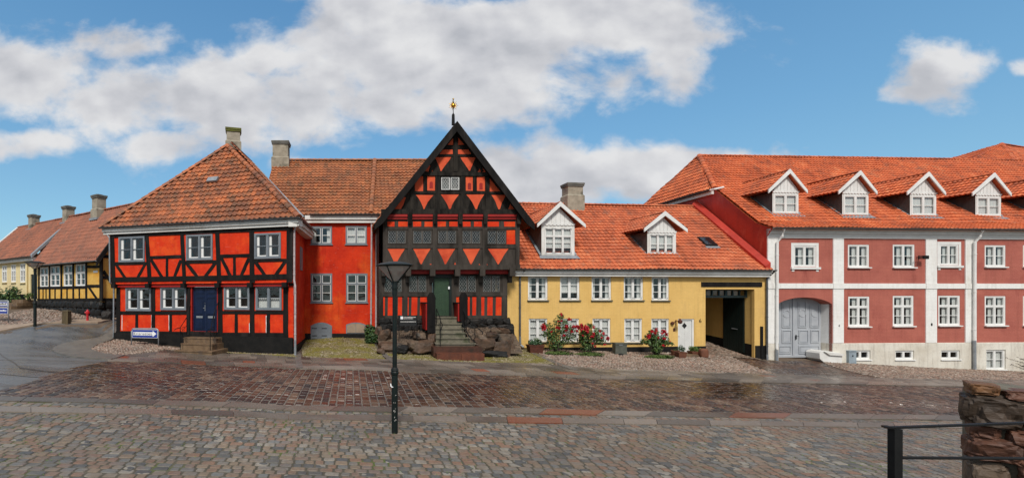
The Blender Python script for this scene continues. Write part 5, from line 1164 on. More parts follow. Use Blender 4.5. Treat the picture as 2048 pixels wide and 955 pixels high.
# ================================================================== yellow half-timbered cottage up the side street
C0 = Vector(XY(203,27.5)); C1 = Vector(XY(75,32.4)); frC = Fr(tuple(C1), tuple(C0)); frCs = Fr(tuple(C0), tuple(C0-Vector((frC.n.x, frC.n.y))*4.4))
cot = thing('timbered_cottage', 'small yellow half-timbered cottage on a black stone plinth at the side street corner', 'cottage', frC.p(frC.L/2,0,1.4))
h = lambda p, w=0: frC.px(p, w); hs_ = lambda p, w=0: frCs.px(p, w)
zc_b = h((180,600.5))[1]; zc_t = h(e2(300,190))[1]
cw = [frC.rect((80.8,534),(97,574)), frC.rect(e2(6,273),e2(107,492)), frC.rect(e2(149,260),e2(243,490)), frC.rect(e2(277,250),e2(379,487))]
w = MB(); wall_cells(w, frC, 0, frC.L, zc_b-.2, zc_t+.3, cw, .15, 0); w.add([frC.p(0,0,0), frC.p(0,-4,0), frC.p(0,-4,zc_t), frC.p(0,0,zc_t)], [(0,1,2,3)]); build(w, 'wall', 'ochre_panel', cot)
zr_ = P(262,410,29.8).z; ze_ = zc_t+.12
w = MB(); w.add([frCs.p(0,0,zc_b-.2), frCs.p(4.4,0,zc_b-.2), frCs.p(4.4,0,ze_), frCs.p(2.2,0,zr_-.1), frCs.p(0,0,ze_)], [(0,1,2,3,4)]); build(w, 'gable_wall', 'ochre_panel', cot)
pl = MB(); pl.box(frC, -.1, frC.L+.08, .2, zc_b-.08, -.4, .10); pl.box(frCs, 0, 4.4, .0, zc_b-.08, -.3, .08); k = 0
for zrow in (zc_b-.28, zc_b-.7, zc_b-1.1):
    u = 0
    while u < frC.L: wd = R.uniform(.35,.7); rock(pl, frC.p(u+wd/2,.08,zrow), (wd*.55,.15,.24), k+90, .75, .3, 2, math.atan2(frC.u.y, frC.u.x)); u += wd; k += 1
    u = .2
    while u < 4: wd = R.uniform(.35,.7); rock(pl, frCs.p(u+wd/2,.06,zrow), (wd*.55,.15,.24), k+90, .75, .3, 2, math.atan2(frCs.u.y, frCs.u.x)); u += wd; k += 1
build(pl, 'stone_plinth', 'tar_stone', cot)
def TC(nm, a, b, t, fr=frC, out=.03): T(nm, 0, a, b, t, -.02, out, 'black_timber', cot, fr, .012)
for x in (124,250,388,545): TC('timber_post', h(e2(x,190)), h(e2(x,630)), .2 if x < 500 else .34, out=.04)
for px_ in (78.5, 100): TC('timber_post', h((px_,517)), h((px_,601)), .2, out=.04)
TC('timber_rail', h((76,575.5)), h(e2(388,498)), .17); TC('timber_rail', h(e2(388,487)), h(e2(540,484)), .17); TC('timber_rail', h((76,531)), h(e2(388,240)), .13); TC('timber_rail', h(e2(388,283)), h(e2(540,282)), .17)
TC('timber_beam', h((76,600)), h(e2(560,628)), .2, out=.05); TC('timber_beam', h((76,524)), h(e2(560,180)), .2, out=.05)
for x in (56,183,313): TC('timber_stud', h(e2(x,505)), h(e2(x,630)), .16, out=.025)
for px_ in (86.5,92.5): TC('timber_stud', h((px_,577)), h((px_,600)), .13, out=.025)
TC('timber_brace', h(e2(410,492)), h(e2(505,630)), .18, out=.02)
for a, b in (((565,170),(690,172)),((560,393),(690,398)),((560,632),(690,636))): TC('timber_rail', hs_(e2(*a)), (4.3, hs_(e2(*a))[1]), .2, frCs)
TC('timber_brace', hs_(e2(565,325)), hs_(e2(690,505)), .2, frCs, .02); TC('timber_post', (2.2,zr_-.3), (2.2,zc_b), .2, frCs)
for i, r in enumerate(cw): window(cot, frC, r, -.01, 2, .62, 1, 'white', 'white', .075, .04, .03, .07, curtain='pairs')
mb = MB(); r = frC.rect(e2(464,322), e2(507,343)); mb.box(frC, *r, .002, .03); po = build(mb, 'street_plate', 'sign_white', cot)
mb = MB(); mb.box(frC, r[0]+.03, r[1]-.03, r[2]+.04, r[3]-.04, .03, .036); build(mb, 'plate_field', 'slate_blue', po)
rf = MB(); o_ = .45; V_ = frC.u
e0, e1 = frC.p(-.05,o_,ze_-.42), frC.p(frC.L+.32,o_,ze_-.42); r0, r1 = frC.p(-.05,-2.2,zr_), frC.p(frC.L+.32,-2.2,zr_); kk0, kk1 = frC.p(-.05,-.25,ze_+.28), frC.p(frC.L+.32,-.25,ze_+.28)
roof_poly(rf, [e0,e1,r1,r0], .26, .34, amp=.045, step=.024); b0, b1 = frC.p(-.05,-4.8,ze_-.3), frC.p(frC.L+.32,-4.8,ze_-.3); roof_poly(rf, [b1,b0,r0,r1], .24, .32); ridge(rf, r0, r1, .12)
cr = build(rf, 'roof', 'tile_brown', cot)
for pts in ([e1,r1],):
    mb = MB()
    for a, b in zip(pts, pts[1:]):
        up = Vector((0,0,.06)); dn = Vector((0,0,.34)); t = V_*.07
        mb.hexa([a-dn-t, a-dn+t, b-dn+t, b-dn-t, a+up-t, a+up+t, b+up+t, b+up-t])
    build(mb, 'bargeboard', 'black_timber', cot)
gutter(cot, e0+Vector((0,-.06,0)), e1+Vector((0,-.06,0)), .07, 'zinc')
mb = MB(); mb.box(frC, 0, frC.L, ze_-.5, ze_-.2, 0, .3); build(mb, 'eaves_board', 'black_timber', cot)
u_ = h((204,400), -2.2)[0]; c = frC.p(u_, -2.0, 0); chimney(cot, c.xy, .72, .6, zr_-.75, P(204,391,c.y).z, math.atan2(frC.u.y, frC.u.x), foot=.75)
# pale yellow house further up
C2 = C1+(C1-C0).normalized()*10.5; frP = Fr(tuple(C2), tuple(C1))
pal = thing('pale_yellow_house', 'pale yellow plastered house with a red tile roof beyond the timbered cottage', 'house', frP.p(6,0,1.8)); p_ = lambda q, w=0: frP.px(q, w)
zt2 = p_((40,519))[1]; PW = [frP.rect((4.8,531),(14,564)), frP.rect((23,529),(32,564)), frP.rect((41,527),(51,564.5)), frP.rect((-14,533),(-5,564)), frP.rect((-32,535),(-23,563))]
PD = frP.rect((61,548),(74.5,598))
w = MB(); wall_cells(w, frP, 0, frP.L, .5, zt2+.3, PW+[PD], .14, 0); w.add([frP.p(0,0,0), frP.p(0,-5,0), frP.p(0,-5,zt2), frP.p(0,0,zt2)], [(0,1,2,3)]); build(w, 'wall', 'pale_yellow', pal)
pl = MB(); pl.box(frP, 0, PD[0]-.05, .4, p_((30,588))[1], -.3, .06); build(pl, 'plinth', 'tar', pal)
mb = MB(); mb.box(frP, PD[0], PD[1], PD[2]-.1, PD[3], -.12, -.06); mb.box(frP, PD[0]+.1, PD[1]-.1, PD[2]+.15, PD[2]+.9, -.06, -.04); mb.box(frP, PD[0]+.1, PD[1]-.1, PD[2]+1.05, PD[3]-.2, -.06, -.04); build(mb, 'door', 'dark_green', pal)
mb = MB(); a = p_((56,550))[0]; mb.tube([frP.p(a,.08,zt2+.2), frP.p(a,.08,p_((56,598))[1])], .07, 8); build(mb, 'downpipe', 'pale_yellow', pal)
for r in PW: window(pal, frP, r, -.01, 2, .68, 1, 'white', 'white', .075, .04, .03, .07, curtain='pairs', sill='pale_yellow', sill_out=.12)
rf = MB(); e0, e1 = frP.p(-.1,.4,zt2+.1), frP.p(frP.L-.02,.4,zt2+.1); r0, r1 = frP.p(-.1,-2.6,P(60,445,37).z-.0), frP.p(frP.L-.02,-2.6,P(60,445,37).z)
zr2 = P(142,432,C1.y+2.2).z; r0.z = r1.z = zr2
roof_poly(rf, [e0,e1,r1,r0], .26, .34, amp=.045, step=.024); b0, b1 = frP.p(-.1,-5.6,zt2), frP.p(frP.L-.02,-5.6,zt2); roof_poly(rf, [b1,b0,r0,r1], .24, .32); ridge(rf, r0, r1, .12); build(rf, 'roof', 'tile_brown', pal)
for nm, frX, a_, c_ in (('verge_flashing', frP, e1, r1),):
    mb = MB(); t = frP.u*.16; u_ = Vector((0,0,.12)); mb.hexa([a_-t-u_, a_+t-u_, c_+t-u_, c_-t-u_, a_-t+u_, a_+t+u_, c_+t+u_, c_-t+u_]); build(mb, nm, 'lead', pal)
mb = MB(); t = frP.u*.14; u_ = Vector((0,0,.14)); mb.hexa([e0-t-u_, e0+t-u_, r0+t-u_, r0-t-u_, e0-t+u_, e0+t+u_, r0+t+u_, r0-t+u_]); build(mb, 'verge_coping', 'cornice', pal)
mb = MB(); mb.box(frP, 0, frP.L, zt2-.18, zt2+.04, 0, .3); build(mb, 'cornice', 'cornice', pal); gutter(pal, e0+Vector((0,-.06,0)), e1+Vector((0,-.06,0)), .07)
for px_, ytop in ((137,413),(68,430)):
    u_ = p_((px_,425), -2.5)[0]; c = frP.p(u_, -2.5, 0); chimney(pal, c.xy, .66, .6, zr2-.6, P(px_,ytop,c.y).z, math.atan2(frP.u.y, frP.u.x), foot=None)
C3 = C2+(C1-C0).normalized()*9; frF = Fr(tuple(C3), tuple(C2-(C1-C0).normalized()*.0))
far = thing('distant_house', 'farthest house at the left edge, an orange roof just above the pale verge', 'house', frF.p(4,0,2))
w = MB(); w.box(frF, 0, frF.L-.05, .5, zt2-.3, -5, 0); build(w, 'wall', 'pale_yellow', far)
rf = MB(); zf = zr2-.9; roof_poly(rf, [frF.p(0,.4,zt2-.3), frF.p(frF.L-.2,.4,zt2-.3), frF.p(frF.L-.2,-2.6,zf), frF.p(0,-2.6,zf)], .24, .32); roof_poly(rf, [frF.p(frF.L-.2,-5.6,zt2-.3), frF.p(0,-5.6,zt2-.3), frF.p(0,-2.6,zf), frF.p(frF.L-.2,-2.6,zf)], .24, .32); build(rf, 'roof', 'tile_new', far)
# steps with iron rail to the green door of the pale house, flowers, bushes
zd_ = PD[2]; ps = thing('entrance_steps', 'mossy stone steps up to the dark green door beyond the side street lamp', 'steps', frP.p((PD[0]+PD[1])/2,1.4,zd_-1.4))
for i in range(5):
    mb = MB(); mb.box(frP, PD[0]-.9-.25*i, PD[1]+.05, zd_-1.9, zd_-.02-.22*i, .12, .9+.34*i); build(mb, 'step', 'step_brown', ps)
mb = MB(); mb.tube([frP.p(PD[0]-.6,.3,zd_+.75), frP.p(PD[0]-2.2,1.6,zd_-.15), frP.p(PD[0]-2.2,1.6,zd_-1.2)], .025, 6); tag(build(mb, 'handrail', 'iron'), 'thin iron handrail behind the leafy bush at the far steps', 'handrail', 'iron handrails of the stone steps')
def bush(name, lab, blobs, n, size, m, seed, stems=None, cat='shrub', group=None, m2=None):
    c = (blobs[0][0], blobs[0][1], min(b[2]-b[5] for b in blobs)); t = thing(name, lab, cat, c, group)
    mb = MB(); leaves(mb, blobs, n, size, seed); build(mb, 'foliage', m, t)
    if m2: mb = MB(); leaves(mb, blobs, n//2, size, seed+50); build(mb, 'young_foliage', m2, t)
    mb = MB(); rr = random.Random(seed)
    for b in blobs:
        for k in range(5 if len(blobs) < 8 else 2):
            e = Vector((b[0]+rr.uniform(-.6,.6)*b[3], b[1]+rr.uniform(-.6,.6)*b[4], b[2]+b[5]*.6)); s = Vector((c[0]+rr.uniform(-.12,.12), c[1]+rr.uniform(-.08,.08), c[2]-.1)); mb.tube([s, s*.5+e*.5+Vector((rr.uniform(-.08,.08),0,.05)), e], [.018,.012,.005], 5)
    build(mb, 'stem', 'twig', t); return t
def at(px, py, D): v = P(px, py, D); return (v.x, v.y, v.z)
D_ = 33.0
bush('leafy_bush', 'dark green leafy bush in front of the pale yellow house', [(*at(24,585,D_),.55,.5,.55),(*at(20,605,D_),.65,.5,.5),(*at(32,600,D_),.4,.4,.5),(*at(15,596,D_),.4,.4,.4)], 900, .09, 'leaf_cool', 3, m2='leaf_light')
bush('leafy_bush', 'green bush cut off by the left edge of the picture', [(*at(-4,590,D_),.4,.4,.7),(*at(-8,605,D_),.5,.4,.6)], 500, .09, 'leaf_dark', 4)
bush('flowering_plant', 'small pale flowering plant beside the dark green door of the pale house', [(*at(58,590,32.0),.32,.25,.25),(*at(54,593,31.8),.2,.2,.2)], 240, .05, 'leaf_light', 5)

# ================================================================== ground
def grid_sheet(name, xs, ys, m, dz=0.):
    mb = MB(); mb.v = [(x, yy, zg(x, yy)+dz) for x in xs for yy in ys]; n = len(ys)
    mb.f = [(i*n+j, (i+1)*n+j, (i+1)*n+j+1, i*n+j+1) for i in range(len(xs)-1) for j in range(n-1)]; return structure(build(mb, name, m))
ax = [-600,-250,-120,-70]+[-48+.75*i for i in range(135)]+[70,120,250,600]; ay = [-300,-100,-40,-15,-5]+[0+.75*i for i in range(70)]+[70,120,250,600,1500]
gs_ = grid_sheet('ground', ax, ay, 'soil'); 
def resample(pl, n):
    d = [0]
    for a, b in zip(pl, pl[1:]): d.append(d[-1]+math.hypot(b[0]-a[0], b[1]-a[1]))
    out = []
    for i in range(n+1):
        s = d[-1]*i/n; k = 0
        while k < len(pl)-2 and d[k+1] < s: k += 1
        t = (s-d[k])/max(d[k+1]-d[k], 1e-9); out.append((pl[k][0]+(pl[k+1][0]-pl[k][0])*t, pl[k][1]+(pl[k+1][1]-pl[k][1])*t))
    return out
def loft(name, near, far, m, dz, n=60, k=8, px=True, skirt=0):
    if px: near = [G(*p) for p in near]; far = [G(*p) for p in far]
    a, b = resample(near, n), resample(far, n); mb = MB()
    for i in range(n+1):
        for j in range(k+1):
            t = j/k; x, yy = a[i][0]+(b[i][0]-a[i][0])*t, a[i][1]+(b[i][1]-a[i][1])*t; mb.v.append((x, yy, zg(x, yy)+dz))
    mb.f = [(i*(k+1)+j, (i+1)*(k+1)+j, (i+1)*(k+1)+j+1, i*(k+1)+j+1) for i in range(n) for j in range(k)]
    if skirt:
        b0 = len(mb.v); ring = [i*(k+1) for i in range(n+1)]+[n*(k+1)+j for j in range(1, k+1)]+[i*(k+1)+k for i in range(n-1, -1, -1)]+[j for j in range(k-1, 0, -1)]
        mb.v += [(mb.v[r][0], mb.v[r][1], mb.v[r][2]-skirt) for r in ring]; L_ = len(ring)
        mb.f += [(ring[i], ring[(i+1) % L_], b0+(i+1) % L_, b0+i) for i in range(L_)]
    return structure(build(mb, name, m)), a+b[::-1]
def inside(p, poly):
    c = False; x, yy = p; j = len(poly)-1
    for i in range(len(poly)):
        xi, yi = poly[i]; xj, yj = poly[j]
        if (yi > yy) != (yj > yy) and x < (xj-xi)*(yy-yi)/(yj-yi)+xi: c = not c
        j = i
    return c
def stone(mb, c, ax_, w, l, h, rr, ch=.011, jit=.006, uv=None):
    ux, uy = ax_; vx, vy = -uy, ux; z = zg(*c); gx_ = zg(c[0]+.5,c[1])-zg(c[0]-.5,c[1]); gy_ = zg(c[0],c[1]+.5)-zg(c[0],c[1]-.5)
    k = min(w,l)*rr.uniform(.10,.22); tx, ty = rr.uniform(-.014,.014), rr.uniform(-.014,.014); a, b = w/2, l/2
    ring = [(-a+k,-b),(a-k,-b),(a,-b+k),(a,b-k),(a-k,b),(-a+k,b),(-a,b-k),(-a,-b+k)]; bot = []; top = []; f = 1-ch*2/min(w,l)
    for p, q_ in ring:
        p += rr.uniform(-jit,jit); q_ += rr.uniform(-jit,jit)
        for s, lst, hh in ((1, bot, h-.022), (f, top, h)):
            x, yy = p*s*ux+q_*s*vx, p*s*uy+q_*s*vy; lst.append((c[0]+x, c[1]+yy, z+gx_*x+gy_*yy+hh+(p*tx+q_*ty)))
    mb.add(bot+top, [tuple(range(8,16))]+[(i, (i+1) % 8, 8+(i+1) % 8, 8+i) for i in range(8)], uv=uv)
def stone_plain(mb, c, ax_, w, l, h, rr, ch=.014, jit=.008, uv=None):
    ux, uy = ax_; vx, vy = -uy, ux; o = []; tz = [rr.uniform(-.004,.004) for _ in range(4)]; s = [(-1,-1),(1,-1),(1,1),(-1,1)]
    z = zg(*c); gx_ = zg(c[0]+.5,c[1])-zg(c[0]-.5,c[1]); gy_ = zg(c[0],c[1]+.5)-zg(c[0],c[1]-.5)
    bot = []; top = []
    for k, (a, b) in enumerate(s):
        for f, lst, hh in ((1, bot, h-.02), (1-ch*2/min(w,l), top, h)):
            p, q_ = a*w/2*f+rr.uniform(-jit,jit)*(f == 1), b*l/2*f; x, yy = p*ux+q_*vx, p*uy+q_*vy; lst.append((c[0]+x, c[1]+yy, z+gx_*x+gy_*yy+hh+(tz[k])))
    mid = []
    # eight-sided top: corners cut
    mb.add(bot+top, [(4,5,6,7),(0,1,5,4),(1,2,6,5),(2,3,7,6),(3,0,4,7)], uv=uv)
def dome(mb, c, r, h, rr, uv, dz=0.):
    n = 6; z = zg(*c)-.004+dz; a0 = rr.random()*6; k = rr.uniform(.7,1.3); vs = []
    for ring, hh in ((1,0),(.62,h*.8)):
        for i in range(n):
            t = a0+2*math.pi*i/n; q_ = r*ring*rr.uniform(.85,1.12); vs.append((c[0]+math.cos(t)*q_*k, c[1]+math.sin(t)*q_/k, z+hh))
    vs.append((c[0], c[1], z+h)); mb.add(vs, [(i, (i+1) % n, n+(i+1) % n, n+i) for i in range(n)]+[(n+i, n+(i+1) % n, 2*n) for i in range(n)], uv=uv)
def cobbles(name, near, far, m, s=.12, base='soil', dens=1.0, seed=3, dz=.01, gap=None, n=50):
    o, poly = loft(name, near, far, base, dz, n, 6); rr = random.Random(seed); mb = MB()
    xs = [p[0] for p in poly]; ys = [p[1] for p in poly]; yy = min(ys); r = 0
    while yy < max(ys):
        x = min(xs)+(s/2 if r % 2 else 0)
        while x < max(xs):
            c = (x+rr.uniform(-.3,.3)*s, yy+rr.uniform(-.3,.3)*s)
            if inside(c, poly) and rr.random() < dens: dome(mb, c, s*rr.uniform(.42,.64), s*rr.uniform(.2,.42), rr, (rr.random(), rr.random()), dz)
            x += s
        yy += s*.87; r += 1
    mb2 = mb; ob = build(mb2, 'cobblestones', m); structure(ob); return ob
# asphalt of the side street
asp, _ = loft('asphalt_road', [(-700,1010),(-300,870),(-20,803),(60,785),(215,735),(330,728)], [(-500,676),(-60,667),(0,664),(100,658),(200,646),(262,632)], 'asphalt', .006, 70, 14)
KERB_LO = [(-500,792),(-200,799),(0,803.5),(200,806),(333,812),(500,816.5),(560,821),(800,825),(1060,828.5),(1200,831.5),(1500,836),(1900,841),(2048,843),(2500,849)]
KERB_HI = [(-500,785),(-200,790),(0,794.5),(150,797),(333,802.5),(500,806),(560,812),(800,815),(1060,818),(1200,822),(1500,826.5),(1900,831.5),(2048,833),(2500,839)]
SL2_LO = [(-500,817),(0,825),(333,830),(500,835),(560,840),(800,843),(1060,847.5),(1300,850),(1700,855),(2048,859),(2500,864)]
SL2_HI = [(-500,806),(0,814),(333,820.5),(500,824.5),(560,829.5),(800,832),(1060,836.5),(1300,840),(1700,846),(2048,850),(2500,856)]
FAR = [(215,722.5),(330,725.5),(500,733),(598,738.5),(800,744),(1060,752),(1200,758),(1550,766.5),(2048,775.5),(2500,784)]
FARU = [(222,712),(330,713),(500,717),(598,721),(800,727),(1060,734),(1200,742),(1550,752),(2048,763),(2500,771)]
VERGE = [(236,700),(330,699.5),(500,708),(598,714),(800,720),(1060,726),(1200,738),(1550,749),(2048,760),(2500,768)]
def setts(name, near, far, m, base, w, l, along, seed, axis=None, h=.024, gap=.012, clip=None, px=True):
    _, poly = loft(name, near, far, base, .008, 90, 10, px); rr = random.Random(seed); mb = MB()
    xs = [p[0] for p in poly]; ys = [p[1] for p in poly]; X0, X1, Y0, Y1 = max(min(xs),-19), min(max(xs),34), min(ys), max(ys)
    ux, uy = axis or (1, 0); vx, vy = -uy, ux
    A0, A1 = X0*ux-2, X1*ux+3; Bm = [x*vx+yy*vy for x, yy in poly]; b0, b1 = min(Bm), max(Bm)
    if along:      # rows along u, stones w long in u, row depth l
        b = b0
        while b < b1:
            rl = l*rr.uniform(.88,1.12); a = A0+rr.uniform(0,w)
            while a < A1:
                wl_ = w*rr.uniform(.72,1.3); c = ((a+wl_/2)*ux+(b+rl/2)*vx, (a+wl_/2)*uy+(b+rl/2)*vy)
                if inside(c, poly) and not (clip and clip(c)): stone(mb, c, (ux,uy), wl_-gap, rl-gap, h+rr.uniform(-.003,.003), rr, uv=(rr.random(), rr.random()))
                a += wl_
            b += rl
    else:          # courses across the street
        a = A0
        while a < A1:
            cw_ = w*rr.uniform(.9,1.1); b = b0+rr.uniform(0,l)
            while b < b1:
                ll = l*rr.uniform(.75,1.3); c = ((a+cw_/2)*ux+(b+ll/2)*vx, (a+cw_/2)*uy+(b+ll/2)*vy)
                if inside(c, poly): stone(mb, c, (ux,uy), cw_-gap, ll-gap, h+rr.uniform(-.003,.003), rr, uv=(rr.random(), rr.random()))
                b += ll
            a += cw_
    return structure(build(mb, 'sett_paving', m))
s_near = [p for p in KERB_HI if p[0] >= 0]; s_near = [(-40,797)]+s_near
setts('street', s_near, FAR, 'street_setts', 'joint_dark', .205, .30, False, 5, axis=(.9995,.02), gap=.020, h=.020)
setts('square', [(-900,1000),(3000,1000)], [(-600,803)]+KERB_LO[1:-1]+[(2600,851)], 'setts', 'joint', .190, .148, True, 9, axis=(.9995,.03), gap=.010, h=.016)
def slabs(name, lo, hi, seed, ln=(.7,1.5), dz=.030, m='slabs', th=.06, red=.06, cells=1):
    a = [G(*p) for p in lo]; b = [G(*p) for p in hi]; rr = random.Random(seed); n = 700; A, B = resample(a, n), resample(b, n); mb = MB(); L_ = sum(math.hypot(A[i+1][0]-A[i][0], A[i+1][1]-A[i][1]) for i in range(n)); st_ = L_/n
    for cc in range(cells):
        t0, t1 = cc/cells+.01, (cc+1)/cells-.01; i = 0
        while i < n-2:
            k = max(1, int(rr.uniform(*ln)/st_)); j = min(i+k, n); uv = (rr.random()*(.86 if rr.random() > red else 1), rr.random())
            if rr.random() < red: uv = (rr.uniform(.93,1), rr.random())
            seq = list(range(i, j+1, max(1, (j-i)//3 or 1)));
            if seq[-1] != j: seq.append(j)
            g_ = .006; rows = []; jz = rr.uniform(-.003,.003)
            for q_ in seq:
                row = []
                for t in (t0, t1):
                    x, yy = A[q_][0]+(B[q_][0]-A[q_][0])*t, A[q_][1]+(B[q_][1]-A[q_][1])*t
                    if q_ == seq[0]: x += g_
                    if q_ == seq[-1]: x -= g_
                    row.append((x, yy, zg(x, yy)+dz+jz))
                rows.append(row)
            vs = [p for r in rows for p in r]; vb = [(x, yy, z-th) for x, yy, z in vs]; nn = len(rows)
            fs = [(2*r, 2*r+2, 2*r+3, 2*r+1) for r in range(nn-1)]+[(2*nn+2*r, 2*nn+2*r+2, 2*r+2, 2*r) for r in range(nn-1)]+[(2*r+1, 2*r+3, 2*nn+2*r+3, 2*nn+2*r+1) for r in range(nn-1)]+[(0,1,2*nn+1,2*nn),(2*nn-2,4*nn-2,4*nn-1,2*nn-1)]
            mb.add(vs+vb, fs, uv=uv); i = j
    return structure(build(mb, name, m))
slabs('kerb', KERB_LO, KERB_HI, 4, (1.0,1.6), .034)
slabs('slab_band', SL2_LO, SL2_HI, 19, (.8,1.5), .034, red=.1)
slabs('kerb', FAR, [(a, b-5.5 if a < 900 else b-5) for a, b in FAR], 8, (.9,1.6), .05, th=.09)
slabs('pavement', [(a, b-5.5 if a < 900 else b-5) for a, b in FAR], VERGE, 12, (.35,1.1), .045, red=.03, cells=4)
for k_, pl_ in enumerate(([(-60,700),(0,706),(25,722),(40,734),(90,741),(140,745)],[(-60,745),(0,747),(60,753),(115,756)])): loft('tar_seam', [(a,b+(2.2 if k_ == 0 else .8)) for a, b in pl_], pl_, 'tar_seam', .011, 30, 1)
# rounded pavement corner at the side street
loft('pavement', [(222,721),(180,718.5),(140,714),(118,709),(104,702),(108,696),(126,689),(160,682),(200,676),(236,669)], [(250,712),(225,711),(205,708),(190,704),(183,700),(186,696),(195,691),(208,686),(222,681),(238,675)], 'slab', .075, 60, 6, True, .1)
cobbles('cobble_verge', [(250,711),(225,710),(205,707.5),(190,703.5),(184,699),(190,694),(200,689),(215,684),(238,677)], [(330,701),(330,699),(326,697),(322,695),(318,692),(312,690),(305,688),(300,687),(290,685)], 'cobbles', .13, 'soil', seed=4, dz=.05)
cobbles('cobble_verge', [(236,699.5),(330,700),(440,704),(500,708),(598,714)], [(232,682),(300,690),(380,700),(480,702),(590,708)], 'cobbles', .12, 'soil', seed=8, dz=.03)
loft('slab_strip', [(592,738),(606,738)], [(590,705),(601,705)], 'slab', .062, 4, 10)
cobbles('mossy_forecourt', [(606,714.5),(700,717),(770,719.5)], [(604,690),(614,677),(690,676),(752,681)], 'mossy_cobbles', .105, 'moss', seed=9, dz=.03)
cobbles('mossy_forecourt', [(600,716),(540,711),(500,708.5),(440,705)], [(590,709),(560,707.5),(520,706),(470,704)], 'mossy_cobbles', .10, 'moss', seed=10, dz=.04)
loft('gutter_channel', [(785,727),(800,727)], [(745,684),(752,684)], 'slab', .055, 4, 12)
cobbles('mossy_forecourt', [(795,720),(860,722),(900,724),(960,726),(1060,727),(1110,730)], [(762,702),(810,704),(868,706),(960,716),(1020,704),(1062,698)], 'mossy_cobbles', .11, 'moss', seed=12, dz=.03)
loft('gutter_channel', [(1140,740),(1160,742)], [(1050,701),(1060,701)], 'slab', .055, 4, 12)
cobbles('cobble_verge', [(1112,731),(1200,738.5),(1400,745),(1550,749)], [(1064,698),(1200,703),(1380,707),(1460,712)], 'cobbles', .125, 'soil', seed=14, dz=.03, n=60)
setts('gateway_paving', [(1420,746.5),(1550,750),(1700,754),(1760,755)], [(1405,708),(1480,713),(1535,722),(1650,722)], 'street_setts', 'joint_dark', .2, .26, True, 16, axis=(.97,-.22), gap=.016)
cobbles('cobble_verge', [(1760,756),(1900,759.5),(2048,761),(2300,765)], [(1640,723),(1800,733),(2048,744),(2300,752)], 'cobbles', .125, 'soil', seed=15, dz=.035, n=60)
# passage floor rising through the gateway
mb = MB()
for i in range(9):
    for j in range(5):
        u, ww = g0+(g1-g0)*j/4, .3-i*.85; q_ = frY.p(u, ww, 0); mb.v.append((q_.x, q_.y, max(zg(q_.x, q_.y), zg(*frY.p(u,0,0).xy)+max(0,-ww)*.13)+.02))
mb.f = [(i*5+j, i*5+j+1, (i+1)*5+j+1, (i+1)*5+j) for i in range(8) for j in range(4)]; structure(build(mb, 'passage_floor', 'soil'))
mb = MB(); rr = random.Random(31)
for _ in range(1500):
    u, ww = rr.uniform(g0,g1), rr.uniform(-5,.3); q_ = frY.p(u, ww, 0); z = max(zg(q_.x, q_.y), zg(*frY.p(u,0,0).xy)+max(0,-ww)*.13)+.02; b0_ = len(mb.v)
    n = 6; r = rr.uniform(.06,.1); vs = [(q_.x+math.cos(k*1.047)*r, q_.y+math.sin(k*1.047)*r, z) for k in range(6)]+[(q_.x, q_.y, z+.03)]; mb.add(vs, [(k, (k+1) % 6, 6) for k in range(6)], uv=(rr.random(), rr.random()))
structure(build(mb, 'cobblestones', 'cobbles'))
# far pavement and cobbles of the side street
loft('pavement', [(-300,671),(-60,667),(0,664),(100,658),(200,646),(264,632)], [(-300,659),(-60,655),(0,652.5),(100,647.5),(200,639),(258,628)], 'slab_tan', .09, 50, 4, True, .12)
cobbles('cobble_verge', [(-200,656),(-60,655),(0,652.5),(100,647.5),(200,639)], [(-120,634),(-40,632),(20,628),(72,618),(190,634)], 'cobbles', .17, 'soil', seed=21, dz=.06, n=60)
# grass tufts in the joints of the square
mb = MB(); rr = random.Random(77)
for _ in range(2600):
    px, py = rr.uniform(-60,2100), 812+150*rr.random()**1.3
    if noise.noise(Vector((px/140., py/40., 2))) < .02+.25*rr.random(): continue
    x, yy = G(px, py); z = zg(x, yy)+.012
    for k in range(3):
        t = rr.random()*6.28; l_ = rr.uniform(.012,.032); d = Vector((math.cos(t),math.sin(t),1.1)).normalized()*l_; s = Vector((-math.sin(t),math.cos(t),0))*.007
        b = Vector((x+rr.uniform(-.03,.03), yy+rr.uniform(-.012,.012), z)); mb.add([b-s, b+s, b+d], [(0,1,2)])
tag(build(mb, 'grass', 'leaf_light'), 'tiny green tufts of grass in the joints of the sett paving', 'grass', None, 'stuff')
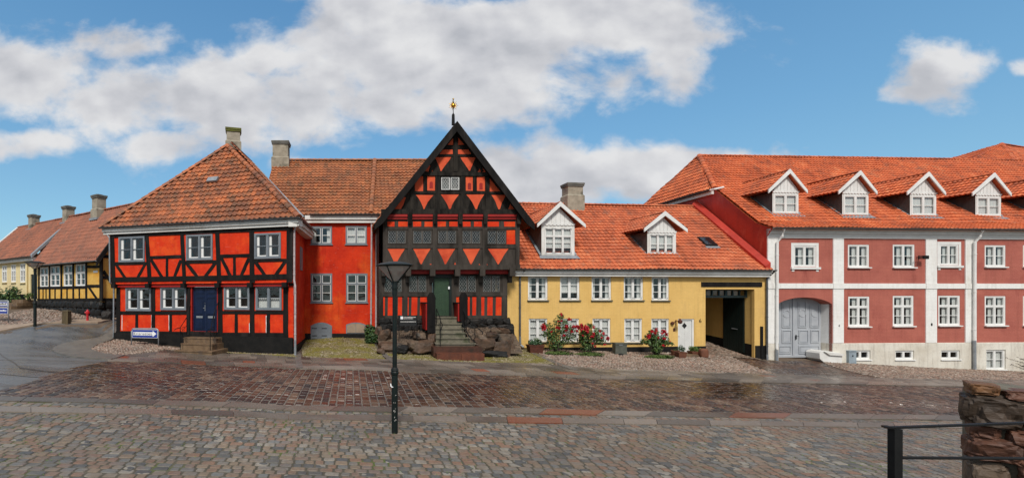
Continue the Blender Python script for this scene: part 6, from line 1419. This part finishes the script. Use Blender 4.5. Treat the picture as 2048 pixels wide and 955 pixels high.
# ================================================================== street furniture
def lamp(x, yy, H, lab, r0=.060, r1=.044, rim=.355, group='street lamps with glass cone heads'):
    z = zg(x, yy)+.02; t = thing('street_lamp', lab, 'street lamp', (x, yy, z), group); V = lambda a, b, c: Vector((x+a, yy+b, z+c))
    k = H/3.30
    mb = MB(); mb.lathe((x,yy,z), [(r0,-.3),(r0,1.13*k),(r0*1.2,1.15*k),(r0*1.25,1.19*k),(r0*1.12,1.205*k),(r0*1.25,1.22*k),(r0*1.1,1.26*k),(r1,1.285*k),(r1,2.84*k)], 18); po = build(mb, 'pole', 'lamp_green', t, False)
    mb = MB(); mb.lathe((x,yy,z), [(r1*1.15,2.70*k),(r1*1.2,2.80*k),(r1*1.35,2.84*k),(r1*1.3,2.97*k),(.05,3.0*k)], 16); build(mb, 'collar', 'lamp_green', t)
    zb_, zt_ = 2.97*k, 3.27*k
    mb = MB(); n = 24; vs = []
    for rr_, zz in ((.055,zb_),(rim*.93,zt_)):
        for i in range(n): a = 2*math.pi*i/n; vs.append(V(rr_*math.cos(a), rr_*math.sin(a), zz))
    mb.add(vs, [(i, (i+1) % n, n+(i+1) % n, n+i) for i in range(n)]); build(mb, 'glass_cone', 'lamp_glass', t, True)
    for i in range(4):
        a = math.pi/4+math.pi/2*i+.25; mb = MB(); mb.tube([V(.058*math.cos(a),.058*math.sin(a),zb_-.02), V(rim*.95*math.cos(a),rim*.95*math.sin(a),zt_)], .013, 6); build(mb, 'rib', 'lamp_green', t)
    mb = MB(); mb.lathe((x,yy,z), [(rim*.9,zt_-.012),(rim,zt_),(rim+.01,zt_+.02),(rim*.8,zt_+.055),(rim*.4,zt_+.085),(.02,zt_+.095)], 32); build(mb, 'hood', 'lamp_green', t)
    mb = MB(); mb.lathe((x,yy,z), [(.155,zt_-.095),(.16,zt_-.02),(.165,zt_-.013)], 20); build(mb, 'reflector', 'lamp_white', t)
    mb = MB(); mb.lathe((x,yy,z), [(.02,zt_-.17),(.045,zt_-.15),(.05,zt_-.11),(.02,zt_-.096)], 12); build(mb, 'bulb', 'lamp_white', t); return t, po
x_, y_ = G(789.5, 866); H_ = P(790,529,y_).z-zg(x_,y_)
lt, lp = lamp(x_, y_, H_-.02, 'dark green street lamp standing on the setts in front of the gable house')
fl = Fr((x_-.05,y_-.066),(x_+.05,y_-.066)); mb = MB(); a = fl.px((783.5,769)); mb.prism(fl, [(a[0]-.03,a[1]+.03),(a[0]-.012,a[1]+.028),(a[0]+.0,a[1]-.02),(a[0]+.035,a[1]-.045),(a[0]+.0,a[1]-.05),(a[0]-.03,a[1]-.02)], -.006, .0); build(mb, 'sticker', 'sign_white', lp)
rs = random.Random(12); mb = MB()
for k in range(16): zz = rs.uniform(.25,.75); a_ = rs.uniform(-.03,.02); mb.box(fl, .05+a_, .05+a_+rs.uniform(.004,.01), P(0,0,1).z*0+zg(x_,y_)+zz, zg(x_,y_)+zz+rs.uniform(.006,.02), .0015, .004)
build(mb, 'paint_chips', 'lamp_white', lp)
x2, y2 = G(70, 652); H2 = P(70,525,y2).z-zg(x2,y2); lamp(x2, y2, H2, 'dark green street lamp at the side street in front of the yellow cottage', .075, .055, .45)
# direction sign
D_ = G(290,691)[1]; frE = Fr(XY(263,D_), XY(317,D_-.25)); zt_, zb_ = frE.px((290,656.5))[1], frE.px((290,675))[1]; L_ = frE.L
sg = thing('direction_sign', 'blue one-way sign reading Ensrettet in a white tube frame before the corner house', 'sign', frE.p(L_/2,0,zb_-.4))
mb = MB(); r = .032; c = .12; pts = [frE.p(.0,0,zg(*frE.p(0,0,0).xy)-.1), frE.p(.0,0,zt_-c), frE.p(c*.3,0,zt_-c*.3), frE.p(c,0,zt_), frE.p(L_-c,0,zt_), frE.p(L_-c*.3,0,zt_-c*.3), frE.p(L_,0,zt_-c), frE.p(L_,0,zg(*frE.p(L_,0,0).xy)-.1)]; mb.tube(pts, r, 8); build(mb, 'frame', 'zinc', sg, True)
b0, b1 = .04, L_-.04; h0, h1 = zb_, zt_-.04; mb = MB(); mb.box(frE, b0, b1, h0, h1, -.01, .012); bo = build(mb, 'sign_board', 'sign_white', sg)
mb = MB(); mb.box(frE, b0+.018, b1-.018, h0+.018, h1-.018, .012, .016); build(mb, 'blue_field', 'sign_blue', bo)
mb = MB(); hm = (h0+h1)/2; aw = (h1-h0)*.20; mb.prism(frE, [(b0+.07,hm-aw),(b1-.26,hm-aw),(b1-.26,h0+.06),(b1-.06,hm),(b1-.26,h1-.06),(b1-.26,hm+aw),(b0+.07,hm+aw)], .016, .02); build(mb, 'white_arrow', 'sign_white', bo)
text('Ensrettet', frE, b0+.10, hm-aw*.68, .0235, aw*1.38, 'sign_black', bo, (b1-b0)*.72)
# twin sign at the left edge
D_ = G(17,648)[1]; frT = Fr(XY(-22,D_+.5), XY(17,D_)); L_ = frT.L; zt_, zb_ = frT.px((15,600.5))[1], frT.px((15,627))[1]
sg = thing('direction_sign', 'pair of blue direction plates on a grey tube frame at the left edge', 'sign', frT.p(L_/2,0,zb_-.6))
mb = MB(); mb.tube([frT.p(0,0,zg(*frT.p(0,0,0).xy)-.1), frT.p(0,0,zt_-.05), frT.p(.06,0,zt_), frT.p(L_-.06,0,zt_), frT.p(L_,0,zt_-.05), frT.p(L_,0,zg(*frT.p(L_,0,0).xy)-.1)], .03, 8); build(mb, 'frame', 'zinc', sg, True)
zm = (zt_+zb_)/2
for za_, zb2, s_ in ((zm+.02, zt_-.05, 'upper'), (zb_, zm-.03, 'lower')):
    mb = MB(); mb.box(frT, .04, L_-.05, min(za_,zb2), max(za_,zb2), -.01, .01); bo = build(mb, 'sign_board', 'sign_white', sg)
    mb = MB(); lo_, hi_ = min(za_,zb2)+.02, max(za_,zb2)-.02; mb.box(frT, .06, L_-.07, lo_, hi_, .01, .014); build(mb, 'blue_field', 'sign_blue', bo); hm = (lo_+hi_)/2
    if s_ == 'upper': mb = MB(); mb.prism(frT, [(.16,hm-.07),(L_-.1,hm-.07),(L_-.1,hm+.07),(.16,hm+.07),(.16,hm+.12),(.07,hm),(.16,hm-.12)], .014, .018); build(mb, 'white_arrow', 'sign_white', bo); m_, ww = 'sign_black', .0195
    else: m_, ww = 'sign_white', .0165
    mb = MB(); u = L_*.55 if m_ == 'sign_white' else L_*.5; rs = random.Random(len(s_))
    while u < L_-.14: l_ = rs.uniform(.03,.06); mb.box(frT, u, u+l_, hm-.035, hm+.035+rs.choice([0,.03]), ww-.004, ww); u += l_+.018
    build(mb, 'lettering', m_, bo)
# hydrant and wooden post
x, yy = G(175,643); z = zg(x,yy)+.04; t = thing('fire_hydrant', 'red pillar hydrant beside the yellow cottage', 'hydrant', (x,yy,z)); k = (P(0,620,yy).z-P(0,643,yy).z)/.86
mb = MB(); mb.lathe((x,yy,z), [(.15*k,-.1),(.15*k,.03),(.085*k,.06),(.08*k,.5*k),(.11*k,.53*k),(.12*k,.57*k),(.12*k,.70*k),(.10*k,.76*k),(.06*k,.82*k),(.03*k,.86*k),(.001,.87*k)], 16); bo = build(mb, 'body', 'hydrant_red', t, False)
for s in (-1, 1): mb = MB(); mb.tube([Vector((x,yy,z+.64*k)), Vector((x+s*.17*k,yy-.05,z+.64*k))], [.05*k,.06*k], 8); build(mb, 'outlet', 'hydrant_red', t)
x, yy = G(133.5,646.5); z = zg(x,yy); mb = MB(); fp = Fr((x-.16,yy),(x+.16,yy)); mb.hexa([Vector((x+a,yy+b,z+c)) for c, s in ((-.1,.17),(.68,.155)) for a, b in ((-s,-s),(s,-s),(s,s),(-s,s))]); bo = build(mb, 'wooden_post', 'wood_post'); tag(bo, 'weathered square wooden post on the cobbles before the yellow cottage', 'bollard')
mb = MB(); mb.hexa([Vector((x+a,yy+b,z+c)) for c, s in ((.681,.18),(.73,.10)) for a, b in ((-s,-s),(s,-s),(s,s),(-s,s))]); build(mb, 'cap', 'wood_post', bo)
mb = MB(); q_ = G(214,641); rock(mb, (q_[0], q_[1], zg(*q_)+.25), (.28,.25,.38), 7, .8, .25, 3); tag(build(mb, 'guard_boulder', 'tar_stone'), 'black tarred guard boulder at the corner of the yellow cottage', 'boulder')
# planters, roses, boxes in front of the yellow house
def pot(x, yy, z, r0, r1, h, m, lab, grp='planters by the yellow house', square=False, plant=None, seed=1, m2=None):
    t = thing('planter', lab, 'planter', (x,yy,z), grp); mb = MB()
    if square:
        a, b = r0, r1; mb.hexa([Vector((x+i,yy+j,z+k)) for k, s in ((0,a),(h,b)) for i, j in ((-s,-s*.7),(s,-s*.7),(s,s*.7),(-s,s*.7))]); mb.hexa([Vector((x+i,yy+j,z+k)) for k, s in ((h-.05,b*1.06),(h+.01,b*1.08)) for i, j in ((-s,-s*.7),(s,-s*.7),(s,s*.7),(-s,s*.7))])
    else: mb.lathe((x,yy,z), [(r0,0),(r1,h-.06),(r1*1.08,h-.055),(r1*1.08,h),(r1*.9,h),(r1*.88,h-.05)], 18)
    build(mb, 'pot', m, t)
    for k, (dx_, dz_, rx, rz, n, mm, sz) in enumerate(plant): mb = MB(); leaves(mb, [(x+dx_,yy,z+h+dz_,rx,rx*.7,rz)], n, sz, seed+k); build(mb, 'foliage', mm, t)
    return t
def gy(px, py): x, yy = G(px, py); return x, yy, zg(x, yy)+.02
x, yy, z = gy(1070,706); pot(x, yy, z, .30, .35, .40, 'rust', 'rusty square planter of green leaves by the gable house downpipe', square=True, plant=[(0,.10,.36,.22,260,'leaf_cool',.06),(.12,.2,.18,.16,90,'leaf_light',.05)])
x, yy, z = gy(1362,716); pot(x, yy, z, .17, .20, .30, 'terracotta', 'terracotta planter with a pale leafy plant left of the white door', square=True, plant=[(0,.16,.2,.2,130,'leaf_cool',.05),(0,.3,.1,.1,40,'curtain',.02)], seed=5)
x, yy, z = gy(1350,712); pot(x, yy, z, .15, .18, .30, 'terracotta', 'dark small planter tucked behind the terracotta one by the white door', plant=[(0,.0,.1,.04,30,'leaf_dark',.04)], seed=6)
x, yy, z = gy(1390,712); pot(x, yy, z, .24, .27, .25, 'terracotta', 'low planter of bright green leaves right of the white door', square=True, plant=[(0,.10,.34,.16,260,'low_green',.05),(-.15,.15,.2,.14,90,'leaf_light',.045)], seed=8)
x, yy, z = gy(1407,715); fk = Fr((x-.18,yy-.14),(x+.2,yy-.14)); mb = MB(); rock(mb, (x,yy,z+.22), (.20,.16,.25), 21, .5, .06, 3); ns = build(mb, 'number_stone', 'terracotta'); tag(ns, 'reddish number stone carved 6 at the gateway corner', 'stone'); text('6', fk, .12, z+.18, .012, .17, 'iron', ns, .12)
x, yy, z = gy(1378,714); mb = MB(); fk = Fr((x-.45,yy),(x+.45,yy)); mb.box(fk, 0, .9, z-.2, z+.12, -.5, .05); tag(build(mb, 'door_slab', 'step_brown'), 'flat stone slab under the white boarded door', 'step')
def rose(px, py, blobs, seed, lab, fl):
    x, yy, z = gy(px, py); B = []
    for (bx, by, rx, rz) in blobs: v = P(bx, by, yy); B.append((v.x, yy+R.uniform(-.1,.1), v.z, rx*yy/F*1.1, .36, rz*yy/F*1.1))
    t = bush('rose_bush', lab, B, 1050, .060, 'leaf_dark', seed, cat='rose bush', group='red roses along the yellow house', m2='leaf_light')
    mb = MB(); rr = random.Random(seed+9)
    for (fx, fy, s) in fl:
        v = P(fx, fy, yy-.34+rr.uniform(-.08,.08))
        for k in range(7):
            o = Vector((rr.gauss(0,1), rr.gauss(0,1), rr.gauss(0,1))).normalized()*s*.55; leaves(mb, [(v.x+o.x,v.y+o.y,v.z+o.z,s*.5,s*.5,s*.5)], 9, s*.5, seed*31+k, .6)
    build(mb, 'blossoms', 'rose_red', t)
    x, yy, z = gy(px, py+2); mb = MB(); leaves(mb, [(x,yy-.25,z+.07,.75,.3,.11)], 1100, .05, seed+3, 1.5); tag(build(mb, 'ground_plant', 'low_green'), 'low green tuft at the foot of the '+lab.split(' beside')[0].split(' under')[0], 'plant', 'low plants under the roses')
fx = lambda L_: [(1020+a/4.775, 530+b/4.775, s) for a, b, s in L_]
rose(1113, 706, [(1112,678,22,18),(1105,660,18,13),(1130,655,18,14),(1120,643,14,8),(1098,668,12,10),(1136,675,14,12),(1122,632,7,6),(1110,690,12,10),(1094,650,6,8),(1143,662,9,8)], 41, 'tall rose bush beside the rusty planter', fx([(493,470,.10),(570,512,.10),(318,575,.13),(322,600,.13),(450,595,.09),(470,600,.08),(540,585,.10),(538,622,.08),(590,632,.08),(515,670,.07),(610,585,.10),(640,585,.10),(640,625,.08),(395,630,.06),(490,525,.08),(460,535,.06)]))
rose(1174, 708, [(1178,678,18,16),(1168,664,12,10),(1192,668,14,12),(1172,692,10,10),(1200,682,9,8),(1180,652,8,6),(1163,676,7,10)], 43, 'wide rose bush under the third ground floor window', fx([(655,590,.11),(690,575,.13),(690,605,.13),(735,605,.15),(720,590,.12),(800,590,.08),(805,655,.09),(785,685,.09),(745,640,.07),(895,655,.09),(935,700,.11),(860,625,.07),(790,745,.07),(905,758,.07),(815,775,.06),(875,690,.07),(700,670,.06)]))
fx3 = lambda L_: [(1220+a/2.513, 360+b/2.513, s) for a, b, s in L_]
rose(1313, 713, [(1313,685,14,15),(1303,673,11,10),(1326,680,10,10),(1310,696,9,9),(1290,682,8,6),(1340,686,7,4),(1308,663,7,5)], 47, 'upright rose bush under the last window before the white door', fx3([(198,783,.12),(208,760,.10),(232,752,.09),(268,762,.13),(285,775,.09),(272,797,.08),(268,832,.08),(228,770,.08),(245,790,.06),(300,810,.05)]))
x, yy, z = gy(1242,710); fk = Fr((x-.31,yy-.02),(x+.31,yy-.02)); mb = MB(); Hb = P(0,685,yy).z-z; mb.box(fk, .02, .60, z-.1, z+Hb*.88, -.3, 0); mb.prism(Fr((fk.o.x,fk.o.y),(fk.o.x+1,fk.o.y)), [(0,z+Hb*.88),(.62,z+Hb*.88),(.62,z+Hb),(0,z+Hb)], -.32, .03); bx = build(mb, 'meter_cabinet', 'box_grey'); tag(bx, 'grey green metal meter cabinet against the black plinth of the yellow house', 'cabinet')
mb = MB(); mb.box(fk, .2, .38, z+Hb*.8, z+Hb*.86, .001, .02); build(mb, 'name_plate', 'zinc', bx)
mb = MB(); rock(mb, (x-.12,yy-.2,z+.03), (.13,.1,.08), 3, 1, .3, 2); tag(build(mb, 'loose_stone', 'tar_stone'), 'small dark stone at the foot of the meter cabinet', 'stone')
x, yy, z = gy(1705.5,728); fk = Fr((x-.2,yy),(x+.2,yy)); mb = MB(); Hb = P(0,700,yy).z-z; mb.box(fk, 0, .40, z-.05, z+Hb*.93, -.25, 0); mb.box(fk, -.02, .42, z+Hb*.93, z+Hb, -.27, .03); bx = build(mb, 'junction_box', 'box_blue'); tag(bx, 'blue grey junction box beside the first basement window of the brick house', 'cabinet')
mb = MB(); mb.box(fk, .17, .22, z+Hb*.55, z+Hb*.65, .001, .02); build(mb, 'lock', 'iron', bx)
# ivy bush by the downpipes
x, yy, z = gy(745,688); bush('ivy_bush', 'dark ivy bush at the downpipes between the red house and the gable house', [(P(745,668,yy).x,yy,P(745,668,yy).z,.4,.25,.42),(P(738,660,yy).x,yy+.1,P(0,658,yy).z,.28,.2,.25),(P(752,676,yy).x,yy-.05,P(0,677,yy).z,.25,.2,.25),(P(740,680,yy).x,yy,P(0,680,yy).z,.3,.2,.18)], 1100, .07, 'leaf_dark', 61, m2='leaf_cool')
# bare shrub reaching in from the right edge
t_ = P(2075,735,18); mb = MB(); rr = random.Random(8)
for ex, ey in ((2012,715),(2030,725),(2033,713),(2022,728),(2040,730),(2036,745),(2046,716),(2050,705),(2060,700),(2070,698)):
    a = P(2085,752,18); b = P(ex,ey,18); m_ = a*.45+b*.55+Vector((0,rr.uniform(-.2,.2),rr.uniform(0,.12))); mb.tube([a, m_, b], [.016,.012,.004], 5)
    for k in range(9): q_ = m_+(b-m_)*rr.random(); leaves(mb, [(q_.x,q_.y,q_.z,.06,.06,.05)], 3, .025, k)
a = P(2085,752,18); mb.tube([Vector((a.x,18,zg(a.x,18)-.1)), a], [.03,.018], 6); tag(build(mb, 'bare_shrub', 'twig'), 'thin dark twigs of a shrub at the right edge before the brick house', 'shrub')
# ------------------------------------------------------------------ viewing terrace with rail and stone pier
te = thing('terrace', 'raised stone terrace under the black iron railing at the lower right', 'terrace', (6,1.0,0)); mb = MB(); fk = Fr((2.4,3.05),(14,3.05)); mb.box(fk, 0, 11.6, -1.5, .98, 0, 8); build(mb, 'masonry', 'mortar', te); mb = MB(); mb.box(fk, -.05, 11.6, .982, 1.06, -.06, 8); build(mb, 'paving', 'slab', te)
rl = thing('railing', 'black iron railing in the lower right foreground', 'railing', (3.35,2.85,1.06)); D_ = 2.85
pt = P(1790,856,D_); mb = MB(); hw = 8*D_/F; mb.hexa([Vector((pt.x+a,D_+b,c)) for c in (1.06, pt.z) for a, b in ((-hw,-.02),(hw,-.02),(hw,.02),(-hw,.02))]); build(mb, 'post', 'iron', rl)
e_ = P(2052,846.5,2.98); e_ = Vector((e_.x, 2.98, e_.z)); d = (e_-Vector((pt.x,D_,pt.z))).normalized(); end = Vector((pt.x,D_,pt.z))+d*3.2
mb = MB(); s = d.cross(Vector((0,0,1))).normalized()*.013; st0 = Vector((pt.x-hw*1.2,D_,pt.z)); up = Vector((0,0,.012)); mb.hexa([st0-s-up*0-d*.03, st0+s-d*.0, end+s, end-s, st0-s+up-d*.03, st0+s+up, end+s+up, end-s+up]); 
c_ = P(1762,852.5,3.02); st1 = Vector((c_.x,3.02,c_.z)); build(mb, 'handrail', 'iron', rl)
mb = MB(); mb.hexa([st0-s, st0+s*.9, st1+Vector((.04,0,0)), st1-Vector((.0,.0,0)), st0-s+up, st0+s*.9+up, st1+Vector((.04,0,0))+up, st1+up]); build(mb, 'rail_return', 'iron', rl)
m0 = P(1797,914,D_); mb = MB(); r_d = Vector((d.x,d.y,(P(2048,916,2.97).z-m0.z)/ (P(2048,916,2.97).x-m0.x)*d.x)).normalized(); mb.tube([m0, m0+r_d*3.2], .0100, 6); build(mb, 'mid_rail', 'iron', rl)
mb = MB(); q_ = Vector((pt.x,D_,pt.z))+d*1.5; mb.hexa([Vector((q_.x+a,q_.y+b,c)) for c in (1.06, q_.z) for a, b in ((-hw,-.02),(hw,-.02),(hw,.02),(-hw,.02))]); build(mb, 'post', 'iron', rl)
D_ = 4.6; pr = thing('stone_pier', 'rough natural stone wall end behind the black railing', 'wall', P(1990,990,D_)); frK = Fr(XY(1930,D_), (XY(1930,D_)[0]+.70*2, D_-.71*2)); k_ = D_/F
q7 = lambda x, yy, w=0: frK.px(d7(x, yy), w)
core = MB(); pts = [q7(930,215), q7(1000,165), q7(1160,165), q7(1368,190), q7(1900,260), q7(1900,1500), q7(925,1500)]; core.prism(frK, pts, -.55, -.02); build(core, 'mortar_core', 'mortar', pr)
for i, (x0, y0, x1, y1, m, w_) in enumerate([(872,108,1150,206,'pier_brown',.02),(1190,172,1560,250,'pier_red',.02),(836,194,1350,470,'pier_dark',.06),(1205,262,1480,372,'boulder_grey',.03),(876,452,1168,588,'pier_red',.02),(1195,515,1530,655,'pier_red',.03),(850,572,1352,762,'pier_red',.05),(866,775,1250,1010,'boulder_grey',.04),(1310,790,1620,960,'pier_red',.03),(1360,380,1640,500,'pier_dark',.03),(1370,660,1640,780,'pier_brown',.03),(870,1010,1200,1200,'pier_dark',.03),(1220,960,1600,1200,'pier_brown',.03)]):
    a = frK.px(d7(x0,(y0+y1)/2)); b = frK.px(d7(x1,(y0+y1)/2)); za_, zb_ = frK.px(d7(x0,y0))[1], frK.px(d7(x0,y1))[1]
    mb = MB(); rock(mb, frK.p((a[0]+b[0])/2, -.10, (za_+zb_)/2), ((b[0]-a[0])*.52, .15+w_, (za_-zb_)*.52), i*5+60, .5, .24, 4, math.atan2(frK.u.y, frK.u.x), 1.3); build(mb, 'stone', m, pr)
# stones of the left flank of the pier
for i in range(4): mb = MB(); c = frK.p(.30, -.36, 1.50-i*.38); rock(mb, c, (.12,.24,.17), i*3+200, .55, .3, 3, math.atan2(frK.u.y, frK.u.x)); build(mb, 'stone', ('pier_dark','pier_brown','boulder_grey')[i % 3], pr)

# ================================================================== sky, sun, camera
SUN_AZ, SUN_EL = math.radians(186), math.radians(47)
SC.world = bpy.data.worlds.new('World'); SC.world.use_nodes = True; nt = SC.world.node_tree; nt.nodes.clear(); L = nt.links
sky = N(nt, 'ShaderNodeTexSky', sky_type='NISHITA'); sky.sun_disc = False; sky.sun_elevation = SUN_EL; sky.sun_rotation = SUN_AZ; sky.air_density = 1.0; sky.dust_density = .6; sky.ozone_density = 1.6
tc = N(nt, 'ShaderNodeTexCoord'); sp = N(nt, 'ShaderNodeSeparateXYZ'); L.new(tc.outputs['Generated'], sp.inputs[0])
ay_ = math_(nt, 'MAXIMUM', math_(nt, 'ABSOLUTE', sp.outputs[1]), .12)
u = math_(nt, 'DIVIDE', sp.outputs[0], ay_); v = math_(nt, 'DIVIDE', sp.outputs[2], ay_)
uv = N(nt, 'ShaderNodeCombineXYZ'); L.new(u, uv.inputs[0]); L.new(v, uv.inputs[1]); UVs = uv.outputs[0]
def vm(op, a, b=None, out=0):
    n = N(nt, 'ShaderNodeVectorMath', operation=op)
    for i, x in enumerate((a, b)):
        if x is None: continue
        if isinstance(x, tuple): n.inputs[i].default_value = x
        else: L.new(x, n.inputs[i])
    return n.outputs[out]
# banks of cumulus: each a soft lobe (direction, size, strength)
CL = [(60,150,150,105,1.0),(230,85,120,50,.85),(230,200,210,90,1.0),(60,285,130,34,.95),(170,262,80,36,.8),(330,290,130,42,.95),(520,110,70,75,.9),(430,205,170,95,1.0),(620,190,130,110,1.0),(760,60,180,110,1.1),(930,110,280,120,1.25),(1150,55,300,75,1.1),(850,205,210,60,1.0),(1090,160,230,70,1.0),(1330,130,110,55,.85),(1290,75,150,60,.6),(560,30,90,40,.55),(1400,45,80,40,.55),
      (1110,310,85,48,1.05),(1040,355,120,60,1.1),(1230,350,180,56,1.15),(1420,322,190,34,1.05),(1030,240,45,18,.6),(600,330,60,22,.8),(700,318,40,14,.6),(1882,142,98,58,1.2),(1850,180,88,30,.9),(1780,160,45,20,.3),(2045,135,35,22,.8),(-300,150,260,150,1.0),(2500,200,240,110,.9),(600,-260,700,170,1.0),(2300,-220,360,160,.8),(-600,-200,400,200,.8)]
acc = None
for cx, cy, rx, ry, wgt in CL:
    d = vm('MULTIPLY', vm('SUBTRACT', UVs, ((cx-CX)/F, (HZ-cy)/F, 0)), (F/rx, F/ry, 0)); r2 = vm('DOT_PRODUCT', d, d, 1)
    e = math_(nt, 'MULTIPLY', math_(nt, 'POWER', 2.718, math_(nt, 'MULTIPLY', r2, -.62)), wgt); acc = e if acc is None else math_(nt, 'MAXIMUM', acc, e)
acc = math_(nt, 'MINIMUM', acc, 1.35)
acc = math_(nt, 'ADD', acc, math_(nt, 'ADD', mapr(nt, v, .72, 1.2, 0, .55), mapr(nt, sp.outputs[1], .0, -.2, 0, .55)))
def fb(vec, sc, det=9, rough=.60, dist=0.):
    n = N(nt, 'ShaderNodeTexNoise'); n.inputs['Scale'].default_value = sc; n.inputs['Detail'].default_value = det; n.inputs['Roughness'].default_value = rough; n.inputs['Distortion'].default_value = dist; L.new(vec, n.inputs['Vector']); return n.outputs[0]
st = vm('MULTIPLY', UVs, (1.0, 1.45, 1))
n1 = fb(st, 5.0, 10, .58, .15); s1 = fb(st, 3.6, 3, .5); n2 = fb(vm('ADD', st, (.02,.07,0)), 3.6, 3, .5); n3 = fb(st, 1.6, 5); m1 = fb(st, 9.0, 6, .55); m2 = fb(vm('ADD', st, (.012,.028,0)), 9.0, 6, .55)
fld = math_(nt, 'ADD', acc, math_(nt, 'MULTIPLY', math_(nt, 'SUBTRACT', n1, .5), 2.0))
mask = mapr(nt, fld, .38, .86); mask.node.interpolation_type = 'SMOOTHSTEP'
lit = mapr(nt, math_(nt, 'ADD', math_(nt, 'SUBTRACT', s1, n2), math_(nt, 'MULTIPLY', math_(nt, 'SUBTRACT', m1, m2), .38)), -.16, .18)
thick = mapr(nt, fld, .6, 1.75)
bright = math_(nt, 'ADD', math_(nt, 'MULTIPLY', lit, .52), math_(nt, 'SUBTRACT', .62, math_(nt, 'MULTIPLY', thick, .30)))
bright = math_(nt, 'ADD', bright, math_(nt, 'MULTIPLY', math_(nt, 'SUBTRACT', n3, .5), .5))
CK = 4.75
cc = ramp(nt, bright, [(0,(.38,.41,.47)),(.4,(.52,.54,.59)),(.7,(.70,.71,.75)),(1,(.88,.885,.90))])
cc = vm('SCALE', cc); 
nt.nodes[-1].inputs['Scale'].default_value = CK
blue_ = vm('SCALE', ramp(nt, mapr(nt, sp.outputs[2], .1, .62), [(0,(.225,.41,.575)),(.4,(.15,.35,.585)),(1,(.085,.255,.52))])); nt.nodes[-1].inputs['Scale'].default_value = 5.5
skc = mixc(nt, .65, mixc(nt, 1., sky.outputs[0], (.72,.99,1.0), 'MULTIPLY'), blue_)
above = mapr(nt, sp.outputs[2], -.02, .03)
col = mixc(nt, math_(nt, 'MULTIPLY', mask, above), skc, cc)
bg = N(nt, 'ShaderNodeBackground'); bg.inputs['Strength'].default_value = .085; L.new(col, bg.inputs[0]); wo = N(nt, 'ShaderNodeOutputWorld'); L.new(bg.outputs[0], wo.inputs[0])
ld = bpy.data.lights.new('sun', 'SUN'); ld.energy = 1.5; ld.angle = math.radians(10); ld.color = (1.0,.95,.88); so = bpy.data.objects.new('sun', ld); COL.objects.link(so)
sd = Vector((math.sin(SUN_AZ)*math.cos(SUN_EL), math.cos(SUN_AZ)*math.cos(SUN_EL), math.sin(SUN_EL))); so.rotation_euler = sd.to_track_quat('Z', 'Y').to_euler(); so.location = sd*50
cam = bpy.data.cameras.new('camera'); co = bpy.data.objects.new('camera', cam); COL.objects.link(co); co.location = (0,0,CH); co.rotation_euler = (math.pi/2,0,0)
cam.sensor_width = 36; cam.lens = F/2048*36; cam.shift_x = (1024-CX)/2048; cam.shift_y = (HZ-477.5)/2048; cam.clip_end = 4000; cam.clip_start = .05; SC.camera = co
SC.view_settings.view_transform = 'Standard'; SC.view_settings.look = 'None'; SC.view_settings.exposure = 1.1; SC.view_settings.gamma = 1; SC.view_settings.use_curve_mapping = False
SC.cycles.use_denoising = True; SC.cycles.max_bounces = 6; SC.cycles.transparent_max_bounces = 8; SC.cycles.caustics_reflective = False; SC.cycles.caustics_refractive = False
